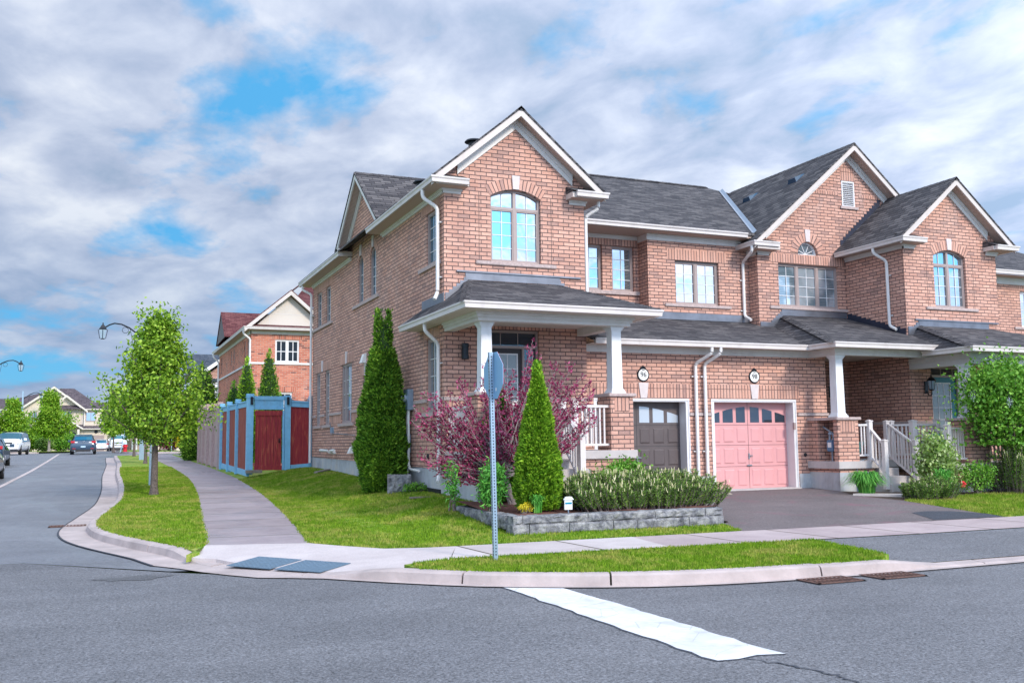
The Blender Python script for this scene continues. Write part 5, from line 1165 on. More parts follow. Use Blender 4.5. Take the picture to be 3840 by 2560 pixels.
ramp_poly = [(1.49, 15.0), (2.92, 14.6), (3.28, 14.05), (3.75, 13.45), (4.3, 13.28), (4.75, 13.25), (4.2, 11.95), (3.5, 11.75)] + [p for p in KI if 10.9 < p[1] < 14.2 and p[0] < 3.35][::-1] + [(1.22, 14.1)]
rz = lambda x, y: hgt(x, y) - .10*max(0, 1-max(0, ((x-1.6)*.67+(y-13.1)*.74))/1.3)
sheet('corner_ramp', ramp_poly, .010, 'ramp_new', step=.5, zf=rz, thick=.08)
sheet('front_walk', [(4.2, 11.88), (8.1, 11.66), (12, 11.5), (28, 11.45), (28, 13.06), (12, 13.2), (8.0, 13.22), (4.75, 13.27)], .006, 'walk_front')
sheet('front_walk_new_slabs', [(4.2, 11.9), (7.35, 11.70), (7.6, 13.20), (4.75, 13.25)], .011, 'walk_new')
sheet('front_verge_lawn', [p for p in KI if 3.3 <= p[0] <= 9.2 and p[1] < 11.2] + [(9.35, 9.7), (9.75, 11.58), (8.1, 11.64), (4.2, 11.86), (3.5, 11.65)], .0, 'grass_ground', step=.7, thick=.1)
sheet('side_lawn', WRs + [(4.6, 67), (4.6, 52), (4.6, 33.5), (6.7, 33.3), (6.72, 17.5), (6.15, 17.1), (6.2, 14.3), (9.87, 14.3), (9.95, 14.05), (9.66, 13.26), (8.0, 13.25), (4.75, 13.3), (3.8, 13.5)], .0, 'grass_ground', step=.8, thick=.1)
sheet('driveway', [(9.66, 13.18), (15.48, 13.12), (16.05, 16.1), (15.9, 17.5), (16.4, 18.5), (16.4, 19.95), (10.2, 19.95), (10.2, 14.3), (9.9, 14.1)], .008, 'asphalt_drive', step=.7)
sheet('driveway_apron', [(9.3, 9.38), (28, 9.40), (28, 11.46), (12, 11.50), (9.75, 11.60)], -.004, 'asphalt', zf=lambda x, y: hgt(x, y)-.085*max(0, 1-(y-9.4)/2.0))
sheet('driveway_patch', [(13.85, 13.22), (14.35, 14.25), (14.8, 14.36), (15.3, 14.2), (15.62, 13.6), (15.46, 13.14)], .013, 'asphalt_fresh')
sheet('garden_lawn', [(15.5, 13.12), (28, 13.1), (28, 16.4), (19, 16.6), (16.05, 16.1)], .01, 'grass_ground', thick=.1)
sheet('garden_soil', [(15.95, 17.5), (16.05, 16.1), (19, 16.6), (28, 16.4), (28, 17.4), (18.9, 17.4), (17.4, 17.9), (16.3, 18.5)], .004, 'soil')
sheet('far_lawn', [(5.0, 77.4), (60, 77.4), (60, 140), (3.4, 140), (3.4, 90), (1.6, 90), (1.6, 84), (2.0, 79.9), (3.6, 77.6)], .0, 'grass_ground', step=6)
sheet('far_lawn_left', [(-60, 90.3), (-4.8, 90.3), (-2.4, 96), (-2.4, 139), (-60, 139)], .0, 'grass_ground', step=6)
m_ = MB()
for P_ in ([(1.25, 90), (1.25, 84), (1.75, 79.6), (3.5, 77.15), (8, 77.1), (30, 77.1)], [(1.05, 66.5), (1.6, 68.0), (3.5, 68.8), (8, 69.0), (30, 69.0)], [(-30, 90.1), (-4.7, 90.1)], [(-7.25, 16), (-6.95, 60), (-7.65, 72), (-11.1, 79), (-30, 80)]):
    PP = smooth_path(P_, 1.0); pv = None
    for p in PP:
        g = hgt(p.x, p.y)
        q = [Vector((p.x, p.y-.0, g-.14)), Vector((p.x, p.y, g+.0)), Vector((p.x+.12, p.y+.14, g+.0)), Vector((p.x+.12, p.y+.14, g-.14))]
        if pv:
            for i in range(3): m_.face([pv[i], q[i], q[i+1], pv[i+1]])
        pv = q
m_.build('far_kerb', 'curb_concrete')['kind'] = 'structure'
# markings
def sheet_mark(name, poly, mat, off=-.133, **k): return sheet(name, poly, off, mat, kind='structure', **k)
random.seed(5)
e = lambda s: random.uniform(-s, s)
sb = [(4.20+e(.012), 10.22)] + [(4.21+e(.02), 10.2-.17*i) for i in range(1, 24)] + [(4.23, 6.13), (4.4, 6.11), (4.6, 6.16), (4.82, 6.10)] + [(4.80+e(.02), 6.1+.16*i) for i in range(1, 23)] + [(4.78, 9.88), (4.5, 10.03)]
sheet_mark('stop_line', sb, 'road_paint', step=.5)
sb2 = [(x+(-.025 if x < 4.5 else .0), y-.02) for x, y in sb]; sheet_mark('stop_line_tar', sb2, 'asphalt_fresh', off=-.136, step=.5)
cl = [(-2.72, 82), (-2.66, 75), (-2.62, 60), (-2.62, 46), (-2.80, 35), (-3.1, 26)]
sheet_mark('centre_line', [(x-.075, y) for x, y in cl] + [(x+.075, y) for x, y in reversed(cl)], 'road_paint_worn', off=-.131)
# dark worn patch and cracks near the corner
pt = [(.45+.42*math.cos(a)*(1+.25*math.sin(3*a)), 13.0+.20*math.sin(a)*(1+.3*math.cos(5*a))) for a in [i*math.tau/22 for i in range(22)]]
sheet_mark('worn_patch', pt, 'asphalt_worn', off=-.1345)
def crack(name, P, w=.012, off=-.133):
    m = MB(); pv = None; random.seed(len(P))
    PP = [P[0]]
    for a, b in zip(P[:-1], P[1:]):
        for k in range(1, 9): t = k/8; PP.append((a[0]+(b[0]-a[0])*t+random.uniform(-.025, .025), a[1]+(b[1]-a[1])*t+random.uniform(-.02, .02)))
    for i, (x, y) in enumerate(PP):
        ww = w*random.uniform(.4, 1.3); z = hgt(x, y)+off; q = [(x-ww, y, z), (x+ww, y+ww*.5, z)]
        if pv: m.face([pv[0], pv[1], q[1], q[0]])
        pv = q
    m.build(name, 'asphalt_fresh')['kind'] = 'structure'
crack('crack', [(4.45, 6.1), (4.62, 5.75), (4.7, 5.4), (4.66, 5.1), (4.78, 4.8)])
crack('crack', [(6.1, 9.2), (9.6, 9.0), (12.5, 9.0)], .014); crack('crack', [(13.5, 13.1), (14, 13.16), (15.5, 13.05)], .03, .012)
# tactile plates on the ramp
def plate(cx, cy, ang, w, d, label):
    m = MB(); ca, sa = math.cos(ang), math.sin(ang); T = lambda u, v: (cx+u*ca-v*sa, cy+u*sa+v*ca)
    def z(x, y): return rz(x, y)+.012
    c = [T(-w/2, -d/2), T(w/2, -d/2), T(w/2, d/2), T(-w/2, d/2)]; m.hull8([(x, y, z(x, y)) for x, y in c], [(x, y, z(x, y)+.008) for x, y in c])
    o = m.build('tactile_plate', 'tactile'); n = MB()
    for i in range(9):
        for j in range(9):
            x, y = T(-w/2+w*(i+.5)/9, -d/2+d*(j+.5)/9); zz = z(x, y)+.008; r = .016
            n.hull8([(x-r, y-r, zz), (x+r, y-r, zz), (x+r, y+r, zz), (x-r, y+r, zz)], [(x-r*.6, y-r*.6, zz+.006), (x+r*.6, y-r*.6, zz+.006), (x+r*.6, y+r*.6, zz+.006), (x-r*.6, y+r*.6, zz+.006)])
    n.build('studs', 'tactile', o)['kind'] = 'stuff'; tag(o, label, 'tactile plate', 'tactile plates on the corner ramp')
plate(2.05, 13.17, rad(-50), .73, .62, 'studded blue-grey tactile plate on the corner ramp, left one of the pair'); plate(2.56, 12.55, rad(-50), .73, .62, 'studded blue-grey tactile plate on the corner ramp, right one nearer the stop sign')
def drain(cx, cy, label, rot=0, hd=.2):
    m = MB(); z = hgt(cx, cy)-.135
    for i in range(11): x = cx-.30+.06*i; m.box(x-.012, x+.012, cy-hd+.02, cy+hd-.02, z+.0, z+.012)
    for q in ((cx-.33, cx+.33, cy-hd, cy-hd+.03), (cx-.33, cx+.33, cy+hd-.03, cy+hd), (cx-.33, cx-.30, cy-hd, cy+hd), (cx+.30, cx+.33, cy-hd, cy+hd), (cx-.3, cx+.3, cy-.012, cy+.012)): m.box(*q, z, z+.013)
    o = m.build('storm_drain', 'rust'); tag(o, label, 'storm drain', 'rusty storm drain grates'); s = MB(); s.box(cx-.34, cx+.34, cy-hd-.01, cy+hd+.01, z-.02, z+.004); s.build('drain_shaft', 'plastic_dark', o)
drain(7.75, 8.96, 'rusty storm drain grate by the front kerb, left of the pair'); drain(8.65, 8.93, 'rusty storm drain grate by the front kerb, right of the pair'); drain(-.50, 20.75, 'rusty storm drain grate in the side road at the kerb bend')

# ---------------------------------------------------------------- grass blades
def point_in(poly, x, y):
    r = np.zeros(len(x), bool); n = len(poly); j = n-1
    for i in range(n):
        xi, yi = poly[i]; xj, yj = poly[j]
        c = ((yi > y) != (yj > y)) & (x < (xj-xi)*(y-yi)/(yj-yi+1e-12)+xi); r ^= c; j = i
    return r
hv = np.vectorize(hgt)
def grass(name, poly, dens, h0, h1, label, excl=(), edge=0, wd=.006):
    P = np.array(poly); lo, hi = P.min(0), P.max(0); A = np.prod(hi-lo); n = int(A*dens)
    x = RNG.uniform(lo[0], hi[0], n); y = RNG.uniform(lo[1], hi[1], n); k = point_in(poly, x, y)
    for q in excl: k &= ~point_in(q, x, y)
    x, y = x[k], y[k]
    if edge:        # extra longer blades along the border
        E_ = []; 
        for a, b in zip(poly, poly[1:]+poly[:1]):
            L_ = math.dist(a, b); m = int(L_*edge); t = RNG.uniform(0, 1, m); E_.append(np.stack([a[0]+(b[0]-a[0])*t+RNG.normal(0, .02, m), a[1]+(b[1]-a[1])*t+RNG.normal(0, .02, m)], 1))
        E_ = np.concatenate(E_); x = np.concatenate([x, E_[:, 0]]); y = np.concatenate([y, E_[:, 1]])
    n = len(x); z = hv(x, y)-.005; a = RNG.uniform(0, math.tau, n); hh = RNG.uniform(h0, h1, n); w_ = RNG.uniform(.7, 1.4, n)*wd*(1+y/25)
    lean = RNG.uniform(0, .6, n)*hh; la = RNG.uniform(0, math.tau, n)
    v = np.zeros((n, 3, 3)); v[:, 0] = np.stack([x-np.cos(a)*w_, y-np.sin(a)*w_, z], 1); v[:, 1] = np.stack([x+np.cos(a)*w_, y+np.sin(a)*w_, z], 1); v[:, 2] = np.stack([x+np.cos(la)*lean, y+np.sin(la)*lean, z+hh], 1)
    f = np.arange(3*n).reshape(n, 3); o = raw_mesh(name, v.reshape(-1, 3), f, 'grass_blade'); tag(o, label, None, None, 'stuff'); o['category'] = 'grass'
vergeP = [p for p in KI if 14.2 <= p[1] <= 45] + [p for p in WLs if p[1] < 45]
vergeP = [p for p in KI if 14.6 <= p[1] <= 45]
vergeP = vergeP + [p for p in WLs if 14.6 < p[1] < 45]
sideP = [p for p in WRs if p[1] < 33.5] + [(4.6, 33.3), (6.7, 33.2), (6.68, 17.6), (6.05, 17.2), (5.98, 14.08), (9.87, 14.08), (9.66, 13.26), (8.0, 13.25), (4.75, 13.3), (3.8, 13.48), (3.28, 14.1)]
frontP = [p for p in KI if 3.4 <= p[0] <= 9.1 and p[1] < 11.2] + [(9.3, 9.75), (9.7, 11.55), (8.1, 11.62), (4.2, 11.84), (3.6, 11.62)]
gardP = [(15.52, 13.14), (27, 13.12), (27, 16.4), (19, 16.6), (16.05, 16.1)]
grass('grass', frontP, 2600, .02, .055, 'short mown grass of the narrow strip between front kerb and walk', edge=160)
grass('grass', sideP, 1500, .02, .06, 'mown lawn grass beside the house and in front of the stone wall', edge=120)
grass('grass', vergeP, 1300, .02, .055, 'mown grass of the verge between side road and walk', edge=120)
grass('grass', gardP, 1500, .03, .085, 'brighter lawn grass right of the driveway', edge=90)

# ---------------------------------------------------------------- retaining wall and bed
sheet('planting_bed', [(6.1, 17.2), (6.1, 14.2), (9.85, 14.2), (10.15, 14.5), (10.15, 19.4), (10.0, 17.2), (6.7, 17.3)], .0, 'mulch', zf=lambda x, y: .045+.03*math.sin(x*3+y*2)+max(0, (y-15))*.035)
RW = empty('retaining_wall', (6.0, 14.1, -.15), 'low grey rough-faced stone wall round the corner planting bed', 'garden wall')
def stone(name, p0, p1, z0, z1, depth, parent, rough=.03, seed=0, mat='grey_rock', nrm=None):
    """rough block between two plan points"""
    bm = bmesh.new(); a = Vector((p0[0], p0[1], 0)); b = Vector((p1[0], p1[1], 0)); L_ = (b-a).length; d = (b-a).normalized(); n = Vector((-d.y, d.x, 0))
    nx = max(3, int(L_/.06)); nz = 5; ny = 3; grid = {}
    random.seed(seed); off = Vector((random.uniform(0, 50),)*3)
    mb = MB()
    def pt(i, j, k):
        p = a+d*(L_*i/nx)+n*(depth*j/ny)+Vector((0, 0, z0+(z1-z0)*k/nz))
        if j == 0 and 0 < i < nx and 0 < k < nz:
            p = p - n*(abs(noise.noise(p*7+off))*rough*2.2+.008)
        q = noise.noise_vector(p*11+off)*rough*.35; return p+q
    for i in range(nx):
        for k in range(nz):
            for j in (0, ny): mb.face([pt(i, j, k), pt(i+1, j, k), pt(i+1, j, k+1), pt(i, j, k+1)])
        for j in range(ny): mb.face([pt(i, j, nz), pt(i+1, j, nz), pt(i+1, j+1, nz), pt(i, j+1, nz)])
    for j in range(ny):
        for k in range(nz):
            for i in (0, nx): mb.face([pt(i, j, k), pt(i, j+1, k), pt(i, j+1, k+1), pt(i, j, k+1)])
    bm.free(); return mb.build(name, mat, parent)
xs_ = [5.98, 6.15, 7.30, 8.55, 9.55, 9.90]; k_ = 0
for a, b in zip(xs_[:-1], xs_[1:]): stone('stone_block', (a+.006, 14.06), (b-.006, 14.06), -.075, .055, .24, RW, seed=k_); k_ += 1
xs_ = [5.96, 6.25, 6.95, 7.75, 8.2, 9.2, 9.90]
for a, b in zip(xs_[:-1], xs_[1:]): stone('stone_block', (a+.006, 14.03), (b-.006, 14.03), -.24, -.078, .26, RW, seed=k_, rough=.02); k_ += 1
ys_ = [(5.96, 14.3), (5.97, 14.8), (6.0, 15.7), (6.02, 16.5), (6.04, 17.1)]
for (a, b) in zip(ys_[:-1], ys_[1:]): stone('stone_block', (b[0]+.0, b[1]-.006), (a[0], a[1]+.006), -.16, .055, .24, RW, seed=k_); k_ += 1
for y in (14.32, 14.9): stone('stone_block', (9.88, y-.02), (9.98, y+.5), -.15, .055, .22, RW, seed=k_); k_ += 1
sb_ = stone('stone_block', (5.92, 21.0), (6.42, 20.85), .08, .52, .4, None, rough=.04, seed=99); tag(sb_, 'single square grey stone block standing beside the tall cedar at the side wall', 'stone block')
m_ = MB(); m_.hull8([(6.0, 29.4, .33), (6.1, 29.3, .33), (6.62, 29.9, .37), (6.5, 30.0, .37)], [(6.0, 29.4, .40), (6.1, 29.3, .40), (6.62, 29.9, .46), (6.5, 30.0, .46)]); tag(m_.build('splash_block', 'wood_old'), 'old grey splash block lying on the grass at the side wall', 'splash block')
m_ = MB(); m_.box(5.9, 6.5, 19.1, 19.3, .09, .12); tag(m_.build('paving_stone', 'wood_old'), 'flat grey paving stone sunk in the lawn by the foundation', 'paving stone')
m_ = MB(); m_.hull8([(12.55, 18.6, -.03), (12.75, 18.3, -.03), (13.35, 18.55, -.03), (13.2, 18.8, -.03)], [(12.6, 18.6, .03), (12.8, 18.35, .03), (13.3, 18.6, .03), (13.2, 18.75, .03)]); m_.box(12.7, 13.3, 18.75, 18.88, -.03, .06); tag(m_.build('wood_plank', 'wood_old'), 'weathered wooden planks lying at the corner of the pink garage door', 'planks')
m_ = MB(); m_.hull8([(15.85, 17.45, -.09), (16.85, 16.7, -.12), (17.1, 16.95, -.12), (16.2, 17.65, -.09)], [(15.85, 17.45, -.04), (16.85, 16.7, -.06), (17.1, 16.95, -.06), (16.2, 17.65, -.04)]); tag(m_.build('stepping_stone', 'concrete'), 'long flat stone edging at the foot of the concrete steps', 'stepping stone')
m_ = MB(); m_.box(7.06, 7.20, 14.42, 14.44, .10, .26); m_.hull8([(7.04, 14.40, .26), (7.22, 14.40, .26), (7.22, 14.44, .26), (7.04, 14.44, .26)], [(7.08, 14.40, .31), (7.18, 14.40, .31), (7.18, 14.44, .31), (7.08, 14.44, .31)]); o = m_.build('yard_sign', 'sign_white'); s_ = MB(); s_.tube([(7.13, 14.43, -.0), (7.13, 14.43, .2)], .01, 6); s_.build('post', 'galvanised', o); s_ = MB(); s_.box(7.07, 7.19, 14.412, 14.418, .19, .22); s_.build('stripe', 'sign_teal', o); tag(o, 'small white security sign on a stake behind the stone wall', 'sign')

# ---------------------------------------------------------------- fences
FN = empty('fence', (4.58, 33.2, .35), 'tall fence of dark red boards in bright blue frames with a garden gate', 'fence')
def post(fence, x, y, z0, z1, w=.09, mat='fence_blue'):
    m = MB(); m.box(x-w, x+w, y-w, y+w, z0, z1-.06); m.box(x-w-.025, x+w+.025, y-w-.025, y+w+.025, z1-.12, z1-.085); m.box(x-w-.012, x+w+.012, y-w-.012, y+w+.012, z1-.06, z1)
    return m.build('post', mat, fence)
def boards(fence, a, b, z0, z1, mat, n, zz=None, t=.02, gap=.006, off=0.0):
    m = MB(); A = Vector((*a, 0)); B = Vector((*b, 0)); d = (B-A)/n; nr = Vector((-d.y, d.x, 0)).normalized(); random.seed(int(abs(a[1]*10)))
    for i in range(n):
        p = A+d*(i+gap); q = A+d*(i+1-gap); o = nr*(off+random.uniform(0, .006)); zb = z0 if zz is None else zz(i/n)
        m.hull8([p-nr*t+o, q-nr*t+o, q+nr*t+o, p+nr*t+o] if False else [p-nr*t+o+Vector((0, 0, z0)), q-nr*t+o+Vector((0, 0, z0)), q+nr*t+o+Vector((0, 0, z0)), p+nr*t+o+Vector((0, 0, z0))], [p-nr*t+o+Vector((0, 0, z1)), q-nr*t+o+Vector((0, 0, z1)), q+nr*t+o+Vector((0, 0, z1)), p+nr*t+o+Vector((0, 0, z1))])
    return m.build('panel', mat, fence)
def rail(fence, a, b, za, zb, h, t, mat, off=0):
    A = Vector((*a, 0)); B = Vector((*b, 0)); nr = Vector((-(B-A).y, (B-A).x, 0)).normalized(); m = MB()
    m.hull8([A-nr*t+Vector((0, 0, za)), B-nr*t+Vector((0, 0, zb)), B+nr*t+Vector((0, 0, zb)), A+nr*t+Vector((0, 0, za))], [A-nr*t+Vector((0, 0, za+h)), B-nr*t+Vector((0, 0, zb+h)), B+nr*t+Vector((0, 0, zb+h)), A+nr*t+Vector((0, 0, za+h))]); return m.build('rail', mat, fence)
pp = post(FN, 4.62, 33.2, .25, 2.92, w=.105); p2_ = post(FN, 5.86, 33.2, .28, 2.88, w=.095); post(FN, 6.64, 33.2, .42, 2.86, w=.05)
for x in (4.66, 5.86): m_ = MB(); m_.box(x-.04, x+.04, 33.05, 33.10, 2.56, 2.82); m_.build('post_lamp', 'black_metal', FN)
for q in ((2.72, .13, .05), (2.40, .08, .045)): rail(FN, (4.75, 33.2), (5.74, 33.2), q[0], q[0], q[1], q[2], 'fence_blue')
boards(FN, (4.76, 33.2), (5.73, 33.2), 2.48, 2.72, 'fence_blue', 9)
m_ = MB(); nb = 7
for i in range(nb): x0, x1 = 4.80+.86*i/nb, 4.80+.86*(i+1)/nb; m_.box(x0+.004, x1-.004, 33.15, 33.19, .53, 2.20)
m_.box(4.78, 5.68, 33.12, 33.19, 2.2, 2.36); m_.box(4.78, 5.68, 33.12, 33.19, .38, .53); gt = m_.build('gate', 'wood_red', FN); h_ = MB(); h_.box(5.56, 5.60, 33.09, 33.12, 1.28, 1.44); h_.tube([(5.58, 33.06, 1.42), (5.58, 33.04, 1.36), (5.58, 33.08, 1.31)], .012, 6); h_.build('handle', 'black_metal', gt)
m_ = MB(); m_.box(5.69, 5.75, 33.12, 33.2, .38, 2.36); m_.build('gate_stop', 'fence_blue', FN)
rail(FN, (5.98, 33.2), (6.6, 33.2), 2.50, 2.47, .16, .05, 'fence_blue'); rail(FN, (5.98, 33.2), (6.6, 33.2), 2.66, 2.63, .05, .08, 'fence_blue'); rail(FN, (5.98, 33.2), (6.6, 33.2), .40, .44, .14, .05, 'fence_blue'); boards(FN, (5.98, 33.22), (6.6, 33.22), .5, 2.5, 'wood_red', 6)
sy = [33.2, 35.9, 38.4, 40.7]
for i, (a, b) in enumerate(zip(sy[:-1], sy[1:])):
    za, zb = hgt(4.6, a)+.05, hgt(4.6, b)+.05; rail(FN, (4.6, a+.1), (4.6, b), za, zb, .2, .04, 'fence_blue'); rail(FN, (4.6, a+.1), (4.6, b), 2.50+i*.02, 2.52+i*.02, .16, .04, 'fence_blue'); rail(FN, (4.6, a+.1), (4.6, b), 2.66+i*.02, 2.68+i*.02, .04, .07, 'fence_blue')
    boards(FN, (4.61, a+.12), (4.61, b-.08), za+.15, 2.52+i*.02, 'wood_red_brown', 12); post(FN, 4.58, b, .2, 2.86+i*.02, w=.085)
stp = MB(); stp.box(4.5, 5.0, 32.85, 33.15, .3, .40); tag(stp.build('step_stone', 'wood_old'), 'brown stone step under the blue gate post', 'stone step')
FP = empty('fence', (4.5, 45, .35), 'faded pink board fence continuing behind the blue and red one', 'fence')
py_ = [41.05, 43.2, 45.3, 47.4, 49.4]
for i, (a, b) in enumerate(zip(py_[:-1], py_[1:])):
    za, zb = hgt(4.55, a)+.05, hgt(4.55, b)+.05; zt = 2.78+i*.055
    rail(FP, (4.55, a), (4.55, b), za, zb, .2, .04, 'fence_pink'); rail(FP, (4.55, a), (4.55, b), zt-.1, zt-.06, .16, .05, 'fence_pink'); boards(FP, (4.56, a+.08), (4.56, b-.08), za+.15, zt-.08, 'fence_pink', 9); post(FP, 4.52, b, .3, zt+.24, w=.10, mat='fence_pink')
post(FP, 4.52, 41.0, .25, 2.98, w=.10, mat='fence_pink'); rail(FP, (4.6, 49.45), (6.6, 49.45), 2.85, 2.85, .16, .05, 'fence_pink'); boards(FP, (4.6, 49.45), (6.6, 49.45), .45, 2.85, 'fence_pink', 16)
m_ = MB(); m_.box(4.46, 4.49, 41.3, 41.5, 1.6, 1.68); m_.build('latch', 'black_metal', FP)

# ---------------------------------------------------------------- street furniture
def octagon(c, s, ang, t=.004):
    u = Vector((math.cos(ang), math.sin(ang), 0)); n = Vector((-u.y, u.x, 0)); R = s/2/math.cos(math.pi/8); m = MB()
    P = [Vector(c)+u*(R*math.cos(math.pi/8+k*math.pi/4))+Vector((0, 0, R*math.sin(math.pi/8+k*math.pi/4))) for k in range(8)]; m.prism([p-n*t for p in P], n*2*t); return m
SG_ = empty('stop_sign', (4.66, 11.53, -.27), 'stop sign seen from behind on a perforated steel post at the front kerb', 'stop sign')
lean = -.0165
m_ = MB(); sx, sy_, ww = 4.66, 11.53, .027
def sp(z): return Vector((sx+lean*(z+.27), sy_, z))
m_.hull8([sp(-.3)+Vector((a, b, 0)) for a, b in ((-ww, -ww), (ww, -ww), (ww, ww), (-ww, ww))], [sp(2.36)+Vector((a, b, 0)) for a, b in ((-ww, -ww), (ww, -ww), (ww, ww), (-ww, ww))]); po = m_.build('post', 'galvanised', SG_)
h_ = MB()
for i in range(66):
    z = -.2+i*.0385
    if z > 2.34: break
    p = sp(z); h_.box(p.x-.0075, p.x+.0075, p.y-ww-.001, p.y-ww+.004, z-.009, z+.009); h_.box(p.x-ww-.001, p.x-ww+.004, p.y-.0075, p.y+.0075, z-.009, z+.009)
h_.build('holes', 'plastic_dark', po)
ct = sp(2.06)+Vector((ww+.006, .0, 0)); octagon(ct, .60, rad(92), .003).build('sign_plate', 'sign_back', SG_)
m_ = octagon(ct+Vector((.0045, 0, 0)), .60, rad(92), .001); m_.build('sign_face', 'hydrant_red', SG_)
m_ = MB(); q = ct+Vector((-.004, -.10, -.18)); m_.box(q.x-.002, q.x, q.y-.015, q.y+.015, q.z-.02, q.z+.02); m_.build('sticker', 'sign_white', SG_)
m_ = MB(); 
for z in (2.25, 1.87): m_.lathe(sp(z)+Vector((-ww, 0, 0)), [(.012, 0), (.012, .008)], 8, Vector((-1, 0, 0)))
m_.build('bolt', 'rust', SG_)
def thin_post(x, y, h, label, w=.028, lean=0, sign=None, cat='sign post', mat='galvanised'):
    g = hgt(x, y); o = empty('sign_post', (x, y, g), label, cat)
    m = MB(); m.hull8([(x-w, y-w, g-.05), (x+w, y-w, g-.05), (x+w, y+w, g-.05), (x-w, y+w, g-.05)], [(x-w+lean, y-w, g+h), (x+w+lean, y-w, g+h), (x+w+lean, y+w, g+h), (x-w+lean, y+w, g+h)]); m.build('post', mat, o)
    if sign: sign(o, x+lean, y, g+h)
    return o
thin_post(1.42, 30.6, 2.5, 'thin grey steel post standing in the verge behind the young pear tree', sign=lambda o, x, y, z: (lambda m: (m.box(x-.006, x+.006, y-.15, y+.15, z-.45, z+.0), m.build('sign_plate', 'galvanised', o)))(MB()))
def street_name(o, x, y, z):
    m = MB(); m.box(x-.62, x+.22, y-.01, y+.01, z-.24, z); p = m.build('name_plate', 'sign_teal', o)
    c = bpy.data.curves.new('lettering', 'FONT'); c.body = 'Dono'; c.size = .27; c.align_x = 'LEFT'; c.align_y = 'CENTER'; c.extrude = .002; c.materials.append(MT['sign_white'])
    text_mesh('lettering', c, p, (x-.58, y-.014, z-.12))
thin_post(5.95, 68.3, 3.0, 'slim post with a blue street name plate at the side street corner', sign=street_name, cat='street sign')
thin_post(5.1, 74.0+4, 2.0, 'short thin white post beside the yellow bush', cat='post', w=.03)
thin_post(1.55, 80.0, 3.1, 'leaning grey post beside the red hydrant', lean=.55, w=.04, cat='post')
# street lamps
def street_lamp(px_, py, side, label, h=7.0, reach=2.05):
    g = hgt(px_, py); o = empty('street_lamp', (px_, py, g), label, 'street lamp', 'street lamps with black lanterns'); s = side
    m = MB(); m.hull8([(px_-.12, py-.12, g-.2), (px_+.12, py-.12, g-.2), (px_+.12, py+.12, g-.2), (px_-.12, py+.12, g-.2)], [(px_-.08, py-.08, g+h), (px_+.08, py-.08, g+h), (px_+.08, py+.08, g+h), (px_-.08, py+.08, g+h)]); m.build('pole', 'galvanised', o)
    z = g+h; A = [(px_, py, z-1.05), (px_+s*.35, py, z-.72), (px_+s*.8, py, z-.38), (px_+s*1.2, py, z-.20), (px_+s*1.55, py, z-.16), (px_+s*1.8, py, z-.25), (px_+s*reach, py, z-.42)]
    m = MB(); m.tube(A, [.045]*3+[.04]*4, 7)
    m.tube([(px_+s*(1.0+.16*math.cos(t)), py, z-.52+.16*math.sin(t)) for t in [k*math.tau/14 for k in range(15)]], .014, 5)
    m.tube([(px_+s*.62, py, z-1.15), (px_+s*.75, py, z-.45)], .012, 5); m.build('arm', 'black_metal', o)
    x = px_+s*(reach+.08); zc = z-.62
    m = MB(); m.lathe((x, py, zc), [(.26, .10), (.27, .13), (.20, .19), (.18, .22), (.14, .30), (.05, .36), (.04, .40), (.06, .42), (.03, .47)], 4); m.lathe((x, py, zc-.42), [(.14, 0), (.15, .02), (.15, .035)], 4)
    for k in range(4):
        a = k*math.pi/2; m.tube([(x+.24*math.cos(a), py+.24*math.sin(a), zc+.10), (x+.145*math.cos(a), py+.145*math.sin(a), zc-.40)], .014, 4)
    ln = m.build('lantern', 'black_metal', o); m = MB(); m.lathe((x, py, zc-.40), [(.135, 0), (.225, .49)], 4); m.build('glass', 'glass_lamp', ln)
    for c in ln, : pass
    return o
street_lamp(2.16, 56.5, -1, 'street lamp behind the young pear tree, its lantern reaching left', h=7.55)
street_lamp(-8.15, 88.0, 1, 'street lamp at the left edge with its arm entering the picture', h=7.6)
street_lamp(-8.8, 134.0, 1, 'farthest street lamp in front of the cream house', h=7.4, reach=2.0)
# meter box on the lamp pole
def hydrant(x, y):
    g = hgt(x, y); m = MB(); m.lathe((x, y, g), [(.17, 0), (.17, .05), (.13, .06), (.13, .50), (.16, .52), (.16, .56)], 14); m.lathe((x, y-.1, g+.38), [(.09, 0), (.09, .10), (.05, .13)], 10, Vector((0, -1, 0)))
    for s in (-1, 1): m.lathe((x+s*.1, y, g+.42), [(.06, 0), (.06, .09)], 8, Vector((s, 0, 0)))
    o = m.build('fire_hydrant', 'hydrant_red'); tag(o, 'red fire hydrant with a pale blue bonnet on the far corner', 'fire hydrant')
    c = MB(); c.lathe((x, y, g+.56), [(.15, 0), (.14, .05), (.09, .12), (.03, .15), (.03, .19)], 12); c.build('bonnet', 'hydrant_cap', o)
hydrant(1.88, 80.0)

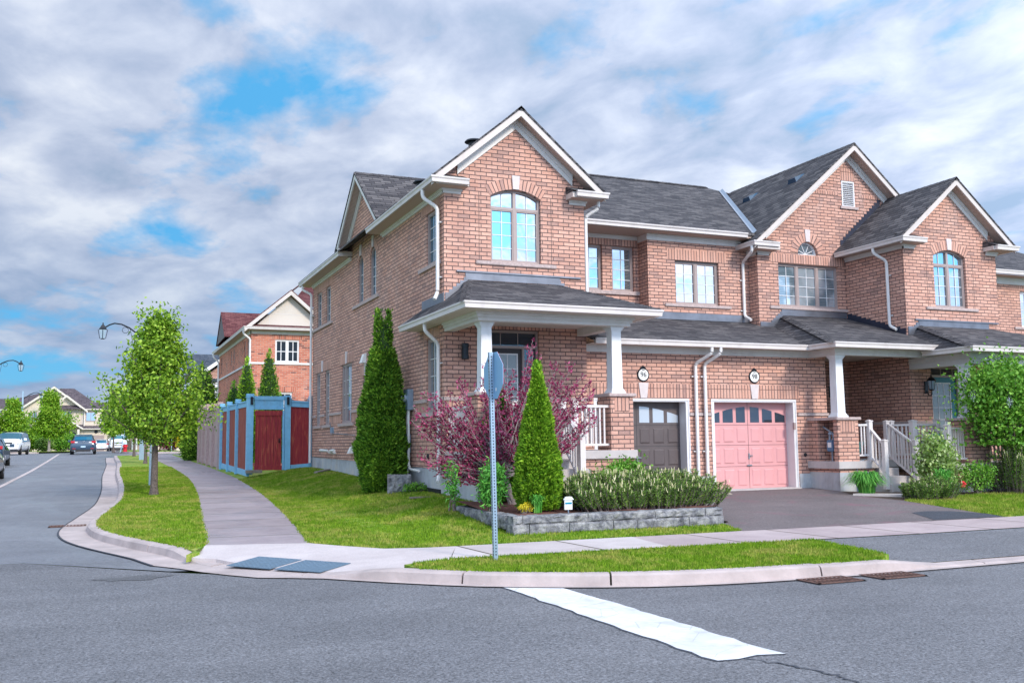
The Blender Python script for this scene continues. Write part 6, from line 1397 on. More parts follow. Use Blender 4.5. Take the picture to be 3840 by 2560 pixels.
# ================================================================ neighbouring houses
R_ = empty('red_brick_house', (6.68, 48, .5), 'red brick house with purple-red roof and cream gable behind the fence', 'house')
FRd = F_(48.0); XRd = X_(6.68)
mb = MB(); wall(mb, FRd, [(6.68, .2), (16, .2), (16, 6.62), (6.68, 6.62)], [opening(7.84, 9.01, 5.25, 6.37), opening(7.32, 8.69, 2.6, 3.78)], reveal=.08)
wall(mb, XRd, [(48, .2), (61.5, .2), (61.5, 6.62), (48, 6.62)], [opening(48.75, 49.25, 5.5, 6.45), opening(49.9, 50.4, 5.5, 6.45), opening(54.2, 54.7, 5.7, 6.45), opening(55.4, 55.9, 5.7, 6.45), opening(60.0, 60.6, 5.5, 6.42)], reveal=.08); mb.build('wall', 'brick_red', R_)
DH = ((0, .5, 2, 2), (.5, 1, 2, 2))
for a, b, z0, z1 in ((7.84, 9.01, 5.25, 6.37), (7.32, 8.69, 2.6, 3.78)): window(R_, FRd, a, b, z0, z1, DH, frame='white_vinyl', pane='pane_dark', rec=.06, fw=.06, mw=.02)
for a, b in ((48.75, 49.25), (49.9, 50.4), (54.2, 54.7), (55.4, 55.9), (60.0, 60.6)): window(R_, XRd, a, b, 5.5 if a < 52 or a > 59 else 5.7, 6.45 if a < 59 else 6.42, ((0, 1, 1, 2),), frame='taupe_frame', pane='pane_dark', rec=.06)
m_ = MB(); FRd.box(m_, 6.66, 16, 5.14, 5.24, 0, .05); XRd.box(m_, 47.97, 61.5, 5.14, 5.24, 0, .05); m_.build('stone_band', 'white_trim', R_)
soldier(R_, FRd, 7.7, 9.2, 6.38, 6.58, mat='brick_red_soldier'); soldier(R_, FRd, 7.1, 8.9, 3.79, 4.05, mat='brick_red_soldier')
m_ = MB(); roofslab(m_, [(6.3, 47.6, 6.95), (14, 47.6, 6.95), (13.0, 48.2, 7.15), (6.9, 48.2, 7.15)]); roofslab(m_, [(6.3, 47.6, 6.93), (11, 53, 10.9), (11, 60, 10.9), (6.3, 61.9, 6.93)])
roofslab(m_, [(6.3, 47.55, 6.93), (8.51, 47.55, 8.82), (8.51, 53, 8.82), (6.3, 52, 6.93)]); roofslab(m_, [(8.51, 47.55, 8.82), (10.9, 47.55, 6.78), (10.9, 53, 6.78), (8.51, 53, 8.82)])
roofslab(m_, [(8.9, 50, 8.4), (18, 50, 8.4), (18, 55, 11), (11.2, 55, 11)])
roofslab(m_, [(6.32, 56.0, 7.35), (6.32, 57.95, 8.95), (11, 57.95, 8.95), (11, 56.0, 7.35)]); roofslab(m_, [(6.32, 57.95, 8.95), (6.32, 60.2, 7.2), (11, 60.2, 7.2), (11, 57.95, 8.95)]); m_.build('roof', 'shingle_red', R_)
m_ = MB(); m_.face([(6.36, 56.0, 7.3), (6.36, 57.95, 8.88), (6.36, 60.1, 7.2)]); m_.build('gable_siding', 'door_taupe', R_)
m_ = MB(); FRd.slab(m_, [(6.95, 7.08), (10.2, 7.08), (8.51, 8.55)], 0, .05); gp = m_.build('gable_panel', 'stucco', R_)
m_ = MB()
for z in (7.62,): FRd.box(m_, 7.55, 9.6, z, z+.02, .05, .06)
for u in (7.52, 9.5): FRd.box(m_, u, u+.02, 7.1, 7.62, .05, .06)
for k in range(9): a = math.pi*(k+.5)/9; FRd.slab(m_, [(8.51+.14*math.cos(a)-.008, 7.66+.14*math.sin(a)), (8.51+.14*math.cos(a)+.008, 7.66+.14*math.sin(a)), (8.51+.62*math.cos(a)+.008, 7.66+.50*math.sin(a)), (8.51+.62*math.cos(a)-.008, 7.66+.50*math.sin(a))], .05, .06)
m_.build('sunburst', 'grille_line', gp)
m_ = MB()
for s, e in ((-1, 6.30), (1, 10.75)): FRd.slab(m_, [(e, 8.76-abs(e-8.51)*.855), (8.51, 8.76), (8.51, 8.55), (e, 8.55-abs(e-8.51)*.855)], .40, .45)
m_.build('rake_board', 'fascia', R_)
m_ = MB()
for s, e in ((-1, 6.30), (1, 10.75)): m_.face([FRd.P(e, 8.60-abs(e-8.51)*.855, .4), FRd.P(8.51, 8.60, .4), FRd.P(8.51, 8.60, 0), FRd.P(e, 8.60-abs(e-8.51)*.855, 0)])
m_.face([(6.32, 47.6, 6.78), (6.68, 47.6, 6.78), (6.68, 61.8, 6.78), (6.32, 61.8, 6.78)]); m_.face([(6.68, 47.6, 6.78), (16, 47.6, 6.78), (16, 48, 6.78), (6.68, 48, 6.78)]); m_.build('soffit', 'soffit', R_)
gutter_run(R_, [(6.26, 61.9, 6.93), (6.26, 47.52, 6.93), (14, 47.52, 6.93)]); m_ = MB(); FRd.box(m_, 6.64, 14, 6.62, 6.78, 0, .04); XRd.box(m_, 47.96, 61.5, 6.62, 6.78, 0, .04); m_.build('frieze', 'frieze', R_)
downspout(R_, [(6.3, 47.9, 6.8), (6.3, 47.9, 6.6), (6.62, 47.9, 6.35), (6.62, 47.9, 3.0)], .05); downspout(R_, [(6.3, 61.3, 6.8), (6.3, 61.3, 6.6), (6.6, 61.2, 6.3), (6.6, 61.2, .6)], .05)
m_ = MB(); m_.lathe((8.9, 51.5, 8.6), [(.06, 0), (.06, .5)], 8); m_.build('vent_pipe', 'plastic_dark', R_)
m_ = MB(); m_.box(9.4, 10.6, 47.2, 47.9, 3.35, 3.5); m_.build('awning', 'galvanised', R_)
SHD = empty('garden_shed', (7.9, 45.5, .5), 'small white garden shed whose gable peeks over the gate', 'shed')
m_ = MB(); m_.prism([(7.35, 45.2, .4), (8.45, 45.2, .4), (8.45, 45.2, 3.12), (7.9, 45.2, 3.42), (7.35, 45.2, 3.12)], (0, 1.5, 0)); m_.build('wall', 'white_vinyl', SHD); m_ = MB(); roofslab(m_, [(7.2, 45.1, 3.06), (7.9, 45.1, 3.48), (7.9, 46.8, 3.48), (7.2, 46.8, 3.06)]); roofslab(m_, [(7.9, 45.1, 3.48), (8.6, 45.1, 3.06), (8.6, 46.8, 3.06), (7.9, 46.8, 3.48)]); m_.build('roof', 'shingle_blue', SHD)
T_ = empty('brick_house', (7.0, 82, .8), 'tan brick house with dark blue-grey roof behind the cedars, far side of the side street', 'house')
FT = F_(82.0); mb = MB(); wall(mb, FT, [(7.0, .5), (17, .5), (17, 6.2), (12.1, 6.2), (9.6, 8.3), (7.0, 6.2)], [opening(8.1, 9.2, 4.7, 5.9)]); mb.face([(7.0, 82, .5), (7.0, 95, .5), (7.0, 95, 6.2), (7.0, 82, 6.2)]); mb.build('wall', 'brick', T_)
window(T_, FT, 8.1, 9.2, 4.7, 5.9, DH, frame='white_vinyl', pane='pane_sky', fw=.07, rec=.06)
m_ = MB(); roofslab(m_, [(6.55, 81.3, 6.45), (6.55, 95, 6.45), (8.7, 95, 9.0), (8.7, 86, 9.0)]); roofslab(m_, [(6.55, 81.6, 6.45), (16, 81.6, 6.45), (16, 86, 9.0), (6.0, 86, 9.0)]); roofslab(m_, [(6.55, 81.3, 6.5), (9.7, 81.3, 8.8), (9.7, 86, 8.8), (6.55, 86, 6.5)]); roofslab(m_, [(9.7, 81.3, 8.8), (12.8, 81.3, 6.5), (12.8, 86, 6.5), (9.7, 86, 8.8)]); m_.build('roof', 'shingle_blue', T_)
m_ = MB(); FT.slab(m_, [(6.5, 6.5), (9.7, 8.83), (9.7, 8.5), (6.5, 6.15)], .65, .72); FT.slab(m_, [(9.7, 8.83), (12.9, 6.5), (12.9, 6.15), (9.7, 8.5)], .65, .72); FT.box(m_, 6.9, 12, 5.95, 6.2, 0, .4); FT.box(m_, 6.98, 17, 4.35, 4.5, 0, .05); FT.box(m_, 7.2, 12, 6.25, 6.32, .0, .5); m_.build('white_boards', 'white_trim', T_)
m_ = MB(); m_.box(6.2, 6.7, 80.8, 81.3, .6, 3.6); m_.box(6.1, 6.8, 80.7, 81.4, 3.45, 3.6); m_.build('porch_post', 'white_vinyl', T_); m_ = MB(); m_.box(6.6, 9.5, 81.4, 82, .7, 3.4); m_.build('porch', 'door_taupe', T_); m_ = MB(); roofslab(m_, [(5.9, 80.6, 3.6), (10, 80.6, 3.6), (10, 82, 4.2), (6.6, 82, 4.2)]); m_.build('porch_roof', 'shingle_blue', T_)
# cream houses at the end of the road
def far_house():
    o = empty('cream_house', (-5.4, 138, .8), 'large cream sided house with dark roof and twin gables at the road end', 'house'); F = F_(138.0); F2 = F_(137.2)
    m = MB(); wall(m, F, [(-11.5, .6), (.2, .6), (.2, 6.1), (-11.5, 6.1)]); wall(m, F_(137.0), [(-9.2, .6), (-1.9, .6), (-1.9, 6.0), (-5.43, 8.85), (-9.2, 6.0)], [opening(-8.3, -7.3, 4.4, 5.7), opening(-4.35, -3.3, 4.4, 5.8), opening(-5.7, -5.15, 7.5, 8.15)])
    m.box(-1.85, .22, 136.6, 138, 3.95, 6.05); m.box(-2.2, 3.2, 136.4, 138, .6, 3.6); m.build('wall', 'siding_cream', o)
    m = MB()
    for z in np.arange(.9, 6.0, .32):
        m.box(-9.18, -1.95, 136.985, 137.0, z, z+.015); m.box(-1.85, .22, 136.585, 136.6, max(z, 3.97), max(z, 3.97)+.015)
    m.build('siding_lines', 'taupe_frame', o)
    for a, b, z0, z1, f in ((-8.3, -7.3, 4.4, 5.7, 137.0), (-4.35, -3.3, 4.4, 5.8, 137.0), (-5.7, -5.15, 7.5, 8.15, 137.0)): window(o, F_(f), a, b, z0, z1, ((0, .5, 1, 2), (.5, 1, 1, 2)) if z1 < 7 else ((0, 1, 1, 1),), pane='pane_sky', rec=.05, fw=.07)
    m = MB(); FQ = F_(136.6); FQ.box(m, -1.62, -.42, 4.55, 5.75, 0, .05); wn = m.build('window', 'taupe_frame', o); m = MB(); FQ.box(m, -1.53, -1.06, 4.64, 5.66, .05, .06); FQ.box(m, -.98, -.51, 4.64, 5.66, .05, .06); m.build('pane', 'pane_sky', wn)
    m = MB(); roofslab(m, [(-9.6, 136.5, 5.95), (-5.43, 136.5, 9.05), (-5.43, 144, 9.05), (-9.6, 144, 5.95)]); roofslab(m, [(-5.43, 136.5, 9.05), (-1.5, 136.5, 5.95), (-1.5, 144, 5.95), (-5.43, 144, 9.05)])
    roofslab(m, [(-6.5, 136.2, 6.15), (.6, 136.2, 6.15), (-3.2, 141, 9.0), (-4.9, 141, 9.0)]); roofslab(m, [(.6, 136.2, 6.15), (.6, 146, 6.15), (-3.2, 141, 9.0)])
    roofslab(m, [(-16, 137.4, 6.1), (-6, 137.4, 6.1), (-6, 143, 8.4), (-7.6, 143, 8.4), (-11.6, 143, 7.3), (-16, 143, 7.3)])
    roofslab(m, [(-2.4, 135.8, 3.62), (3.4, 135.8, 3.62), (3.4, 138, 4.6), (-2.4, 138, 4.6)])
    roofslab(m, [(-4.9, 134.9, 3.6), (-3.2, 134.9, 4.5), (-3.2, 137, 4.5), (-4.9, 137, 3.6)]); roofslab(m, [(-3.2, 134.9, 4.5), (-1.9, 134.9, 3.7), (-1.9, 137, 3.7), (-3.2, 137, 4.5)]); roofslab(m, [(-9.6, 135.6, 3.6), (-4.4, 135.6, 3.6), (-4.4, 137, 4.0), (-9.6, 137, 4.0)]); m.build('roof', 'shingle_far', o)
    m = MB()
    for s, e in ((-1, -9.7), (1, -1.4)): F_(136.5).slab(m, [(e, 5.9), (-5.43, 9.02), (-5.43, 8.72), (e, 5.6)], 0, .06)
    F_(136.1).slab(m, [(-1.4, 5.9), (-3.9, 7.9), (-3.9, 7.65), (-1.4, 5.65)], 0, .06); F_(136.1).slab(m, [(-5.0, 7.0), (-3.9, 7.9), (-3.9, 7.65), (-5.0, 6.75)], 0, .06)
    F_(136.2).box(m, -1.9, .6, 6.02, 6.14, 0, .08); F_(135.8).box(m, -2.4, 3.4, 3.5, 3.62, 0, .08); F_(137.35).box(m, -16, -9.3, 5.98, 6.1, 0, .08); F_(134.9).slab(m, [(-4.95, 3.55), (-3.2, 4.5), (-3.2, 4.28), (-4.95, 3.33)], 0, .05); F_(134.9).slab(m, [(-1.85, 3.65), (-3.2, 4.5), (-3.2, 4.28), (-1.85, 3.43)], 0, .05)
    F_(136.6).box(m, -1.85, -1.70, 3.95, 6.05, 0, .05); F_(136.6).box(m, .08, .22, 3.95, 6.05, 0, .05); F_(137.0).box(m, -2.1, -1.9, 3.9, 6.0, 0, .05)
    for x in (-4.3, -2.4): m.box(x-.14, x+.14, 135.0, 135.28, 2.0, 3.5)
    m.build('white_boards', 'stucco', o)
    m = MB(); m.box(-4.55, -4.05, 134.9, 135.4, .6, 2.0); m.box(-2.6, -2.15, 134.9, 135.4, .6, 2.0); m.box(1.0, 3.2, 136.3, 136.4, .6, 2.3); m.box(-2.2, -1.0, 136.3, 136.4, .6, 1.9); m.box(-10, -8.8, 136.5, 137, .6, 2.6); m.build('stone_base', 'brick_far', o)
    m = MB(); F_(136.4).box(m, -.95, .65, .75, 2.75, .0, .04); m.build('garage_door', 'taupe_frame', o); m = MB(); F_(136.4).box(m, 2.0, 3.2, .75, 2.75, 0, .04); m.build('garage_door', 'blue_grey_box', o)
    m = MB(); F_(137.0).box(m, -3.65, -2.75, .9, 3.1, 0, .05); m.build('front_door', 'door_dark', o); m = MB(); F_(136.2).lathe if False else None; m.lathe((-.35, 136.38, 3.2), [(.22, 0), (.2, .03)], 14, Vector((0, -1, 0))); m.build('number_plaque', 'black_metal', o)
    downspout(o, [(1.3, 136.3, 3.5), (1.3, 136.3, .8)], .05); downspout(o, [(1.75, 136.3, 3.5), (1.75, 136.3, .8)], .05)
    o = empty('brown_house', (6, 142, .8), 'partly hidden house right of the cream house with dark shingled roof', 'house')
    m = MB(); m.box(.3, 12, 142, 150, .6, 5.8); m.box(3.3, 12, 137.5, 142, .6, 3.6); m.build('wall', 'siding_cream', o); m = MB(); roofslab(m, [(-3, 141.5, 5.6), (12.5, 141.5, 5.6), (12.5, 146, 7.4), (-3, 146, 7.4)]); roofslab(m, [(3.2, 137.2, 3.6), (12.4, 137.2, 3.6), (12.4, 142, 5.0), (3.2, 142, 5.0)]); m.build('roof', 'shingle_far', o)
    m = MB(); m.box(4.2, 4.5, 137.2, 137.5, .8, 3.5); m.box(4.0, 4.7, 137.1, 137.5, .8, 2.2); m.build('porch_post', 'white_vinyl', o); m = MB(); m.box(3.3, 7, 137.3, 137.5, .6, 2.1); m.build('stone_base', 'brick_far', o)
    m = MB(); m.box(7.6, 9.6, 137.4, 137.5, .8, 3.0); m.build('garage_door', 'taupe_frame', o)
    m = MB()
    for x in (1.6, 2.6): m.box(x-.15, x+.15, 144.6, 145, 6.95, 7.05)
    m.build('roof_vent', 'galvanised', o)
    o = empty('cream_house', (-17, 139, .8), 'cream house cut off by the left edge behind the trees', 'house'); m = MB(); m.box(-24, -12.2, 139, 148, .6, 6.1); m.build('wall', 'siding_cream', o)
    m = MB(); roofslab(m, [(-24.5, 138.5, 6.1), (-11.0, 138.5, 6.1), (-11.0, 143.5, 7.7), (-24.5, 143.5, 7.7)]); m.build('roof', 'shingle_far', o)
    m = MB(); m.box(-12.25, -11.9, 138.9, 139.1, 3.0, 6.0); m.build('corner_board', 'fascia', o); window(o, F_(138.98), -15, -13.6, 4.3, 5.5, ((0, 1, 2, 2),), pane='pane_sky', rec=-.05, fw=.07)
far_house()
# houses across the road behind the camera are outside the photograph and are not built

# ================================================================ vegetation
def rnd_unit(n, zb=0.0):
    v = RNG.normal(0, 1, (n, 3)); v[:, 2] += zb; return v/np.linalg.norm(v, axis=1)[:, None]
def leaves(name, parent, mat, pts, axis, length, width, fold=.25, curl=.2):
    """one folded leaf (2 quads sharing the midrib) per point; axis: direction base to tip"""
    n = len(pts); ax = axis/np.linalg.norm(axis, axis=1)[:, None]; r = rnd_unit(n); s = np.cross(ax, r); s /= np.linalg.norm(s, axis=1)[:, None]+1e-9; up = np.cross(s, ax)
    L_ = (length*RNG.uniform(.65, 1.25, n))[:, None]; W_ = (width*RNG.uniform(.7, 1.2, n))[:, None]
    b = pts; t = pts+ax*L_-up*L_*curl; m = pts+ax*L_*.45
    l = m+s*W_+up*W_*fold; q = m-s*W_+up*W_*fold
    v = np.stack([b, l, t, q], 1).reshape(-1, 3); i = np.arange(n)*4
    f = np.concatenate([np.stack([i, i+1, i+2], 1), np.stack([i, i+2, i+3], 1)]); return raw_mesh(name, v, f, mat, parent)
def bez(a, b, bend, n=6):
    a, b = Vector(a), Vector(b); m = a.lerp(b, .5)+Vector(bend); return [a.lerp(m, t).lerp(m.lerp(b, t), t) for t in [i/n for i in range(n+1)]]
def pear_tree(x, y, h, r, label, z_low=1.5, seed=1, dens=1.0, name='pear_tree', mat='leaf_green', group=None, leaf=.075, trunk=.085, shape=None, cat='tree', barkm='bark', lobes=80, nleaf=170):
    random.seed(seed); g = hgt(x, y); o = empty(name, (x, y, g), label, cat, group); T = MB()
    H = h-z_low; shape = shape or (lambda t: (math.sin(math.pi*min(1, t*1.05+.12))**.75)*(1-.42*t))
    top = Vector((x+random.uniform(-.06, .06), y, g+h*.93)); tr = bez((x, y, g-.1), top, (random.uniform(-.05, .05), .03, 0), 10)
    T.tube(tr, [trunk*(1-.085*i) if i < 10 else trunk*.12 for i in range(11)], 9); T.lathe((x, y, g-.08), [(trunk*1.7, 0), (trunk*1.25, .1), (trunk*1.0, .25)], 9)
    cp = []; cd = []
    for k in range(lobes):
        t = ((k+.5)/lobes)**.92; a = k*2.39996+random.uniform(-.5, .5); R = r*shape(t)*random.uniform(.35, 1.08)*(.75+.5*noise.noise(Vector((math.cos(a)*1.3, math.sin(a)*1.3, t*3+seed*7))))*1.15
        z = g+z_low+H*t+random.uniform(-.1, .1); e = Vector((x+R*math.cos(a), y+R*math.sin(a), z))
        zs = max(g+z_low*.80, z-R*random.uniform(.9, 1.5)-.12); f = (zs-g)/(h*.93); i = min(9.99, max(0, f*10)); st = tr[int(i)].lerp(tr[int(i)+1], i-int(i))
        br = bez(st, e, (random.uniform(-.08, .08), random.uniform(-.08, .08), -R*.12), 5); T.tube(br, [trunk*.28*(1-.15*j) for j in range(6)], 5, caps=False)
        for j, w_ in ((2, .14), (3, .24), (4, .30), (5, .34)): cp.append(br[j]); cd.append((br[5]-br[2]).normalized()*.6)
        for j in range(2):          # side twigs
            tw = br[3+j]+Vector((random.uniform(-.26, .26), random.uniform(-.26, .26), random.uniform(-.05, .26)))*(r/1.3); T.tube([br[3+j], tw], [trunk*.12, trunk*.04], 4, caps=False); cp.append(tw); cd.append(Vector((0, 0, .2)))
    T.build('trunk', barkm, o)
    cp = np.array([tuple(p) for p in cp]); cd = np.array([tuple(p) for p in cd]); n = int(nleaf*lobes*dens); k = RNG.integers(0, len(cp), n)
    p = cp[k]+RNG.normal(0, .115*(r/1.3), (n, 3)); ax = cd[k]*.5+rnd_unit(n, -.35)
    leaves('crown', o, mat, p, ax, leaf, leaf*.34, .35, .35); return o
def tshape(t):      # a broad body with a narrower irregular top
    return float(np.interp(t, [0, .08, .22, .40, .55, .70, .84, 1], [.50, .86, 1.08, 1.0, .80, .50, .30, .10]))
pear_tree(1.34, 26.6, 4.5, 1.62, 'young pear tree with bright green leaves, nearest of the verge row', z_low=1.72, seed=11, shape=tshape, lobes=84, nleaf=200, leaf=.10, group='young trees along the verge', trunk=.10)
pear_tree(2.08, 49.6, 4.6, 1.2, 'young street tree with a lichen-covered trunk just in front of the lamp pole', z_low=1.6, seed=5, lobes=55, nleaf=140, leaf=.12, group='young trees along the verge')
pear_tree(2.02, 64.0, 4.6, 1.3, 'farthest young tree of the verge row, partly hidden by the nearest one', z_low=1.7, seed=8, lobes=50, nleaf=130, leaf=.14, group='young trees along the verge')
pear_tree(1.1, 84, 4.7, 1.5, 'small street tree by the red hydrant on the far corner', z_low=1.6, seed=18, lobes=45, nleaf=120, leaf=.18, mat='leaf_maple', group='young trees along the verge')
pear_tree(-4.35, 103, 5.3, 2.4, 'round maple with light green leaves on the lawn in front of the cream house', z_low=1.9, seed=21, lobes=70, nleaf=190, leaf=.22, mat='leaf_maple', barkm='bark_pale', group='maples in front of the cream houses', name='maple_tree', trunk=.13)
pear_tree(-7.9, 108, 4.8, 2.2, 'maple behind the white car, between the round maple and the left edge', z_low=1.5, seed=22, lobes=55, nleaf=180, leaf=.24, mat='leaf_maple', barkm='bark_pale', group='maples in front of the cream houses', name='maple_tree')
pear_tree(-10.3, 108, 4.7, 2.2, 'leftmost maple, cut by the edge of the picture', z_low=1.3, seed=23, lobes=55, nleaf=180, leaf=.24, mat='leaf_maple', barkm='bark_pale', group='maples in front of the cream houses', name='maple_tree')
pear_tree(3.6, 133.0, 6.0, 2.2, 'tree rising in front of the far right house beyond the hydrant', z_low=2.0, seed=24, lobes=40, nleaf=120, leaf=.3, mat='leaf_maple', name='maple_tree')

PROF = {'broad': [.74, .88, .98, 1, .93, .74, .55, .40, .26, .06], 'cone': [.72, .88, .98, 1, .86, .60, .40, .22, .13, .04], 'slim': [.8, .92, 1, 1, .95, .82, .66, .48, .28, .06]}
def cedar(x, y, z0, h, r, label, prof='slim', seed=1, n=26000, mat='leaf_thuja', tops=1, group=None, spray=.075, power=.75, base=.82, sx=1.0):
    random.seed(seed); o = empty('cedar', (x, y, z0), label, 'cedar', group); off = Vector((seed*3.1, seed*1.7, 0))
    def rad_(t, a):
        b = r*float(np.interp(t, [0, .06, .14, .24, .40, .60, .75, .86, .94, 1], PROF[prof]))
        return b*(1+.22*noise.noise(Vector((math.cos(a)*2.2, math.sin(a)*2.2, t*h*1.6))+off)+.26*noise.noise(Vector((math.cos(a)*5.5*r/.5, math.sin(a)*5.5*r/.5, t*h*4.2))+off))
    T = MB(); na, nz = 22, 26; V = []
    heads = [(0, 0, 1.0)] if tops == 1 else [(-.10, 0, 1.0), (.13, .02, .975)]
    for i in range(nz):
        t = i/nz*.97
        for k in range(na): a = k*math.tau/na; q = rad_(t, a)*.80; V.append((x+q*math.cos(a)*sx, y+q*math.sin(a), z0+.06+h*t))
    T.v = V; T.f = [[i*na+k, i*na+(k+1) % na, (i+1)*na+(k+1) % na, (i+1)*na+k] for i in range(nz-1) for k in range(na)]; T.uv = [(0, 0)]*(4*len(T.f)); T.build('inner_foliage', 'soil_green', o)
    tk = MB(); tk.tube([(x, y, z0-.1), (x, y, z0+h*.8)], [.05, .015], 6); tk.build('trunk', 'bark', o)
    u = RNG.uniform(0, 1, n); t = 1-(1-u)**.62 if power > .6 else u; t = 1-np.sqrt(1-u*(1-.0)); a = RNG.uniform(0, math.tau, n)
    R = np.array([rad_(float(tt), float(aa)) for tt, aa in zip(t, a)])*RNG.uniform(.74, 1.06, n)
    if tops > 1:
        hd = RNG.integers(0, 2, n); sh = np.where(t > .80, (t-.80)/.20, 0); dx = np.where(hd == 0, -.13, .13)*sh; R = np.where(t > .80, R*.72, R); tz = np.where((hd == 1), t*.975, t)
    else: dx = 0; tz = t
    p = np.stack([x+R*np.cos(a)*sx+dx, y+R*np.sin(a), z0+.03+h*tz+RNG.normal(0, .01, n)], 1)
    tw = RNG.normal(0, .6, n); ax = np.stack([np.cos(a+tw), np.sin(a+tw), RNG.uniform(.0, 1.3, n)], 1)
    # tip spire
    m = max(60, n//120); tt = RNG.uniform(.93, 1.03, m); q = np.stack([x+RNG.normal(0, .035, m), y+RNG.normal(0, .035, m), z0+h*tt], 1)
    if tops > 1: q[:, 0] += np.where(RNG.uniform(0, 1, m) < .5, -.13, .13)
    p = np.concatenate([p, q]); ax = np.concatenate([ax, np.stack([RNG.normal(0, .3, m), RNG.normal(0, .3, m), np.full(m, 1.2)], 1)])
    leaves('foliage', o, mat, p, ax, spray, spray*.26, .3, .1); return o
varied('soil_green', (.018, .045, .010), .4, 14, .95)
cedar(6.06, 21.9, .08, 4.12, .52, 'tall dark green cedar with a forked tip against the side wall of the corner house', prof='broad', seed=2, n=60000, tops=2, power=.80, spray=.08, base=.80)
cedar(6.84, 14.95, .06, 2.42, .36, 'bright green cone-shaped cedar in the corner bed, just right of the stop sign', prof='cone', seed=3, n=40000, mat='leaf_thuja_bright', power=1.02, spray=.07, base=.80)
cedar(6.95, 16.95, .12, 2.05, .33, 'narrow cedar half hidden by the purple shrub', seed=4, n=9000, mat='leaf_thuja', spray=.06)
cedar(4.95, 53.5, .45, 5.0, .95, 'dark cedar at the far end of the pink fence', seed=5, n=9000, spray=.15)
cedar(5.6, 57, .5, 3.9, .8, 'dark cedar standing just right of the one at the fence end', seed=15, n=6000, spray=.15)
cedar(6.0, 44.2, .4, 4.6, .42, 'slim light green cedar behind the fence, between its two neighbours', seed=6, n=7000, spray=.11, mat='leaf_thuja_bright')
cedar(5.6, 45.4, .4, 3.6, .42, 'short cedar left of the slim pair behind the fence', seed=7, n=5000, spray=.11)
cedar(6.6, 41.9, .4, 4.75, .46, 'tallest slim cedar behind the blue fence, nearest the red brick house', seed=9, n=8000, spray=.10)
cedar(6.95, 41.3, .4, 2.9, .22, 'small cedar tip showing above the blue fence beside the slim cedar', seed=10, n=1500, spray=.10)

def purple_shrub(x, y, z0, label):
    random.seed(41); o = empty('sand_cherry', (x, y, z0), label, 'shrub'); T = MB(); P = []; D = []; W = []
    forks = []
    for k in range(5):
        a = random.uniform(0, math.tau); f = Vector((x+.22*math.cos(a)-.05, y+.14*math.sin(a), z0+random.uniform(.35, .75))); T.tube(bez((x+random.uniform(-.05, .05), y, z0-.1), f, (0, 0, .05), 4), [.05, .045, .04, .034, .028], 7); forks.append(f)
    targets = []
    for i in range(118):
        u = random.random(); side = random.random()
        if side < .54: tx = -random.uniform(.25, 1.98); tz = random.uniform(.42, 2.05) if tx < -1.1 else random.uniform(.42, 2.35)
        elif side < .80: tx = random.uniform(-.45, .45); tz = random.uniform(.9, 2.55)
        else: tx = random.uniform(.35, 1.75); tz = random.uniform(1.2, 2.35)
        if tx < -1.5: tz = random.uniform(.75, 1.75)
        targets.append((tx, random.uniform(-.75, .75)*(1-abs(tx)/2.6), tz))
    targets += [(.45, .05, 2.9), (.40, -.05, 2.75), (.48, .0, 2.6), (.38, .05, 2.5), (.42, .0, 2.98), (.55, -.1, 2.7), (.98, .1, 2.6), (1.25, 0, 2.52), (1.52, -.1, 2.2), (1.72, .1, 1.95), (-1.05, 0, 2.15), (-.55, 0, 2.45), (-1.95, 0, 1.5), (-1.75, 0, 2.0)]
    for i, (tx, ty, tz) in enumerate(targets):
        f = forks[i % 5]; e = Vector((x+tx, y+ty, z0+tz)); b = bez(f, e, (tx*.06, 0, -.10-.12*abs(tx) if tz < 1.8 else .0), 8); T.tube(b, [.017*(1-.1*j) for j in range(9)], 5, caps=False)
        L_ = (e-f).length; n = int(32*L_) + 6; st = .30 if L_ > 1 else .2
        for j in range(n):
            t = st+(1-st)*random.random(); q = b[0].lerp(b[0], 0); ii = min(7.99, t*8); q = b[int(ii)].lerp(b[int(ii)+1], ii-int(ii)); P.append(tuple(q+Vector((random.gauss(0, .028), random.gauss(0, .028), random.gauss(0, .028))))); d = (b[8]-b[5]).normalized(); D.append(tuple(d*.7+Vector((random.gauss(0, .6), random.gauss(0, .6), random.gauss(0, .6)))))
        for s in range(3):          # short side shoots
            ii = random.uniform(3, 7.6); q = b[int(ii)].lerp(b[int(ii)+1], ii-int(ii)); sh = q+Vector((random.uniform(-.22, .22), random.uniform(-.22, .22), random.uniform(-.02, .26))); T.tube([q, sh], [.006, .003], 4, caps=False)
            for j in range(9): tt = random.random(); P.append(tuple(q.lerp(sh, tt)+Vector((random.gauss(0, .02), random.gauss(0, .02), random.gauss(0, .02))))); D.append(tuple((sh-q).normalized()*.6+Vector((random.gauss(0, .6), random.gauss(0, .6), random.gauss(0, .6)))))
    T.build('branches', 'bark_pale', o); leaves('foliage', o, 'leaf_purple', np.array(P), np.array(D), .068, .017, .35, .3)
purple_shrub(6.98, 16.35, .12, 'wide purple-leaved shrub with pale branches in front of the porch, left of the bright cedar')

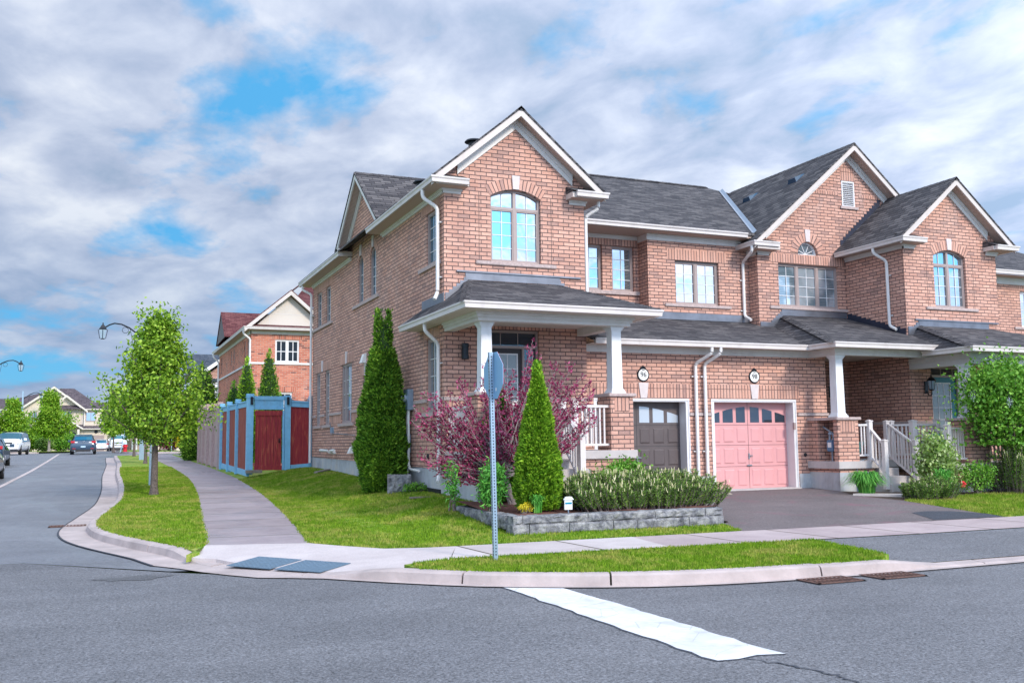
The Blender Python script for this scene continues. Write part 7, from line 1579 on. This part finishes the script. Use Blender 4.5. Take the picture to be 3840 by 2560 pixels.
def mugo(x0, x1, y0, y1, z0, h, label, n=520, candles=True, seed=1, name='mugo_pine', mat='leaf_pine', cn=2.2, dense=.8):
    """a mass of upright pine shoots with pale candles"""
    random.seed(seed); o = empty(name, ((x0+x1)/2, (y0+y1)/2, z0), label, 'pine shrub'); T = MB(); P = []; D = []; CP = MB()
    for i in range(n):
        x = random.uniform(x0, x1); y = random.uniform(y0, y1); ex = min((x-x0), (x1-x))/.35; ey = min((y-y0), (y1-y))/.3; k = min(1, .62+.38*min(ex, ey)); hh = h*k*random.uniform(.72, 1.12)*(1+.18*noise.noise(Vector((x*1.5, y*1.5, seed))))
        bx = x+(x-(x0+x1)/2)*-.12; b = Vector((bx, y+random.uniform(-.1, .1), z0)); lx = random.gauss(0, .07)-(.05 if x < x0+.3 else 0)+(.05 if x > x1-.3 else 0); e = Vector((x+lx, y-(.12 if y < y0+.2 else 0)+random.gauss(0, .05), z0+hh)); path = bez(b, e, (0, 0, -.04), 4); T.tube(path, [.012, .010, .008, .007, .005], 4, caps=False)
        m = int(70+50*random.random()); d0 = (path[4]-path[2]).normalized()
        for j in range(m):
            t = 1-random.random()**1.2*.85; ii = min(3.99, t*4); q = path[int(ii)].lerp(path[int(ii)+1], ii-int(ii)); P.append(tuple(q)); a = random.uniform(0, math.tau); D.append(tuple(d0*.45+Vector((math.cos(a), math.sin(a), .1))*.9))
        if candles:
            for c in range(random.choice([0, 1, 1, 2]) if random.random() < dense else 0):
                q = e+Vector((random.gauss(0, .025), random.gauss(0, .025), -.01-random.random()*.03)); q2 = q+Vector((random.gauss(0, .012), random.gauss(0, .012), random.uniform(.045, .10))); CP.tube([q, q2], [.0075, .004], 5)
    T.build('branches', 'bark', o); leaves('needles', o, mat, np.array(P), np.array(D), .062, .0062, .1, .05)
    if candles: CP.build('candles', 'pine_candle', o)['kind'] = 'stuff'
mugo(7.35, 10.25, 14.42, 15.65, .04, .58, 'broad low pine shrub with pale upright candles filling the bed behind the stone wall', n=900, seed=3)
mugo(16.35, 17.4, 15.95, 16.5, -.13, .48, 'small brownish pine shrub at the foot of the concrete steps', n=170, seed=4, dense=.25)
mugo(19.6, 21.5, 16.2, 17.0, -.13, 1.25, 'pine shrub with candles at the right edge, below the lilac', n=260, seed=5)

def strap_clump(x, y, z0, r, h, n, label, mat='leaf_strap', name='lily_clump', wid=.014, up=0.0):
    o = empty(name, (x, y, z0), label, 'plant'); rr = RNG.uniform(0, .35, n)*r; a = RNG.uniform(0, math.tau, n); bx = x+rr*np.cos(a); by = y+rr*np.sin(a); hh = h*RNG.uniform(.6, 1.1, n); out = r*RNG.uniform(.4, 1.1, n)*(1-up); a2 = a+RNG.normal(0, .5, n)
    V = []; F = []
    for i in range(n):
        pv = None; ca, sa = math.cos(a2[i]), math.sin(a2[i])
        for j in range(6):
            t = j/5; d = out[i]*t**1.5; z = z0+hh[i]*(math.sin(t*math.pi*(.5+.28*(1-up)))); w_ = wid*(1-t)**.6+.001
            V += [(bx[i]+ca*d-sa*w_, by[i]+sa*d+ca*w_, z), (bx[i]+ca*d+sa*w_, by[i]+sa*d-ca*w_, z)]
            if j: k = len(V); F.append((k-4, k-3, k-1, k-2))
    raw_mesh('foliage', V, np.array(F), mat, o); return o
strap_clump(16.35, 17.55, -.1, .50, .52, 420, 'dense clump of arching green strap leaves beside the driveway steps')
strap_clump(17.45, 16.35, -.15, .34, .62, 150, 'upright clump of broad green iris leaves with red flowers', name='iris_clump', wid=.024, up=.45)
strap_clump(17.15, 16.2, -.15, .3, .4, 70, 'low green leaves spilling onto the lawn edge by the iris clump', name='iris_clump', wid=.02, up=.2)
strap_clump(6.62, 14.55, .06, .2, .28, 80, 'low spiky green plant at the wall, left of the bright cedar', name='day_lily', wid=.014, up=.3)
fl = MB()
for q in ((17.98, 16.3, .16), (17.93, 16.25, .08), (18.08, 16.35, .12)): fl.lathe(q, [(.02, 0), (.055, .03), (.03, .07)], 7)
tag(fl.build('red_flowers', 'flower_red'), 'few red flowers among the iris leaves', 'flowers')
def bush(x, y, z0, rx, ry, h, label, mat, n, leaf, name='shrub', seed=1, stems=14, cat='shrub', flower=None, wfrac=.36, hollow=.55, parent_trunk='bark', extra=None, root=None):
    random.seed(seed); o = empty(name, (x, y, z0), label, cat); T = MB(); ce = []
    for k in range(stems):
        a = k*2.39996; t = random.uniform(.25, 1); e = Vector((x+rx*math.cos(a)*t*.9, y+ry*math.sin(a)*t*.9, z0+h*random.uniform(.45, .97)*(1-.25*t*t))); b = bez((x+random.uniform(-.08, .08)+(.25 if root is not None else 0), y+random.uniform(-.05, .05), z0-.05 if root is None else root), e, (0, 0, .05), 4); T.tube(b, [.022, .018, .014, .010, .006], 5, caps=False); ce += [b[2], b[3], b[4], b[4]]
    T.build('branches', parent_trunk, o); ce = np.array([tuple(c) for c in ce]); k = RNG.integers(0, len(ce), n); s = np.array([rx, ry, h*.45])*.26; p = ce[k]+RNG.normal(0, 1, (n, 3))*s
    # surface shell points keep the outline full
    m = n; d = rnd_unit(m, .2); q = np.array([x, y, z0+h*.52])+d*np.array([rx, ry, h*.5])*RNG.uniform(hollow, 1.0, m)[:, None]*(1+.18*np.sin(d[:, 0]*7+seed)[:, None]*np.cos(d[:, 2]*6)[:, None]); p = np.concatenate([p, q]); p[:, 2] = np.maximum(p[:, 2], z0+.02)
    leaves('foliage', o, mat, p, rnd_unit(len(p), -.1), leaf, leaf*wfrac, .3, .25)
    if flower:
        F_p = []
        for _ in range(flower[1]):
            d = rnd_unit(1, .5)[0]; c = np.array([x, y, z0+h*.52])+d*np.array([rx, ry, h*.5])*1.0; F_p.append(c+RNG.normal(0, 1, (90, 3))*np.array([.035, .035, .075]))
        F_p = np.concatenate(F_p); leaves('flowers', o, flower[0], F_p, rnd_unit(len(F_p)), .02, .009)
    return o
bush(20.15, 16.7, 1.05, 1.45, .85, 2.0, 'large lilac with heart-shaped leaves and pale purple blossoms at the right edge', 'leaf_lilac', 7000, .085, name='lilac', seed=3, stems=34, flower=('flower_lilac', 16), hollow=.4, wfrac=.42, root=-.15)
bush(20.6, 16.55, -.1, .85, .5, 1.5, 'dense green bush under the lilac at the right edge', 'leaf_lilac', 2600, .07, name='green_bush', seed=31, stems=14)
bush(17.85, 16.9, -.12, .52, .4, 1.42, 'shrub with pale variegated leaves between the steps and the iris', 'leaf_variegated', 1300, .09, seed=5, stems=16, hollow=.5)
bush(18.9, 16.75, -.1, .55, .35, .75, 'loose rose bush in front of the brick porch pier', 'leaf_lilac', 700, .06, seed=6, name='rose_bush')
bush(9.15, 16.1, .1, .48, .4, .78, 'light green rose bush behind the low pine shrub, below the brick pier', 'leaf_lilac', 1500, .06, seed=7, name='rose_bush')
bush(6.45, 14.62, .06, .12, .1, .16, 'tiny yellow flowering plant at the stone wall corner', 'leaf_yellow', 350, .022, seed=8, name='stonecrop')
bush(6.15, 15.3, .08, .26, .22, .80, 'leafy green perennial left of the purple shrub trunk', 'leaf_strap', 700, .10, seed=9, name='perennial', wfrac=.14, stems=12)
bush(5.72, 16.15, .08, .13, .13, .85, 'single tall leafy stem at the left end of the bed', 'leaf_strap', 130, .10, seed=10, name='perennial', wfrac=.14, stems=4)
bush(6.72, 76.4+4.5, .84, 1.15, .8, 1.75, 'bright yellow bush on the far corner lawn', 'leaf_yellow', 2600, .13, seed=11, name='golden_bush')
bush(5.4, 84.5, .86, 1.2, .9, 1.75, 'dark red maple bush behind the yellow bush', 'leaf_purple', 2400, .14, seed=12, name='red_bush')
bush(-3.9, 112, .84, 2.0, 1.4, 2.0, 'rounded dark green bush at the foot of the round maple', 'leaf_lilac', 2600, .2, seed=13, name='green_bush')
bush(-6.9, 114, .84, 1.6, 1.3, 2.3, 'bushy green shrub left of the round maple trunk', 'leaf_maple', 2600, .2, seed=14, name='green_bush')
bush(-8.8, 100, .86, 1.1, .8, 1.7, 'light green bush beside the white car', 'leaf_maple', 1800, .16, seed=15, name='green_bush')
bush(-5.0, 109, .84, .9, .7, 1.3, 'blue-green spruce bush in front of the cream house', 'leaf_pine', 1500, .14, seed=16, name='spruce_bush')
bush(6.42, 20.55, .12, .3, .16, .22, 'low weeds at the foot of the foundation beside the stone block', 'leaf_lilac', 260, .05, seed=17, name='weeds')
bush(6.1, 21.15, .1, .12, .1, .35, 'small red-leaved sprig growing through the base of the tall cedar', 'leaf_purple', 60, .07, seed=19, name='red_sprig')

# ================================================================ vehicles
def wheel(parent, x, y, z, r, s, w=.21):
    m = MB(); ax = Vector((s, 0, 0)); m.lathe((x-s*w, y, z), [(r*.62, 0), (r*.95, .005), (r, .04), (r, w-.03), (r*.95, w), (r*.66, w+.004)], 22, ax); o = m.build('wheel', 'rubber', parent, smooth=False)
    q = MB(); q.lathe((x-.02*s, y, z), [(r*.64, 0), (r*.62, .02), (r*.56, .005)], 20, ax)
    for k in range(5):
        a = k*math.tau/5; c, d = math.cos(a), math.sin(a); e = Vector((0, -d, c)); f = Vector((0, c, d)); b = Vector((x+.004*s, y, z)); q.hull8([b+f*.04-e*.03, b+f*.04+e*.03, b+f*r*.6+e*.045, b+f*r*.6-e*.045], [b+f*.04-e*.03+ax*.015, b+f*.04+e*.03+ax*.015, b+f*r*.6+e*.04+ax*.01, b+f*r*.6-e*.04+ax*.01])
    q.build('rim', 'rim', o); return o
def car(x, y, rot, kind, paint, label, L_, W, H, glass='pane_car', name='parked_car', cat='car', rear_detail=True, front_detail=True):
    """length along local Y (front at +Y), lofted body; rot 0: faces +Y (away from the camera)"""
    g = hgt(x, y)-.135; o = empty(name, (x, y, g), label, cat, 'cars on the side road'); hw = W/2; s_ = []
    suv = kind == 'suv'; van = kind == 'van'
    # stations: (y, z_low, z_belt, z_top, half widths low/belt/top, hood?)
    zb = H*(.62 if not van else .55); zh = H*(.60 if not suv else .64)
    if kind == 'hatch': st = [(-.5, .42, .60, .62, .80, .78, .70), (-.495, .30, .68, .80, .92, .93, .80), (-.475, .20, .70, 1.02, .97, .97, .80), (-.44, .19, .70, 1.28, .99, .99, .76), (-.36, .19, .70, 1.40, 1, 1, .74), (-.15, .19, .69, 1.46, 1, 1, .74), (.02, .19, .68, 1.42, 1, 1, .74), (.20, .19, .66, .98, 1, .99, .80), (.27, .19, .62, .86, 1, .98, .84), (.42, .19, .58, .76, .96, .93, .80), (.48, .22, .50, .62, .86, .84, .72), (.5, .30, .45, .50, .74, .72, .64)]
    elif kind == 'suv': st = [(-.5, .45, .85, .95, .86, .86, .76), (-.49, .28, .95, 1.15, .96, .96, .80), (-.45, .26, 1.0, 1.50, .99, .99, .80), (-.38, .26, 1.0, 1.66, 1, 1, .80), (-.1, .26, .98, 1.70, 1, 1, .80), (.10, .26, .96, 1.62, 1, 1, .80), (.25, .26, .94, 1.12, 1, .99, .84), (.30, .26, .92, 1.08, 1, .98, .86), (.44, .26, .86, 1.00, .97, .95, .84), (.485, .28, .70, .86, .90, .88, .82), (.5, .34, .60, .70, .82, .82, .76)]
    elif kind == 'van': st = [(-.5, .4, 1.0, 2.0, .96, .97, .86), (-.49, .35, 1.05, 2.08, 1, 1, .88), (.15, .35, 1.05, 2.08, 1, 1, .88), (.26, .35, 1.05, 1.9, 1, 1, .86), (.36, .35, 1.0, 1.28, 1, .98, .88), (.47, .35, .9, 1.08, .97, .95, .86), (.5, .4, .75, .9, .92, .9, .84)]
    else: st = [(-.5, .45, .70, .75, .82, .80, .72), (-.49, .28, .80, .95, .94, .94, .82), (-.46, .22, .84, 1.02, .98, .97, .82), (-.34, .2, .84, 1.08, 1, 1, .80), (-.20, .2, .82, 1.40, 1, 1, .74), (-.05, .2, .80, 1.45, 1, 1, .74), (.08, .2, .78, 1.38, 1, 1, .74), (.24, .2, .76, .96, 1, .99, .82), (.32, .2, .74, .90, 1, .98, .84), (.45, .2, .66, .80, .95, .93, .80), (.49, .25, .55, .66, .86, .84, .74), (.5, .34, .48, .54, .76, .74, .66)]
    ca, sa = math.cos(rot), math.sin(rot); Wd = lambda px_, py_, pz: (x+px_*ca-py_*sa, y+px_*sa+py_*ca, g+pz)
    rings = []
    for (t, zl, zm, zt, wl, wb, wt) in st:
        P = [(-wl*hw*.80, zl), (-wl*hw*.97, zl+.10), (-wb*hw, (zl+zm)/2+.05), (-wb*hw*.985, zm), (-wb*hw*.93+ (wb-wt)*hw*.35, zm+(zt-zm)*.45), (-wt*hw*.97, zt-.07*min(1, (zt-zm)*3)), (-wt*hw*.80, zt-.015), (-wt*hw*.3, zt)]
        rings.append([Wd(a, t*L_, b) for a, b in P]+[Wd(-a, t*L_, b) for a, b in reversed(P)])
    m = MB(); n = len(rings[0])
    for i in range(len(rings)-1):
        for k in range(n): k2 = (k+1) % n; m.face([rings[i][k], rings[i][k2], rings[i+1][k2], rings[i+1][k]])
    m.face(rings[0][::-1]); m.face(rings[-1]); b = m.build('body', paint, o)
    bm = bmesh.new(); bm.from_mesh(b.data); bmesh.ops.remove_doubles(bm, verts=bm.verts, dist=.001); bmesh.ops.recalc_face_normals(bm, faces=bm.faces); bm.to_mesh(b.data); bm.free()
    b.data.polygons.foreach_set('use_smooth', [True]*len(b.data.polygons)); sd = b.modifiers.new('smooth', 'SUBSURF'); sd.levels = 1; sd.render_levels = 1
    # glass: follow the loft between belt and roof
    def gl(i0, i1, ks, out=.012, nm='side_window'):
        q = MB()
        for i in range(i0, i1):
            for k in ks:
                for (a, b2, c, d) in ((rings[i][k], rings[i][k+1], rings[i+1][k+1], rings[i+1][k]),):
                    F4 = [Vector(v) for v in (a, b2, c, d)]; nr = (F4[1]-F4[0]).cross(F4[2]-F4[0]).normalized(); ctr = sum(F4, Vector())/4; co = Vector(Wd(0, 0, .9)); nr = nr if nr.dot(ctr-co) > 0 else -nr; q.face([v+nr*out for v in F4])
        q.build(nm, glass, o)
    idx = {'hatch': ((2, 4), (3, 6), (6, 8)), 'suv': ((1, 3), (2, 5), (5, 6)), 'van': ((0, 1), (2, 3), (3, 4)), 'sedan': ((3, 4), (4, 6), (6, 7))}[kind]
    (r0, r1), (s0, s1), (f0, f1) = idx
    gl(r0, r1, (6, 7, 8), .02, 'rear_window'); gl(f0, f1, (5, 6, 7, 8, 9), .02, 'windscreen'); gl(s0, s1+1 if kind != 'van' else s1, (3, 4), .008); gl(s0, s1+1 if kind != 'van' else s1, (10, 11), .008)
    r = .33 if not (suv or van) else .37
    for sx_ in (-1, 1):
        for ty in (-.30, .31):
            w0 = Wd(sx_*(hw-.02), ty*L_, r); o_w = wheel(o, w0[0], w0[1], w0[2], r, sx_*(1 if abs(rot) < 1 else -1))
    def bx(nm, mat, x0, x1, y0, y1, z0, z1):
        q = MB(); q.hull8([Wd(x0, y0, z0), Wd(x1, y0, z0), Wd(x1, y1, z0), Wd(x0, y1, z0)], [Wd(x0, y0, z1), Wd(x1, y0, z1), Wd(x1, y1, z1), Wd(x0, y1, z1)]); return q.build(nm, mat, o, bevel=.01)
    yr, yf = -.5*L_, .5*L_
    for s in (-1, 1):
        bx('mirror', paint, s*hw*1.0, s*(hw+.20), .17*L_, .17*L_+.12, H*.62, H*.72)
        bx('tail_light', 'tail_red', s*hw*.62, s*hw*.93, yr+.02, yr+.16, H*.56, H*.66) if not van else None
        if rear_detail: bx('reverse_light', 'light_clear', s*hw*.42, s*hw*.64, yr+.02, yr+.1, H*.56, H*.62); bx('reflector', 'tail_red', s*hw*.55, s*hw*.80, yr-.01, yr+.05, H*.27, H*.30)
        bx('headlight', 'light_clear', s*hw*.50, s*hw*.90, yf-.16, yf-.04, H*.44 if not suv else H*.47, H*.53 if not suv else H*.56)
    bx('number_plate', 'plate', -.16, .16, yr-.02, yr+.02, H*.34, H*.41)
    bx('rear_bumper', 'plastic_dark', -hw*.86, hw*.86, yr-.01, yr+.12, .20, .36); bx('front_bumper', 'plastic_dark', -hw*.84, hw*.84, yf-.10, yf+.01, .20, .42)
    for zq in ((.30, .36), (.42, .49)): bx('grille', 'plastic_dark', -hw*.45, hw*.45, yf-.07, yf-.005, H*zq[0]+.1, H*zq[1]+.08)
    bx('emblem', 'rim', -.05, .05, yr-.005, yr+.03, H*.60, H*.645)
    if kind == 'hatch':
        bx('spoiler', paint, -hw*.66, hw*.66, yr+.22, yr+.42, H*.945, H*.975)
        for s in (-1, 1): e_ = MB(); e_.lathe(Wd(s*hw*.62, yr-.02, .25), [(.05, 0), (.05, .08)], 10, Vector((0, 1, 0))); e_.build('exhaust', 'rim', o)
        a_ = MB(); a_.tube([Wd(0, -.1*L_, H), Wd(0, -.13*L_, H+.18)], .008, 5); a_.build('aerial', 'black_metal', o)
    if suv:
        for s in (-1, 1): bx('roof_rail', 'black_metal', s*hw*.70, s*hw*.76, -.36*L_, .05*L_, H+.01, H+.05)
    return o
car(-1.02, 79.2, 0, 'hatch', 'paint_navy', 'dark blue hatchback driving away in the middle of the side road', 4.45, 1.78, 1.47, name='car')
car(-5.95, 81.5, math.pi-.10, 'suv', 'paint_white', 'white sport utility car facing the camera at the left kerb', 4.75, 1.86, 1.70)
car(-4.05, 38.6, 0.0, 'sedan', 'paint_black', 'black sedan cut off by the left edge, nearest of the parked cars', 4.7, 1.84, 1.46)
car(-4.98, 53.5, 0.0, 'sedan', 'paint_navy', 'dark blue-grey car at the left edge, directly behind the black sedan', 4.7, 1.84, 1.50)
car(.35, 131.5, 0, 'hatch', 'paint_white', 'small white car parked at the far garage behind the blue hatchback', 4.3, 1.75, 1.5)
car(2.25, 130, math.pi, 'van', 'paint_white', 'white van parked on the far driveway facing the camera', 5.4, 2.0, 2.1, name='parked_van', cat='van')
# things standing on the porches
def bicycle(x, y, z, label, mat='teal_plastic', s=1.0):
    o = empty('bicycle', (x, y, z), label, 'bicycle'); r = .29*s
    for dx in (-.5*s, .5*s):
        m = MB(); m.tube([(x+dx+r*math.cos(t), y, z+r+r*math.sin(t)) for t in [k*math.tau/20 for k in range(21)]], .02, 6); w_ = m.build('wheel', 'rubber', o); q = MB()
        for k in range(10): a = k*math.tau/10; q.tube([(x+dx, y, z+r), (x+dx+r*.95*math.cos(a), y, z+r+r*.95*math.sin(a))], .004, 3)
        q.build('spokes', 'rim', w_)
    m = MB(); A = (x-.5*s, y, z+r); B = (x-.12*s, y, z+r*.95); Cc = (x-.2*s, y, z+.75*s); D = (x+.35*s, y, z+.72*s); E_ = (x+.5*s, y, z+r)
    for a, b in ((A, B), (B, Cc), (Cc, D), (D, B), (A, Cc), (D, E_)): m.tube([a, b], .018, 6)
    m.build('frame', mat, o); m = MB(); m.tube([D, (x+.33*s, y, z+.88*s), (x+.28*s, y-.2, z+.92*s)], .014, 6); m.tube([(x+.33*s, y, z+.88*s), (x+.28*s, y+.2, z+.92*s)], .014, 6); m.build('handlebar', 'rim', o); m = MB(); m.hull8([(x-.3*s, y-.05, z+.78*s), (x-.1*s, y-.03, z+.78*s), (x-.1*s, y+.03, z+.78*s), (x-.3*s, y+.05, z+.78*s)], [(x-.3*s, y-.06, z+.82*s), (x-.1*s, y-.03, z+.82*s), (x-.1*s, y+.03, z+.82*s), (x-.3*s, y+.06, z+.82*s)]); m.build('saddle', 'plastic_dark', o)
bicycle(19.1, 18.0, .58, 'teal bicycle behind the white railing next to the brick pier', s=.95)
m_ = MB(); m_.hull8([(17.85, 19.8, .70), (18.2, 19.8, .70), (18.2, 20.1, .70), (17.85, 20.1, .70)], [(17.75, 19.7, 1.10), (18.35, 19.7, 1.10), (18.35, 20.2, 1.10), (17.75, 20.2, 1.10)]); m_.box(17.72, 18.38, 19.68, 20.22, 1.09, 1.12); o = m_.build('storage_tub', 'teal_plastic'); tag(o, 'teal plastic tub on the porch between the stair railings', 'tub')
m_ = MB(); m_.lathe((17.72, 19.4, .67), [(.10, 0), (.12, .1), (.11, .42), (.05, .5)], 12); tag(m_.build('toy', 'red_plastic'), 'red plastic toy beside the teal tub on the porch', 'toy')
